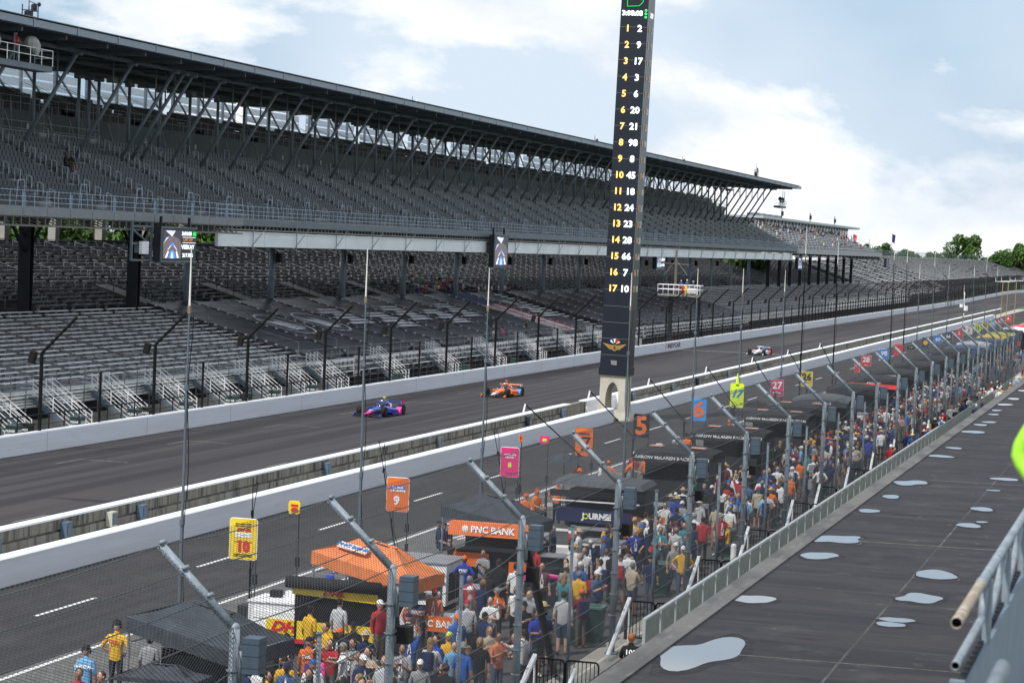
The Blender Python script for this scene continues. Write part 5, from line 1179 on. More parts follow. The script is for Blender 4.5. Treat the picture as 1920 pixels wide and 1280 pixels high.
for k in range(9):
    cy = 232 + 13 * k
    M = [blackf, C('tent_blue', (.02, .05, .14)), C('tent_white', (.5, .52, .55)), C('tent_blue', (.02, .05, .14)), yellow, C('tent_yellow_green', (.5, .5, .05)), blackf, whitep, redp][k]
    dark_tent(10 + k, cy, '%s tent far down the pits, %s beyond shell board' % (('black', 'blue', 'white', 'blue', 'yellow', 'yellow green', 'black', 'white', 'red')[k], ORD[k]), '', 3.0, top=M, logos=False)
# umbrellas
def umbrella(x, y, z, r, M, label):
    t = empty('umbrella', label, 'umbrella', (x, y, 0)); b = MB()
    for k in range(8):
        a0, a1 = k * math.pi / 4, (k + 1) * math.pi / 4
        for (r0, z0), (r1, z1) in (((0, z + .38), (r * .6, z + .25)), ((r * .6, z + .25), (r, z))):
            b.face([(r0 * math.cos(a0), r0 * math.sin(a0), z0), (r1 * math.cos(a0), r1 * math.sin(a0), z1), (r1 * math.cos(a1), r1 * math.sin(a1), z1), (r0 * math.cos(a1), r0 * math.sin(a1), z0)])
    b.build('umbrella_cover', M, t); b = MB(); b.tube((0, 0, 0), (0, 0, z + .45), .02, 6)
    for k in range(8): b.tube((0, 0, z + .3), (r * math.cos(k * math.pi / 4), r * math.sin(k * math.pi / 4), z), .008, 4)
    b.build('shaft', dsteel, t)
umbrella(-25.7, 100.3, 1.95, .95, greyf, 'charcoal umbrella over orange clad crew left of the orange 7 board')
umbrella(-24.6, 143.3, 2.0, .9, blackf, 'black umbrella right of the yellow 17 board')
# pit boards
def board(Y, z, w, h, Mb, label, items, x=-25.5, frame=whitep, rz=0, roll=0, zc=None):
    t = empty('pit_board', label, 'pit board', (x, Y, 0), rz)
    b = MB(); pts = []
    for cx_, cz_, a0 in ((w / 2 - .07, h / 2 - .07, 0), (-w / 2 + .07, h / 2 - .07, 90), (-w / 2 + .07, -h / 2 + .07, 180), (w / 2 - .07, -h / 2 + .07, 270)):
        for k in range(4): a = R(a0 + 30 * k); pts.append((cx_ + .07 * math.cos(a), cz_ + .07 * math.sin(a)))
    b.loft([[(p[0], d, z + p[1]) for p in pts] for d in (-.015, .015)]); b.build('board', Mb, t)
    b = MB(); b.path([(p[0], 0, z + p[1]) for p in pts + pts[:1]], .016, 5); b.build('frame', frame, t)
    b = MB(); b.tube((w / 2 - .03, .03, .6), (w / 2 - .03, .03, z + h / 2), .02, 6); b.tube((w / 2 - .03, .03, 0), (w / 2 - .03, .03, 1.0), .06, 8); b.box((w / 2 - .03, .0, 1.55), (.12, .12, .3)); b.build('pole', dsteel, t)
    for it in items:
        body, sz, M, px, pz = it[:5]; kw = it[5] if len(it) > 5 else {}
        text(body, sz, M, t, (px, -.025, z + pz), (R(90), kw.pop('ro', 0), 0), **kw)
    return t
def bars(t, lst, M):
    b = MB()
    for x, z, w, h in lst: b.box((x, -.022, z), (w, .01, h))
    b.build('print_block', M, t)
t = board(62.7, 2.68, .84, 1.18, yellow, 'large yellow pit board with a red 10 and delivery logo', [('DHL', .13, redp, 0, .27, dict(shear=.4, sx=1.7, bold=.008)), ('10', .42, redp, .0, -.22, dict(bold=.03, sx=.95))]); bars(t, [(0, 3.12, .5, .02), (0, 3.06, .5, .02), (0, 2.60, .55, .02), (0, 2.24, .55, .02), (0, 2.19, .55, .02)], black); bars(t, [(0, 2.84, .5, .06), (0, 2.76, .5, .05)], whitep)
for k in range(8): pass
t = board(66.7, 3.2, .36, .38, yellow, 'small yellow board with a red 10 turned on its side', [('10', .28, redp, 0, 0, dict(bold=.02, ro=R(90)))], frame=yellow)
t = board(76.6, 2.68, .80, 1.16, orange, 'large orange pit board with a white 9', [('PNC BANK', .085, whitep, 0, .24, dict(bold=.004)), ('CHIP GANASSI', .085, whitep, 0, .13, dict(bold=.006)), ('9', .42, whitep, -.03, -.22, dict(bold=.02)), ('RACING', .07, C('dull_orange', (.5, .1, .02)), 0, -.46, {})]); bars(t, [(0, 2.925, .55, .12)], bluep)
t = board(91.5, 3.6, .12, .30, orange, 'tiny orange board marked with a dark figure high on a thin pole', [('9', .16, black, 0, 0, {})], frame=orange, x=-25.3)
t = board(90.7, 2.68, .76, 1.18, pink, 'large pink pit board with a yellow 8', [('AMERICAN', .10, whitep, 0, .3, dict(bold=.004)), ('LEGION', .10, whitep, 0, .19, dict(bold=.004)), ('8', .26, limep, 0, -.12, dict(bold=.02)), ('RACING', .07, C('dull_pink', (.45, .01, .12)), 0, -.42, {})])
t = board(96.0, 3.2, .38, .34, pink, 'small pink board with a yellow 8', [('8', .26, limep, 0, 0, dict(bold=.015, ro=R(90)))], frame=pink)
t = board(103.0, 2.62, .82, 1.26, orange, 'large orange pit board with a black 7', [('PAPAYA', .14, black, 0, .37, dict(bold=.006)), ('7', .95, black, .0, -.12, dict(bold=.0, shear=.15))], frame=black)
t = board(107.6, 1.85, .34, 1.05, whitep, 'white board with an outlined A shape dangling over the black tent', [('A', .55, black, 0, .22, dict(bold=.01))], x=-23.0, rz=R(5)); 
t = board(114.8, 2.6, .80, 1.15, black, 'black pit board with a large orange 5', [('5', 1.25, orange, 0, -.03, dict(bold=.045, sx=1.0))], frame=black)
t = board(129.5, 2.55, .82, 1.22, C('board_blue', (.03, .28, .72)), 'blue pit board with a large orange 6', [('6', 1.25, orange, 0, -.03, dict(bold=.045, sx=1.0))], frame=C('board_blue', (.03, .28, .72)))
t = board(141.2, 2.75, .82, 1.45, limep, 'tall lime yellow pit board with a blue 17 and speckles', [('17', .62, bluep, -.05, .1, dict(bold=.03, shear=.35))], frame=limep)
b = MB(); b.tube((0, 0, 3.45), (0, 0, 4.1), .13, 8, .02); b.build('lime_cone', limep, t); bars(t, [(random.uniform(-.36, .36), 2.05 + random.uniform(0, .45), .05, .04) for _ in range(16)], navy)
t = board(156.2, 2.5, .84, 1.10, C('board_pink_red', (.62, .02, .10)), 'pinkish red pit board with a white 27', [('27', .66, whitep, 0, .14, dict(bold=.02)), ('SIEGFRIED', .13, whitep, 0, -.33, dict(bold=.006))]); bars(t, [(0, 2.17, .8, .2)], C('band_wine', (.2, .02, .06)))
t[ 'label'] = 'pinkish red pit board with a white 27'
t = board(169.2, 2.5, .84, 1.10, yellow, 'yellow pit board with a black 26', [('26', .66, black, 0, .12, dict(bold=.03))])
t = board(202.8, 2.55, .84, .95, redp, 'red pit board with a white 28', [('28', .62, whitep, 0, .1, dict(bold=.02)), ('DHL', .13, whitep, 0, -.36, dict(bold=.006))])
t = board(215.5, 2.7, .92, .95, bluep, 'blue pit board with a white 98', [('98', .62, whitep, 0, .06, dict(bold=.02))])
t = board(226.9, 2.7, .88, 1.05, redp, 'red pit board with a small yellow shield', [('7', .4, yellow, 0, -.02, {})], frame=redp)
t = board(238, 2.6, .9, .5, black, 'black board with a yellow green bar beside the red shield board', [('FUEL', .2, limep, 0, 0, {})])
t = board(252.1, 2.65, .74, 1.08, navy, 'dark pit board with an orange yellow shell', [], frame=C('teal_edge', (.05, .4, .45)))
b = MB(); pts = [(0, -.026, 2.36)] + [(.27 * math.sin(R(a)) * (1 if k % 2 else .93), -.026, 2.64 + .27 * math.cos(R(a)) * (1 if k % 2 else .93)) for k, a in enumerate(range(-115, 116, 23))][::-1]; b.face(pts); b.build('shell_emblem', C('shell_yellow', (.85, .42, .02)), t)
for k, (Y, M, n, mc, lb) in enumerate(((265.4, bluep, '60', whitep, 'blue pit board with white 60 right of the shell board'), (277.8, navy, '66', whitep, 'navy pit board with white 66'), (292, redp, '2', whitep, 'plain red pit board beyond the navy 66'), (306, whitep, '3', redp, 'white pit board with a red 3'), (319, limep, '12', black, 'lime pit board with black 12'), (332, yellow, '20', black, 'far yellow pit board with black 20'), (346, C('board_cyan', (.2, .5, .6)), '21', whitep, 'pale cyan pit board with 21'), (360, redp, '45', whitep, 'far red pit board with 45'), (378.1, redp, '9', whitep, 'red and white round marked board at the far end of the pits'))):
    board(Y, 2.6, .9, 1.0, M, lb, [(n, .55, mc, 0, 0, dict(bold=.02))])
board(197, 2.2, .45, .8, redp, 'small red board with white lettering between the 28 and 98 boards', [('BUY', .16, whitep, 0, .15, {})])
board(206, 1.7, .5, 1.1, bluep, 'narrow blue board below the 98 board', [('STOP', .14, whitep, 0, .2, {})], x=-22.5)
board(145, 1.35, .5, 1.5, bluep, 'bright blue equipment board below the lime 17 board', [], x=-23.8, frame=C('board_blue2', (.02, .3, .8)))
# antenna masts
def mast(Y, top, M, label, whip=True, lean=0.0, x=-25.5, r=.055):
    t = empty('antenna_mast', label, 'antenna mast', (x, Y, 0)); b = MB()
    b.tube((0, 0, 0), (lean * .4, 0, top * .33), r, 8); b.tube((lean * .4, 0, top * .33), (lean * .75, 0, top * .66), r * .75, 8); b.tube((lean * .75, 0, top * .66), (lean, 0, top * .86), r * .5, 8)
    for f in (.33, .66): b.tube((lean * f * 1.15, 0, top * f - .08), (lean * f * 1.15, 0, top * f + .08), r * 1.4, 8)
    b.build('pole', M, t)
    if whip:
        b = MB(); b.tube((lean, 0, top * .86), (lean, 0, top), .03, 6, .015); b.build('whip', C('whip_white', (.75, .73, .68)), t); b = MB(); b.box((lean, 0, top * .85), (.08, .08, .2)); b.build('clamp', C('clamp_brass', (.20, .15, .09)), t)
    b = MB(); pts = [(lean * f * 1.1 + .09 + .05 * math.sin(f * 17), -.02, top * f) for f in [k / 16 * .84 for k in range(17)]]; b.path(pts, .014, 4); b.build('cable', black, t)
    b = MB(); b.box((0, 0, .35), (.5, .5, .7)); b.build('base_box', dsteel, t)
mast(58.3, 11.0, gsteel, 'tall grey antenna mast at the left, rising above the black canopy')
mast(63.3, 5.1, black, 'thin black antenna mast beside the yellow 10 board', False, r=.03)
mast(72.8, 11.1, gsteel, 'tall grey antenna mast left of the orange 9 board', lean=-.1)
mast(77.0, 5.2, black, 'bent black whip antenna crossing the orange 9 board', False, -.9, r=.03)
mast(86.7, 10.5, gsteel, 'tall grey antenna mast between the orange car and the pink 8 board')
mast(91.0, 4.5, black, 'bent black whip antenna crossing the pink 8 board', False, -.8, r=.03)
mast(100.3, 10.4, gsteel, 'tall grey antenna mast standing in front of the timing tower', x=-23.0)
for k, (Y, h, M) in enumerate(((127.5, 10.5, gsteel), (141.6, 10.5, gsteel), (157.5, 10.4, gsteel), (166, 13.4, black), (182.5, 12.7, black), (220, 13.1, black), (231, 12.9, black), (243, 11, gsteel), (258, 12.5, gsteel), (275, 11, gsteel), (296, 8.5, gsteel), (310, 11, gsteel), (330, 12, gsteel), (351, 11, gsteel))):
    mast(Y, h, M, '%s antenna mast right of the tower, %s from the tower' % ('black' if M is black else 'grey', ORD[k]))
for k, Y in enumerate((360, 372, 391)):
    t = empty('antenna_mast', 'yellow mast with white cross arm at the far pits, %s from the left' % ORD[k], 'antenna mast', (-25.5, Y, 0)); b = MB(); b.tube((0, 0, 0), (.2, 0, 8.6), .06, 6); b.build('pole', C('mast_yellow', (.36, .25, .07)), t)
    b = MB(); b.tube((-.9, 0, 8.6), (1.2, 0, 8.6), .04, 5); b.tube((-.9, 0, 8.6), (-.9, 0, 9.2), .03, 5); b.tube((1.2, 0, 8.6), (1.2, 0, 9.2), .03, 5); b.build('cross_arm', whitep, t)
t = empty('camera_mast', 'red and white mast with a white camera head beside the far pits', 'mast', (-25.5, 297, 0)); b = MB()
for k in range(12): b.m = k % 2; b.tube((0, 0, k * .5), (0, 0, k * .5 + .5), .07, 6)
b.build('pole', [C('mast_red', (.5, .08, .08)), whitep], t); b = MB(); b.box((.2, 0, 5.6), (.5, .5, .6)); b.box((-.35, 0, 5.9), (.35, .4, .4)); b.tube((0, 0, 6), (0, 0, 7.6), .06, 6); b.build('camera_head', whitep, t)
# boom arms with a white pennant
for k, (Y, L_) in enumerate(((92.5, 10), (103.5, 11.5), (116, 14), (131, 12), (146, 13), (160, 13), (175, 12))):
    t = empty('fuel_boom', 'thin black boom arm with white tip, %s from the left' % ORD[k], 'boom', (-25.5, Y + 9.5, 0)); b = MB()
    b.tube((0, 0, 0), (0, 0, 2.2), .05, 6); b.tube((0, .6, 2.0), (0, -9.3, 4.9), .028, 6); b.build('arm', black, t)
    b = MB(); b.hexa([(-.10, -9.36, 4.58), (-.02, -9.36, 4.55), (-.02, -9.30, 4.55), (-.10, -9.30, 4.58), (-.03, -9.34, 4.92), (.03, -9.34, 4.92), (.03, -9.28, 4.92), (-.03, -9.28, 4.92)]); b.build('white_tip', whitep, t)
# tyres, coolers, tables, wings
ty = MB(); ty.loft([[(rr * math.cos(2 * math.pi * k / 18), rr * math.sin(2 * math.pi * k / 18), z) for k in range(18)] for rr, z in ((.2, .0), (.31, .0), (.335, .05), (.335, .33), (.31, .38), (.2, .38), (.2, .1))], cap=False); tym = ty.mesh('tyre', rubber, True)
k_ = 0
for (x, y, n) in ((-18.9, 57.6, 3), (-18.6, 63.5, 2), (-19.6, 66.2, 3), (-22.7, 64.9, 3), (-18.9, 72.6, 3), (-19.3, 78.2, 3), (-18.2, 82.3, 2), (-23.5, 93.5, 3), (-19, 94.6, 3), (-18.6, 106.5, 3), (-22.8, 106, 2), (-18.8, 120, 3), (-23.4, 134, 3), (-19.2, 151, 3)):
    for j in range(n):
        link('racing_slick', tym, None, (x, y, .385 * j), None, 'black racing tyre, %s of the %s stack' % (('bottom', 'second', 'third')[j], ORD[k_]), 'tyre', 'spare tyres stacked behind the pits')
    k_ += 1
cl = MB(); cl.tube((0, 0, 0), (0, 0, .48), .19, 14, .21); clm = cl.mesh('cooler_body', mat('cooler_col', rough=.4, objcol=True)); cl = MB(); cl.tube((0, 0, .48), (0, 0, .56), .215, 14); cll = cl.mesh('cooler_lid', whitep)
for k, (x, y, z, c, cn) in enumerate(((-20.0, 79.9, .9, (.6, .06, .02), 'red'), (-17.9, 57.8, 0, (.6, .06, .02), 'red'), (-19.9, 63.3, .9, (.7, .12, .02), 'orange'), (-18.2, 88.5, 0, (.7, .12, .02), 'orange'), (-18.9, 103, 0, (.6, .05, .03), 'red'))):
    t = empty('drink_cooler', '%s drink cooler with a white lid, %s nearest the camera' % (cn, ORD[[2, 0, 1, 3, 4][k]]), 'cooler', (x, y, z)); link('cooler_body', clm, t, color=c); link('cooler_lid', cll, t)
tb = MB(); tb.box((0, 0, .87), (1.5, .7, .05)); tbt = tb.mesh('table_top', whitep); tb = MB()
for a in (-.68, .68):
    for c in (-.28, .28): tb.tube((a, c, 0), (a, c, .85), .02, 5)
tbl = tb.mesh('leg', aluw); tb = MB(); tb.b2((-.76, -.36, .3), (.76, -.355, .9)); tb.b2((.755, -.36, .3), (.76, .36, .9)); tbc = tb.mesh('table_skirt', whitep)
for k, (x, y, lb) in enumerate(((-20.1, 56.5, 'white covered folding table with food below the yellow cart'), (-20.0, 63.3, 'white folding table by the orange banner'), (-20.1, 79.9, 'white folding table with the red cooler'), (-19.0, 92.6, 'white folding table beyond the JOURNIE tent'))):
    t = empty('folding_table', lb, 'table', (x, y, 0), R(4 * k)); link('table_top', tbt, t); link('leg', tbl, t); link('table_skirt', tbc, t)
def nose(x, y, z, M, label, rz=0, g=None):
    b = MB(); b.loft([ring(.0, .07, 0, .10), ring(-.4, .13, -.02, .17), ring(-.9, .19, -.03, .26), ring(-1.3, .22, -.03, .3)]); b.m = 1; b.box((-.1, 0, -.06), (.4, 1.7, .03)); b.m = 0
    for s in (-.85, .85): b.box((-.1, s, .03), (.5, .03, .22))
    b.build('spare_nose', [M, black], None, loc=(x, y, z), rot=(0, 0, rz), label=label, cat='nose cone', group=g, smooth=False)
for k in range(3): nose(-18.1, 85.2 + .1 * k, .45 + .42 * k, CO, 'orange spare nose and wing, %s in the rack beside the yellow shirted official' % ('bottom', 'middle', 'top')[k], R(10))
b = MB()
for a in (-.5, .5):
    for c in (-.5, .5): b.tube((a, c, 0), (a, c, 1.5), .03, 5)
for z in (.35, .77, 1.19):
    b.path([(-.5, -.5, z), (.5, -.5, z), (.5, .5, z), (-.5, .5, z), (-.5, -.5, z)], .02, 4)
b.build('wing_rack', dsteel, None, loc=(-18.7, 85.3, 0), label='dark tubular rack holding the orange spare wings', cat='rack')
nose(-18.3, 71.9, .9, CP, 'bright pink spare nose and wing lying on a stand below the fence', R(35))
b = MB(); b.box((0, 0, .4), (.9, .6, .8)); b.build('nose_stand', dsteel, None, loc=(-18.6, 71.6, 0), label='dark stand under the pink spare nose', cat='stand')
# dark carts and clutter in the row behind the tents
cc = [black, dsteel, C('cart_red', (.4, .02, .02)), whitep, C('cart_grey', (.2, .21, .22)), navy]
for k, (x, y, sx, sy, h, mi_) in enumerate(((-19.7, 54.9, 1.0, .8, .9, 0), (-22.9, 55.2, 1.1, .8, 1.0, 3), (-19.9, 68.4, 1.2, 1.0, .95, 0), (-21.6, 64.9, .9, .7, 1.0, 0), (-19.6, 76.4, 1.3, .9, 1.0, 0), (-19.2, 79.6, 1.1, .9, .8, 1), (-20.4, 83.6, 1.3, .8, 1.1, 0), (-18.6, 90.8, 1.1, .9, 1.0, 0), (-20.4, 94.2, 1.5, 1.1, 1.0, 0), (-23.2, 83.8, 1.3, .9, .8, 3), (-21.3, 105.2, 2.0, 1.2, 1.2, 1), (-23.6, 119, 1.2, 1, 1.0, 4), (-20.6, 120, 2, 1.3, 1.3, 0), (-20.4, 133, 1.6, 1.2, 1.2, 0), (-20.3, 154.5, 2.2, 1.5, 1.2, 3), (-20.3, 164, 2.2, 1.5, 1.1, 4), (-23, 192, 1.6, 1.2, 1.1, 2))):
    cart('%s equipment cart, %s along the pit row' % (('black', 'dark grey', 'red', 'white', 'grey', 'navy')[mi_], ORD[k]), x, y, sx, sy, h, cc[mi_], 'equipment_cart')
# ================================================================== TREES
def tree_meshes(seed, rad, h, nl, leaf):
    rnd = random.Random(seed); b = MB(); blobs = []
    for k in range(16):
        a = rnd.uniform(0, 6.28); rr = rad * rnd.uniform(.15, .8); z = h * rnd.uniform(.35, .92); blobs.append((rr * math.cos(a), rr * math.sin(a), z, rad * rnd.uniform(.25, .45) * (1.2 - .5 * z / h)))
    for k in range(nl):
        bx, by, bz, br = blobs[rnd.randrange(16)]; u, v = rnd.uniform(0, 6.28), math.acos(rnd.uniform(-1, 1)); q = br * rnd.uniform(.65, 1.08)
        c = Vector((bx + q * math.sin(v) * math.cos(u), by + q * math.sin(v) * math.sin(u), bz + q * .8 * math.cos(v)))
        n = Vector((rnd.gauss(0, 1), rnd.gauss(0, 1), rnd.gauss(.6, 1))).normalized(); a = n.orthogonal().normalized() * leaf * rnd.uniform(.6, 1.3); d = n.cross(a).normalized() * leaf * rnd.uniform(.5, 1.1)
        b.m = 1 if rnd.random() < .4 else 0; b.face([c - a, c + d * .6, c + a, c - d * .6])
    crown = b.mesh('crown', [leafA, leafB])
    b = MB(); b.tube((0, 0, 0), (0, 0, h * .55), rad * .07, 8, rad * .04)
    for k in range(6): bl_ = blobs[k]; b.tube((0, 0, h * rnd.uniform(.3, .5)), bl_[:3], rad * .03, 5, rad * .01)
    return crown, b.mesh('trunk', bark)
TM = [tree_meshes(s, 6, 12, 4200, .42) for s in (1, 2, 3)]
def tree(x, y, s, k, label, z=0, sz=None):
    t = empty('tree', label, 'tree', (x, y, z), k * 1.3, 'trees beyond the stands'); t.scale = (s, s, sz or s); link('crown', TM[k % 3][0], t); link('trunk', TM[k % 3][1], t)
tree(-88.5, 1010, 1.7, 0, 'tall broad tree standing highest above the far curved stand', 0, 1.9)
for k, (x, y, s, sz) in enumerate(((-98, 1015, 1.3, 1.35), (-103, 1030, 1.1, 1.2), (-79.5, 1040, 1.1, 1.12), (-71, 1010, 1.5, 1.5), (-65, 1020, 1.5, 1.62), (-58, 1015, 1.55, 1.6), (-51, 1020, 1.5, 1.55), (-122, 1005, 1.3, 1.45), (-115, 1010, 1.2, 1.3), (-129, 1010, 1.3, 1.3), (-109, 1040, 1.1, 1.12))):
    tree(x, y, s, k + 1, 'leafy green tree beyond the far curved stand, %s of the smaller ones' % ORD[k], 0, sz)
for k in range(9):
    tree(-104 - 5 * (k % 2), 170 + 9.5 * k, 1.0, k, 'green tree seen under the upper deck behind the rear columns, %s from the left' % ORD[k], 1.5, 1.05)
tree(-88, 468, .8, 2, 'bright green tree seen through the gap below the second stand deck', 3, .8)
tree(-85, 480, .7, 1, 'smaller green tree right of the other in the gap below the second stand', 3, .72)
b = MB()
for k in range(60):
    a = k * .05; b.ell((-1300 + 50 * k, 2400 + 60 * math.sin(k * 1.7), 0), (36, 20, 5 + 2.5 * abs(math.sin(k * 2.3))), 9, 8)
b.build('distant_tree_line', leafA, None, label='low distant line of woods on the horizon', cat='woods', kind='stuff')
for k, (px, y, h, M) in enumerate(((-77.5, 580, 17, redp), (-76.0, 600, 16, whitep), (-75, 640, 18, navy))):
    t = empty('flag_pole', '%s flag on a pole right of the second stand' % ('red', 'white', 'navy')[k], 'flag', (px, y, 0)); b = MB(); b.tube((0, 0, 0), (0, 0, h), .06, 6); b.build('pole', aluw, t); b = MB(); b.face([(0, 0, h), (.9, .1, h - .4), (.7, .1, h - 2.6), (0, 0, h - 2.2)]); b.build('flag', M, t)
# ================================================================== PEOPLE
shirtM = mat('shirt_cloth', rough=.85, objcol=True, var=.16, scale=9, bump=.35, bscale=14)
def rand_ramp_mat(name, cols, salt, rough=.8):
    M = bpy.data.materials.new(name); M.use_nodes = True; nt = M.node_tree; b = nt.nodes['Principled BSDF']; b.inputs['Roughness'].default_value = rough
    oi = N(nt, 'ShaderNodeObjectInfo'); ma = N(nt, 'ShaderNodeMath', operation='MULTIPLY'); ma.inputs[1].default_value = salt; nt.links.new(oi.outputs['Random'], ma.inputs[0])
    fr_ = N(nt, 'ShaderNodeMath', operation='FRACT'); nt.links.new(ma.outputs[0], fr_.inputs[0])
    r = N(nt, 'ShaderNodeValToRGB'); r.color_ramp.interpolation = 'CONSTANT'; el = r.color_ramp.elements
    while len(el) < len(cols): el.new(.5)
    for k, c in enumerate(cols): el[k].position = k / len(cols); el[k].color = (*c, 1)
    nt.links.new(fr_.outputs[0], r.inputs[0]); nt.links.new(r.outputs[0], b.inputs['Base Color']); return M
pantM = rand_ramp_mat('trouser_cloth', [(.02, .03, .06), (.015, .015, .018), (.06, .09, .16), (.22, .18, .12), (.03, .045, .09), (.05, .05, .055), (.12, .13, .14), (.02, .02, .022)], 7.31)
shortM = rand_ramp_mat('shorts_cloth', [(.06, .08, .13), (.03, .03, .035), (.28, .23, .16), (.09, .09, .09), (.03, .05, .10)], 5.77)
skinM = rand_ramp_mat('skin_tone', [(.46, .26, .18), (.50, .29, .20), (.40, .22, .14), (.14, .07, .045), (.52, .31, .22), (.30, .16, .10)], 13.7, .55)
hairM = mat('hair', rough=.7, objcol=True, var=.3, scale=20)
shoeM = rand_ramp_mat('shoe', [(.02, .02, .02), (.5, .5, .5), (.1, .1, .11)], 3.3)
eyeM = C('eye_dark', (.02, .015, .012), .4)
def make_body(name, J, chains, shorts=False, sleeve='short', head=(0, -.01, 1.64), bulk=1.0):
    """J: joint -> (x,y,z,rx,ry); chains: (a,b,region)"""
    names = list(J); idx = {n: i for i, n in enumerate(names)}
    me = bpy.data.meshes.new(name); me.from_pydata([J[n][:3] for n in names], [(idx[a], idx[b]) for a, b, _ in chains], [])
    o = bpy.data.objects.new(name, me); COL.objects.link(o)
    o.modifiers.new('skin', 'SKIN'); 
    for n in names:
        v = me.skin_vertices[0].data[idx[n]]; v.radius = (J[n][3] * (bulk * 1.1 if J[n][3] > .06 else 1.08), J[n][4] * (bulk * 1.1 if J[n][3] > .06 else 1.08)); v.use_root = (n == 'pelvis')
    sm = o.modifiers.new('sub', 'SUBSURF'); sm.levels = 1; sm.render_levels = 1
    dg = bpy.context.evaluated_depsgraph_get(); dg.update(); ev = bpy.data.meshes.new_from_object(o.evaluated_get(dg)); bpy.data.objects.remove(o)
    segs = [(Vector(J[a][:3]), Vector(J[b][:3]), r) for a, b, r in chains]
    reg = {'shirt': 0, 'uarm': 0, 'farm': 0 if sleeve == 'long' else 2, 'hand': 2, 'thigh': 1, 'shin': 2 if shorts else 1, 'foot': 3, 'neck': 2, 'hip': 1}
    bm = bmesh.new(); bm.from_mesh(ev)
    for f in bm.faces:
        c = f.calc_center_median(); best = 9; rr = 0
        for a, b_, r in segs:
            ab = b_ - a; t = max(0, min(1, (c - a).dot(ab) / max(ab.length_squared, 1e-9))); d = (c - (a + ab * t)).length
            if r == 'shirt': d -= .05
            if r == 'uarm' and t > .85 and sleeve == 'short': d += .0
            if d < best: best = d; rr = reg[r]; 
        f.material_index = rr; f.smooth = True
    bm.to_mesh(ev); bm.free(); 
    # fingers, head and face as further shells of the same mesh
    mb = MB(); mb.v = [tuple(v.co) for v in ev.vertices]; mb.f = [list(p.vertices) for p in ev.polygons]; mb.mi = [p.material_index for p in ev.polygons]
    mb.m = 2; hx, hy, hz = head
    mb.ell((hx, hy, hz), (.078, .098, .118), 12, 9); mb.ell((hx, hy - .03, hz - .07), (.052, .055, .05), 8, 5)
    mb.hexa([(hx - .014, hy - .115, hz - .035), (hx + .014, hy - .115, hz - .035), (hx + .016, hy - .08, hz - .03), (hx - .016, hy - .08, hz - .03), (hx - .006, hy - .098, hz + .02), (hx + .006, hy - .098, hz + .02), (hx + .007, hy - .085, hz + .02), (hx - .007, hy - .085, hz + .02)])
    for s in (-1, 1): mb.ell((hx + s * .08, hy + .005, hz - .005), (.012, .022, .032), 6, 4)
    mb.m = 4
    for s in (-1, 1): mb.ell((hx + s * .032, hy - .088, hz + .012), (.015, .012, .009), 6, 4)
    mb.m = 5; mb.box((hx, hy - .092, hz - .062), (.045, .012, .009))
    mb.m = 2
    for s, w, e in (('l', 'wl', 'el'), ('r', 'wr', 'er')):
        W_ = Vector(J[w][:3]); E_ = Vector(J[e][:3]); d = (W_ - E_).normalized(); side = d.cross(Vector((0, 1, .15))).normalized()
        if side.length < .1: side = Vector((1, 0, 0))
        nrm = side.cross(d).normalized(); palm = W_ + d * .085
        mb.ell(W_ + d * .045, (.032, .032, .05), 8, 5)
        for k in range(4):
            b0 = palm + side * (.026 - .0175 * k) ; ln = (.036, .042, .04, .03)[k]; cu = nrm * (-.012)
            b1 = b0 + d * ln + cu; b2 = b1 + d * ln * .6 + cu * 1.8
            mb.tube(b0 - d * .03, b1, .0095, 6, .0085); mb.tube(b1, b2, .0085, 6, .006)
        t0 = W_ + d * .03 + side * .028; mb.tube(t0, t0 + side * .022 + d * .03, .011, 6, .009); mb.tube(t0 + side * .022 + d * .03, t0 + side * .022 + d * .062, .009, 6, .007)
    m = mb.mesh(name, [shirtM, shortM if shorts else pantM, skinM, shoeM, eyeM, C('lip', (.3, .1, .08))], True); m['head'] = head; return m
def base_J(lean=0.0):
    return dict(pelvis=(0, 0, .96, .145, .105), waist=(0, .0, 1.08, .135, .10), chest=(0, .005 - lean, 1.28, .16, .115), ntop=(0, 0 - lean, 1.44, .10, .075), neck=(0, -.005 - lean * 1.1, 1.50, .055, .055), hb=(0, -.01 - lean * 1.2, 1.57, .055, .055),
        sl=(.18, 0 - lean, 1.40, .062, .062), el=(.235, .02, 1.14, .047, .047), wl=(.25, -.05, .90, .032, .032), sr=(-.18, 0 - lean, 1.40, .062, .062), er=(-.235, .02, 1.14, .047, .047), wr=(-.25, -.05, .90, .032, .032),
        hl=(.085, 0, .88, .09, .09), kl=(.10, -.015, .49, .060, .060), al=(.105, .02, .09, .042, .042), tl=(.12, -.14, .045, .04, .032), hr=(-.085, 0, .88, .09, .09), kr=(-.10, -.015, .49, .060, .060), ar=(-.105, .02, .09, .042, .042), tr=(-.12, -.14, .045, .04, .032))
CH = [('pelvis', 'waist', 'shirt'), ('waist', 'chest', 'shirt'), ('chest', 'ntop', 'shirt'), ('ntop', 'neck', 'neck'), ('neck', 'hb', 'neck'), ('chest', 'sl', 'uarm'), ('sl', 'el', 'uarm'), ('el', 'wl', 'farm'), ('chest', 'sr', 'uarm'), ('sr', 'er', 'uarm'), ('er', 'wr', 'farm'), ('pelvis', 'hl', 'hip'), ('hl', 'kl', 'thigh'), ('kl', 'al', 'shin'), ('al', 'tl', 'foot'), ('pelvis', 'hr', 'hip'), ('hr', 'kr', 'thigh'), ('kr', 'ar', 'shin'), ('ar', 'tr', 'foot')]
def upd(J, **k):
    for n, p in k.items(): J[n] = (*p, *J[n][3:]) if len(p) == 3 else p
    return J
BOD = {}
def B(name, J, hd=(0, -.01, 1.64), **k): BOD[name] = make_body('person', J, CH, head=hd, **k); 
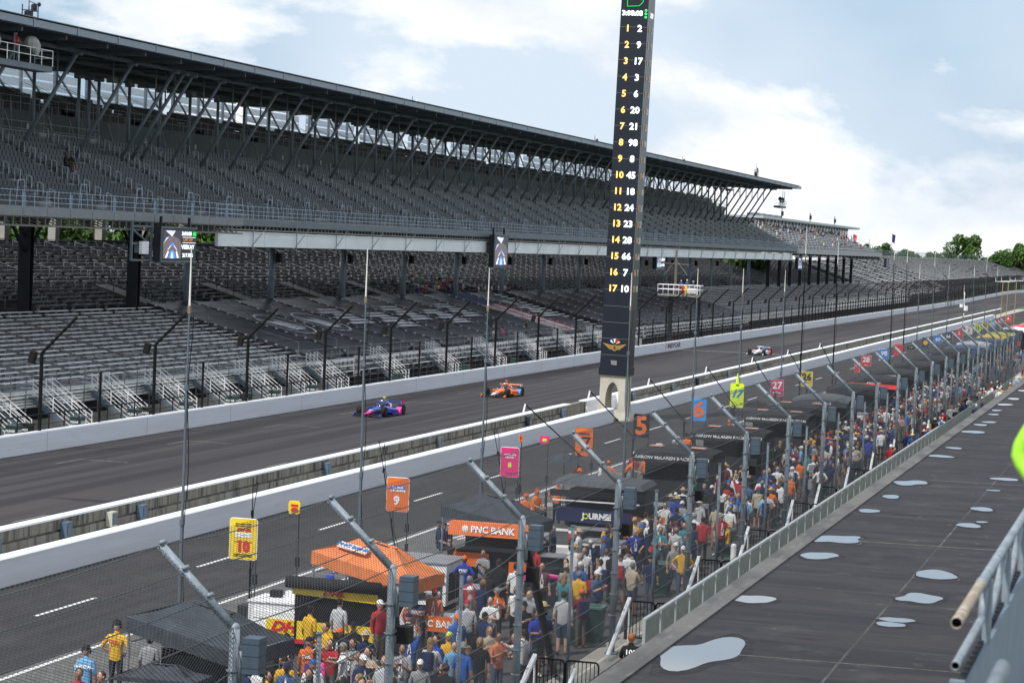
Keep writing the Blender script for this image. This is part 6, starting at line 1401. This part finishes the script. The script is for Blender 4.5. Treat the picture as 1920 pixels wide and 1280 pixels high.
arms = dict(
    stand={}, hips=dict(el=(.34, .06, 1.17), wl=(.20, -.05, 1.02), er=(-.34, .06, 1.17), wr=(-.20, -.05, 1.02)),
    fold=dict(el=(.25, -.08, 1.16), wl=(.02, -.20, 1.20), er=(-.25, -.08, 1.16), wr=(-.02, -.22, 1.17)),
    phone=dict(el=(.22, -.08, 1.15), wl=(.08, -.28, 1.30), er=(-.22, -.08, 1.15), wr=(-.06, -.28, 1.28)),
    wave=dict(el=(.26, -.03, 1.62), wl=(.22, -.12, 1.88), er=(-.24, .0, 1.15), wr=(-.16, -.2, 1.08)),
    point=dict(el=(.24, -.2, 1.3), wl=(.18, -.46, 1.36), er=(-.24, .02, 1.14), wr=(-.25, -.06, .90)))
walk = dict(kl=(.10, -.16, .50), al=(.10, -.22, .10), tl=(.11, -.37, .05), kr=(-.10, .02, .48), ar=(-.10, .26, .14), tr=(-.11, .13, .05))
for a in arms:
    for sh in (False, True):
        J = upd(base_J(), **arms[a]); B(a + ('_s' if sh else ''), J, shorts=sh)
B('suit', upd(base_J(), **arms['hips']), sleeve='long', bulk=1.12); B('suit2', upd(base_J(), **arms['stand']), sleeve='long', bulk=1.12); B('suit3', upd(base_J(), **arms['phone']), sleeve='long', bulk=1.12)
B('walk', upd(base_J(.03), **walk), hd=(0, -.045, 1.64)); B('walk_s', upd(base_J(.03), **walk), hd=(0, -.045, 1.64), shorts=True)
B('big_s', upd(base_J(), **arms['fold']), shorts=True, bulk=1.22); B('big', upd(base_J(), **arms['stand']), bulk=1.22)
JL = upd(base_J(), waist=(0, -.08, 1.06), chest=(0, -.24, 1.20), ntop=(0, -.33, 1.31), neck=(0, -.37, 1.36), hb=(0, -.41, 1.42), sl=(.165, -.31, 1.28), sr=(-.165, -.31, 1.28), el=(.22, -.42, 1.05), wl=(.15, -.62, 1.0), er=(-.22, -.42, 1.05), wr=(-.15, -.62, 1.0)); B('lean', JL, hd=(0, -.46, 1.47))
JS = base_J()
for n in JS: JS[n] = (JS[n][0], JS[n][1], JS[n][2] - .46, *JS[n][3:])
upd(JS, kl=(.11, -.42, .47), al=(.11, -.40, .09), tl=(.12, -.56, .045), kr=(-.11, -.42, .47), ar=(-.11, -.40, .09), tr=(-.12, -.56, .045), el=(.24, -.08, .70), wl=(.12, -.32, .62), er=(-.24, -.08, .70), wr=(-.12, -.32, .62))
B('sit', JS, hd=(0, -.01, 1.18)); B('sit_s', dict(JS), hd=(0, -.01, 1.18), shorts=True)
# head wear
def dome(mb, r, z0, z1, n=12, y=0):
    rings = []
    for k in range(5):
        t = k / 5 * math.pi / 2; rings.append([(r[0] * math.cos(t) * math.cos(2 * math.pi * i / n), y + r[1] * math.cos(t) * math.sin(2 * math.pi * i / n), z0 + (z1 - z0) * math.sin(t)) for i in range(n)])
    mb.loft(rings, cap=False); i0 = len(mb.v) - n; mb.f.append([i0 + k for k in range(n)]); mb.mi.append(mb.m)
HW = {}
b = MB(); dome(b, (.086, .106), .03, .135); b.loft([[(x, y, z) for x, y in ((-.06, -.09), (.06, -.09), (.05, -.19), (-.05, -.19))] for z in (.03, .042)]); b.tube((0, 0, .13), (0, 0, .142), .012, 6); HW['cap'] = b.mesh('cap', hairM, True)
b = MB(); dome(b, (.088, .105), .035, .15); b.loft([[((.165 + .01 * math.sin(k)) * math.cos(2 * math.pi * k / 14), (.185) * math.sin(2 * math.pi * k / 14), z - .02 * abs(math.cos(2 * math.pi * k / 14))) for k in range(14)] for z in (.04, .05)]); HW['hat'] = b.mesh('sun_hat', hairM, True)
b = MB(); b.ell((0, .022, .025), (.086, .092, .108), 12, 8); HW['short_hair'] = b.mesh('hair', hairM, True)
b = MB(); b.ell((0, .025, .02), (.09, .09, .115), 12, 8); b.loft([[(.075 * w * math.cos(2 * math.pi * k / 10), .065 + .04 * math.sin(2 * math.pi * k / 10), z) for k in range(10)] for w, z in ((1, .0), (1.1, -.1), (1.0, -.2), (.6, -.27))]); HW['long_hair'] = b.mesh('hair', hairM, True)
b = MB(); dome(b, (.086, .106), .03, .135); b.loft([[(x, y, z) for x, y in ((-.06, -.09), (.06, -.09), (.05, -.17), (-.05, -.17))] for z in (.03, .042)])
for s in (-1, 1): b.ell((s * .095, 0, 0), (.03, .045, .05), 8, 5)
b.path([(-.1, 0, .03), (-.08, 0, .12), (0, 0, .155), (.08, 0, .12), (.1, 0, .03)], .014, 5); HW['headset'] = b.mesh('headset_cap', hairM, True)
b = MB(); b.box((0, .0, 0), (.28, .17, .42)); b.box((0, .09, -.07), (.2, .05, .2)); bpk = b.mesh('backpack', hairM)
b = MB(); b.face([(-.012, -.001, 0), (.012, -.001, 0), (.055, -.03, -.30), (.035, -.03, -.30)]); b.face([(-.012, -.001, 0), (.012, -.001, 0), (-.035, -.03, -.30), (-.055, -.03, -.30)]); b.box((0, -.035, -.37), (.09, .006, .12)); lany = b.mesh('lanyard', whitep)
COLS = dict(white=(.68, .68, .68), grey=(.27, .27, .28), pale_grey=(.45, .46, .47), navy=(.015, .025, .08), black=(.014, .014, .016), red=(.40, .03, .035), orange=(.68, .16, .03), yellow=(.66, .38, .03), blue=(.03, .10, .36), light_blue=(.15, .34, .55), maroon=(.16, .02, .03), tan=(.42, .36, .26), green=(.04, .17, .07), purple=(.13, .05, .26), pink=(.75, .10, .35), royal_blue=(.02, .045, .32), teal=(.05, .20, .24), plaid_brown=(.14, .07, .08), denim_blue=(.06, .11, .22), salmon=(.55, .18, .10))
HC = dict(black=(.012, .012, .012), brown=(.04, .02, .011), blond=(.26, .16, .06), grey=(.22, .22, .22), white=(.7, .7, .7), red=(.5, .02, .02), orange=(.75, .14, .02), navy=(.015, .02, .07), tan=(.45, .36, .22), straw=(.55, .42, .2), yellow=(.7, .5, .03), auburn=(.28, .09, .03), pale_grey=(.5, .5, .5), blue=(.03, .1, .4), lime=(.5, .6, .1))
used = {}
def person(x, y, shirt, hw, hc, pose='stand', rz=0.0, label=None, z=0.0, s=None, pack=None, lan=False, back=None, group='people in the pit walkway', where=''):
    me = BOD[pose]; sc = s or random.uniform(.96, 1.05)
    wear = {'cap': 'cap', 'hat': 'sun hat', 'short_hair': 'short hair', 'long_hair': 'long hair', 'headset': 'headset cap'}[hw]
    if label is None:
        ps = {'stand': 'standing', 'hips': 'hands on hips', 'fold': 'arms folded', 'phone': 'phone raised', 'wave': 'raising one arm', 'point': 'pointing', 'suit': 'in a crew suit', 'suit2': 'in a crew suit', 'suit3': 'in a crew suit', 'walk': 'walking', 'lean': 'bending forward', 'sit': 'seated', 'big': 'heavy set', 'sit_s': 'seated in shorts'}[pose.replace('_s', '') if pose != 'sit_s' else pose] + (' in shorts' if pose.endswith('_s') and pose != 'sit_s' else '')
        label = '%s top, %s %s, %s' % (shirt.replace('_', ' '), hc.replace('_', ' '), wear, ps) + (', ' + where if where else '')
        n = used.get(label, 0); used[label] = n + 1
        if n: label = label + ', %s nearest' % ORD[min(n, 39)]
    o = link('person', me, None, (x, y, z), (0, 0, rz), label, 'person', group, color=COLS[shirt]); o.scale = (sc, sc, sc)
    hd = me['head']; link({'cap': 'cap', 'hat': 'sun_hat', 'headset': 'headset_cap'}.get(hw, 'hair'), HW[hw], o, tuple(hd), color=HC[hc])
    if pack: link('backpack', bpk, o, (0, .20, 1.22), color=COLS[pack])
    if lan: link('lanyard', lany, o, (0, -.115, 1.43))
    if back: link('lettering', textmesh(back[0], back[1], back[2], bold=.004, sx=1.15), o, (0, .145, .86 if pose.startswith('sit') else 1.30), (R(84), 0, R(180)))
    return o
P_ = math.pi
def sp(x, y, *a, **k): return person(x, y, *a, **k)
F, BK, L_, R_ = 0, P_, P_ * .5, -P_ * .5      # facing the camera side, away, ...
# --- individually posed people near the camera
sp(-23.9, 49.4, 'light_blue', 'headset', 'black', 'stand', BK, 'person in bright blue shirt lettered OFFICIAL seen from behind at the lower left', back=('OFFICIAL', .10, whitep))
sp(-24.5, 52.3, 'yellow', 'headset', 'black', 'hips', BK, 'person in yellow delivery shirt, black cap and headset, hands on hips, seen from behind', back=('DHL', .11, redp), s=1.08)
sp(-22.7, 46.6, 'red', 'short_hair', 'black', 'stand', R(20), 'person with black hair and red top at the bottom edge below the blue OFFICIAL shirt')
sp(-22.3, 46.9, 'red', 'short_hair', 'brown', 'stand', R(-30), 'person with brown hair and red top at the bottom edge beside the yellow shirt')
sp(-23.3, 51.6, 'grey', 'short_hair', 'black', 'stand', BK, 'person in grey shirt half hidden under the charcoal canopy')
sp(-20.2, 47.6, 'tan', 'cap', 'tan', 'stand', R(15), 'person in tan cap at the bottom edge below the nearest fence post')
sp(-20.4, 53.2, 'black', 'headset', 'black', 'fold', R(-20), 'person all in black with cap and headset right of the near speaker box')
sp(-19.0, 49.6, 'denim_blue', 'cap', 'navy', 'stand', R(10), 'person with navy cap, lanyard and denim blue shirt at the bottom edge', lan=True)
sp(-18.6, 50.2, 'white', 'cap', 'blue', 'stand', R(200), 'person in white tee and bright blue cap at the bottom edge')
sp(-18.2, 48.9, 'black', 'long_hair', 'brown', 'stand', R(5), 'woman with long brown hair in black top at the bottom edge')
sp(-24.4, 66.3, 'royal_blue', 'cap', 'orange', 'lean', R(120), 'person in royal blue with an orange cap leaning over behind the orange canopy')
sp(-23.3, 62.6, 'royal_blue', 'short_hair', 'black', 'stand', R(170), 'person in royal blue bank shirt seen from behind left of the yellow cart', back=('PNC', .12, whitep))
sp(-21.4, 57.4, 'yellow', 'short_hair', 'black', 'stand', R(150), 'person in yellow shirt seen from behind beside the white logo cart')
sp(-20.1, 55.1, 'yellow', 'short_hair', 'brown', 'fold', R(-40), 'person in yellow and red shirt with brown hair under the yellow cart')
sp(-19.8, 53.1, 'orange', 'cap', 'black', 'stand', BK, 'person in bright orange shirt with white lettering on the back at the bottom left crowd', back=('DHL', .1, whitep))
sp(-21.2, 59.1, 'pale_grey', 'short_hair', 'black', 'stand', R(165), 'person in pale grey tee and dark trousers seen from behind before the yellow panel')
sp(-19.7, 56.0, 'black', 'cap', 'black', 'phone', R(20), 'person in black cap and black shirt looking down right of the yellow shirts')
sp(-18.8, 54.4, 'navy', 'hat', 'tan', 'phone', R(40), 'person in navy shirt with a tan hat looking at a phone')
sp(-18.8, 52.8, 'white', 'cap', 'grey', 'point', R(-60), 'person in white tee and grey cap stretching an arm forward')
sp(-19.1, 51.8, 'pink', 'long_hair', 'brown', 'stand', R(160), 'woman in pink top with backpack straps at the bottom of the crowd', pack='purple')
sp(-18.1, 55.8, 'blue', 'short_hair', 'black', 'wave', R(10), 'person in blue tee raising one arm high near the bottom centre', lan=True)
sp(-19.5, 59.8, 'red', 'cap', 'orange', 'suit', R(-70), 'crew member in red suit with an orange cap right of the orange canopy')
sp(-20.1, 59.2, 'red', 'cap', 'white', 'suit2', R(60), 'crew member in red suit and white cap partly behind the speaker post')
sp(-17.4, 53.1, 'grey', 'short_hair', 'brown', 'phone', R(0), 'person in grey polo with lanyard looking at a phone at the bottom edge', lan=True)
sp(-16.6, 52.0, 'grey', 'cap', 'white', 'stand', R(15), 'person in grey patterned top and white cap at the bottom edge')
sp(-17.2, 55.1, 'royal_blue', 'long_hair', 'brown', 'stand', R(-30), 'woman in royal blue top with sunglasses left of the yellow tee back')
sp(-16.9, 55.2, 'yellow', 'cap', 'lime', 'stand', BK, 'person in yellow tee with a patterned lime cap seen from behind', s=1.04)
sp(-16.2, 54.1, 'blue', 'hat', 'grey', 'stand', R(170), 'person in blue shirt and grey bucket hat at the bottom edge', s=1.02)
sp(-16.1, 55.2, 'black', 'long_hair', 'blond', 'stand', R(10), 'woman with blond hair and sunglasses in a black top')
sp(-15.9, 56.1, 'salmon', 'short_hair', 'brown', 'phone', R(50), 'person in salmon orange tee looking down beside the fence')
sp(-15.45, 57.6, 'black', 'short_hair', 'black', 'lean', R(-50), 'person in black vest bending towards the fence', pack='black')
sp(-16.2, 61.6, 'light_blue', 'hat', 'tan', 'phone_s', R(70), 'person in light blue tee, tan hat and grey shorts holding a phone by the fence', s=1.0)
sp(-16.1, 63.4, 'pale_grey', 'short_hair', 'brown', 'stand_s', R(190), 'person in pale grey tee and tan shorts standing right of the leaning brace pole')
sp(-17.3, 64.1, 'grey', 'short_hair', 'brown', 'big', BK, 'heavy set person in grey patterned shirt seen from behind')
sp(-19.4, 65.2, 'red', 'short_hair', 'grey', 'stand_s', R(150), 'woman in red tee and denim skirt with grey hair in the open lane')
sp(-19.2, 66.4, 'black', 'short_hair', 'black', 'suit3', R(170), 'crew member in black with orange trim beside the woman in red')
sp(-19.5, 68.6, 'black', 'short_hair', 'brown', 'hips', R(190), 'person in black shirt and dark trousers standing in the lane, hand on hip', s=1.06)
sp(-18.9, 68.4, 'white', 'short_hair', 'black', 'stand', BK, 'person in white shirt and jeans seen from behind next to the black shirt')
sp(-18.3, 69.2, 'plaid_brown', 'short_hair', 'black', 'stand', R(20), 'person in plum plaid shirt behind the brace pole', lan=True)
sp(-17.9, 70.6, 'black', 'short_hair', 'brown', 'stand', R(-20), 'person in black shirt right of the plaid shirt')
sp(-17.6, 69.5, 'grey', 'cap', 'tan', 'stand', R(0), 'person in grey shirt with tan cap and lanyard facing the camera', lan=True)
sp(-16.8, 67.9, 'yellow', 'short_hair', 'grey', 'stand', R(180), 'person in yellow shirt and black trousers seen from behind near the green bins')
sp(-16.3, 68.1, 'denim_blue', 'cap', 'white', 'phone', R(60), 'person in blue grey shirt and white cap beside the green bins', pack='red')
sp(-18.4, 75.8, 'navy', 'cap', 'pale_grey', 'stand', R(10), 'person in navy polo and grey cap with lanyard above the pink nose', lan=True)
sp(-20.4, 78.5, 'navy', 'cap', 'grey', 'phone', R(-60), 'crew member in dark navy beside the red cooler')
sp(-19.6, 73.2, 'red', 'short_hair', 'black', 'stand', R(150), 'person in red shirt behind the speaker post right of the awning')
sp(-24.2, 77.3, 'navy', 'cap', 'black', 'sit', R(110), 'crew member in navy sitting on the pit wall left of the charcoal canopy', z=.5)
sp(-23.8, 76.6, 'navy', 'cap', 'navy', 'sit', R(60), 'second crew member in navy sitting beside the first with red trousers', z=.5)
sp(-20.7, 71.0, 'grey', 'short_hair', 'brown', 'phone', R(-10), 'person with brown hair working under the orange awning')
sp(-20.9, 69.6, 'royal_blue', 'cap', 'orange', 'hips', R(180), 'crew member in royal blue bank shirt with an orange cap in front of the awning', back=('PNC', .12, whitep))
for x, y, r, lb in ((-24.0, 87.9, 20, 'leftmost of three orange shirted crew left of the JOURNIE tent'), (-23.9, 89.1, 60, 'middle of three orange shirted crew left of the JOURNIE tent'), (-23.4, 90.4, 180, 'rightmost of three orange shirted crew, standing tall left of the JOURNIE tent')):
    sp(x, y, 'orange', 'headset', 'orange', 'suit' if r == 180 else 'sit', R(r), lb, z=.35 if r == 180 else .5)
sp(-18.4, 82.4, 'yellow', 'cap', 'tan', 'hips', R(0), 'official in yellow polo and tan cap facing the camera, hands on hips', lan=True)
sp(-16.6, 81.1, 'pale_grey', 'cap', 'grey', 'stand', BK, 'person in pale patterned shirt seen from behind with a cap')
sp(-16.4, 82.8, 'navy', 'short_hair', 'black', 'stand', R(170), 'person in dark blue beside the pale shirt right of the fence post')
sp(-19.1, 92.9, 'navy', 'cap', 'pale_grey', 'fold', R(5), 'person in navy shirt and jeans with folded arms before the black tent')
sp(-16.5, 72.1, 'pale_grey', 'cap', 'brown', 'stand_s', BK, 'person with a red backpack seen from behind at the fence post', pack='red')
sp(-15.9, 71.2, 'tan', 'short_hair', 'grey', 'big_s', R(160), 'heavy set person in cream tee seen from behind right of the fence post')
sp(-15.7, 72.9, 'navy', 'cap', 'black', 'stand', R(190), 'person in navy and gold shirt beside the cream tee')
sp(-16.9, 74.8, 'grey', 'short_hair', 'brown', 'stand', BK, 'person in dark grey tee behind the red backpack')
sp(-17.4, 73.9, 'white', 'short_hair', 'brown', 'stand', R(10), 'person in white top with lanyard left of the fence post', lan=True)
sp(-15.15, 75.3, 'yellow', 'cap', 'white', 'hips', R(15), 'person in bright yellow tee, white cap and jeans standing outside by the green bin', s=1.03)
sp(-17.9, 97.2, 'red', 'cap', 'navy', 'suit', R(0), 'person in red suit with a dark cap facing the camera'); sp(-16.6, 88.6, 'tan', 'short_hair', 'brown', 'stand_s', R(170), 'person in tan top and denim shorts by the fence')
sp(-15.8, 87.0, 'yellow', 'hat', 'straw', 'sit', R(-100), 'person in yellow shirt and straw hat sitting beside the green bin')
sp(-18.3, 102.3, 'tan', 'short_hair', 'black', 'stand', R(100), 'person in beige shirt seen from the side'); sp(-17.1, 98.4, 'denim_blue', 'short_hair', 'brown', 'stand', R(170), 'person in denim blue shirt seen from behind')
sp(-16.3, 100.3, 'maroon', 'short_hair', 'black', 'stand', BK, 'person in maroon shirt seen from behind'); sp(-16.7, 108.3, 'white', 'cap', 'navy', 'stand_s', BK, 'person in white top and teal shorts with backpack straps', pack='navy')
sp(-12.6, 56.6, 'black', 'short_hair', 'auburn', 'sit', R(190), 'person with auburn hair in black printed tee at the bottom beside the roof edge', z=.6, back=('100', .16, whitep))
sp(-24.6, 109.5, 'red', 'cap', 'white', 'suit', R(150), 'crew member in red and white under the white A board'); sp(-23.8, 108.6, 'orange', 'short_hair', 'black', 'suit2', R(180), 'crew member in orange right of the red one under the white A board')
sp(-24.5, 107.0, 'orange', 'headset', 'orange', 'lean', R(100), 'crew member in orange bending near the white A board')
sp(-25.2, 101.0, 'orange', 'headset', 'white', 'sit', R(30), 'crew member in orange seated under the charcoal umbrella', z=.5); sp(-24.8, 99.6, 'orange', 'headset', 'orange', 'stand', R(-20), 'crew member in orange standing under the charcoal umbrella')
sp(-24.7, 104.6, 'orange', 'cap', 'orange', 'hips', R(180), 'crew member in orange below the orange 7 board'); sp(-24.6, 102.8, 'white', 'headset', 'black', 'sit', R(80), 'crew member in white and black seated left of the orange 7 board', z=.5)
for k, (y, c, hcx) in enumerate(((121.5, 'orange', 'black'), (122.7, 'black', 'black'), (133.6, 'orange', 'orange'), (135.2, 'white', 'orange'), (144.2, 'black', 'black'), (145.2, 'black', 'black'), (118.2, 'black', 'white'))):
    sp(-24.5, y, c, 'headset', hcx, 'suit2', R(40 * k), '%s clad crew member on the track side of the black tents, %s from the left' % (c, ORD[[1, 2, 3, 4, 5, 6, 0][k]]))
sp(-30.2, 165.5, 'light_blue', 'cap', 'black', 'walk', BK, 'person in light blue walking in the pit lane beside the 27 board', pack='black')
# --- crowd
rnd = random.Random(21)
sh_w = ['white'] * 11 + ['pale_grey'] * 4 + ['grey'] * 4 + ['navy'] * 5 + ['black'] * 9 + ['red'] * 4 + ['blue'] * 2 + ['royal_blue'] * 2 + ['light_blue'] * 3 + ['maroon'] * 2 + ['tan'] * 2 + ['orange'] * 2 + ['yellow'] * 1 + ['green'] * 1 + ['teal'] + ['denim_blue'] * 2 + ['salmon']
hw_w = [('short_hair', 'brown')] * 4 + [('short_hair', 'black')] * 3 + [('short_hair', 'grey')] * 2 + [('long_hair', 'brown'), ('long_hair', 'blond'), ('long_hair', 'black'), ('long_hair', 'blond')] + [('cap', c) for c in ('white', 'black', 'navy', 'red', 'white', 'tan', 'grey', 'blue', 'white', 'orange')] + [('hat', 'straw'), ('hat', 'tan')]
ps_w = ['stand'] * 5 + ['stand_s'] * 4 + ['hips', 'hips_s', 'fold', 'fold_s', 'phone', 'phone_s', 'walk', 'walk_s', 'big', 'big_s', 'point', 'wave', 'point_s']
lm = [(65, 'near first bins'), (76, 'near yellow tee man'), (87, 'by JOURNIE tent'), (99, 'by the orange board'), (113, 'by the black board'), (127, 'by the blue board'), (141, 'by lime board'), (156, 'by the pink board'), (169, 'by the 26 board'), (185, 'behind the red awning'), (203, 'by the 28 board'), (220, 'by the 98 board'), (240, 'by the shell board'), (400, 'at the far end of the crowd')]
def where(x, y):
    w = [l for a, l in lm if y < a + 6][0].replace('by the', 'by')
    side = 'fence side' if -17.3 < x < -15 else ('mid lane' if x > -19.5 and x < -15 else ('by the tents' if x <= -19.5 else 'roof side'))
    return side + ' ' + w
placed = [(o.location.x, o.location.y) for o in COL.objects if o.name.startswith('person')]
def crowd(n, xa, xb, ya, yb, dmin=.48, wgt=None, z=0, poses=None, grp='people in the pit walkway'):
    k = 0; tries = 0; out = []
    while k < n and tries < 20000:
        tries += 1; y = rnd.uniform(ya, yb); x = rnd.uniform(xa, xb)
        if any((x - a) ** 2 + ((y - c) * .7) ** 2 < dmin ** 2 for a, c in placed): continue
        placed.append((x, y)); out.append((x, y)); k += 1
    for x, y in sorted(out, key=lambda p: p[1]):
        hw, hc = rnd.choice(hw_w); person(x, y, rnd.choice(sh_w), hw, hc, rnd.choice(poses or ps_w), rnd.choice((0, 180, 180, 160, 200, 90, 270, 30, 330)) * P_ / 180 + rnd.uniform(-.3, .3), z=z, where=where(x, y), pack=rnd.choice([None] * 5 + ['black', 'navy', 'grey']), lan=rnd.random() < .3, group=grp)
crowd(34, -19.9, -15.4, 46, 61, .42); crowd(14, -18.9, -15.7, 84, 97); crowd(34, -18.8, -15.5, 97, 117); crowd(46, -18.9, -15.5, 117, 140); crowd(8, -19.0, -15.5, 140, 160); crowd(46, -19.6, -15.5, 60, 97)
crowd(10, -19.9, -19.0, 95, 140); crowd(12, -14.3, -13.6, 118, 150, .5)
PALC = list(COLS); CM = MB()
CMATS = [C('crowd_' + n, COLS[n], .85) for n in PALC] + [skinm0, C('crowd_hair', (.05, .03, .02), .8), C('crowd_cap', (.6, .6, .6), .8), C('crowd_jeans', (.04, .06, .11), .85), C('crowd_khaki', (.25, .21, .15), .85)]
def figure(x, y, z, seated=False):
    c, s_ = math.cos, math.sin; a = rnd.uniform(0, 6.28) if not seated else P_ / 2; k = rnd.uniform(.95, 1.06); dz = -.46 if seated else 0
    def T(px, py, pz): return (x + (px * c(a) - py * s_(a)) * k, y + (px * s_(a) + py * c(a)) * k, z + pz * k)
    def rg(cx, cy, cz, rx, ry, n=7): return [T(cx + rx * c(6.283 * i / n), cy + ry * s_(6.283 * i / n), cz) for i in range(n)]
    np_ = len(PALC); CM.m = PALC.index(rnd.choice(sh_w)); CM.loft([rg(0, 0, .92 + dz, .16, .11), rg(0, 0, 1.15 + dz, .15, .1), rg(0, 0, 1.35 + dz, .19, .12), rg(0, 0, 1.46 + dz, .1, .08)])
    for s in (-1, 1):
        CM.tube(T(s * .19, 0, 1.40 + dz), T(s * .25, .02, 1.15 + dz), .055 * k, 5); m_ = CM.m; CM.m = np_; CM.tube(T(s * .25, .02, 1.15 + dz), T(s * .2, -.2, 1.02 + dz), .036 * k, 5); CM.m = m_
    CM.m = np_ + rnd.choice((3, 3, 4))
    for s in (-1, 1):
        if seated: CM.tube(T(s * .1, 0, .45), T(s * .11, -.42, .47), .08, 5); CM.tube(T(s * .11, -.42, .47), T(s * .11, -.4, .05), .055, 5)
        else: CM.tube(T(s * .09, 0, .92), T(s * .11, 0, .04), .085, 6, .05)
    CM.m = np_; CM.ell(T(0, 0, 1.63 + dz), (.08, .09, .12), 7, 6); CM.m = np_ + rnd.choice((1, 1, 2)); CM.ell(T(0, .02, 1.67 + dz), (.088, .095, .1), 7, 5)
for n, xa, xb, ya, yb, z in ((60, -19, -15.5, 118, 160, 0), (40, -19, -15.5, 160, 172, 0), (90, -19.0, -15.4, 172, 215, 0), (40, -19, -15.4, 215, 290, 0), (20, -14.3, -13.6, 150, 200, 0), (50, -12.9, -9.2, 150, 260, .6), (10, -24.4, -23.2, 150, 260, 0), (40, -22, -15.4, 290, 400, 0)):
    for _ in range(n): figure(rnd.uniform(xa, xb), rnd.uniform(ya, yb), z)
for _ in range(110):
    row = rnd.choice((11, 11, 10, 10, 9, 8, 7, 11, 3, 1, 5)); figure(-67.3 - .8 * row, rnd.uniform(424, 543), 12.55 + .34 * row, True)
for i in range(62):
    row = min(12, int(abs(rnd.gauss(0, 4)))) if i > 26 else rnd.choice((0, 0, 1)); figure(RX0 - RDX * row, (rnd.uniform(232, 268) - row * 1.3), RZ0 + RDZ * row, True)
CM.build('crowd', CMATS, None, label='distant spectators in the far pit walkway, the shaded benches and the second stand', cat='crowd', kind='stuff')
# purple clad crew
for k, (x, y) in enumerate(((-24.3, 173.5), (-24.1, 176.5), (-23.6, 179.5), (-24.2, 182), (-24.4, 186), (-23.8, 190))):
    sp(x, y, 'purple', 'headset', 'black', 'suit2', R(50 * k), 'purple clad crew member beyond the yellow 26 board, %s from the left' % ORD[k])
# people in the stands
sp(-71.5, 142.3, 'black', 'short_hair', 'black', 'sit', R(90), 'left of two spectators in red shorts alone in the upper deck', z=15.0); sp(-71.5, 143.1, 'black', 'short_hair', 'brown', 'sit_s', R(70), 'right of two spectators in red shorts alone in the upper deck', z=15.0)
sp(-66.9, 126.2, 'red', 'cap', 'black', 'fold', R(60), 'camera operator in red and black on the hanging platform', z=21.0)
for k, dx in enumerate((.3, 1.0, 1.75)): sp(-57.4 + dx, 275.6, 'denim_blue', 'cap', 'white', 'stand', R(180 - 30 * k), '%s of three flag stand officials in blue grey shirts and white caps' % ('leftmost', 'middle', 'rightmost')[k], z=6.1)
for k, (y, c) in enumerate(((210.5, 'white'), (213.8, 'pink'), (222, 'black'))): sp(-61.3, y, c, 'short_hair', 'brown', 'sit' if k < 2 else 'stand', R(90), 'person in %s at the front edge of the dark tarps, %s from the left' % (c, ORD[k]), z=2.2)
sp(-.22, 9.2, 'green', 'short_hair', 'brown', 'suit', R(0), 'person in lime high visibility jacket at the right edge, arm close to the camera', z=9.58).color = (.42, .85, .06, 1)
print('objects', len(COL.objects), 'persons', sum(1 for o in COL.objects if o.get('category') == 'person'))
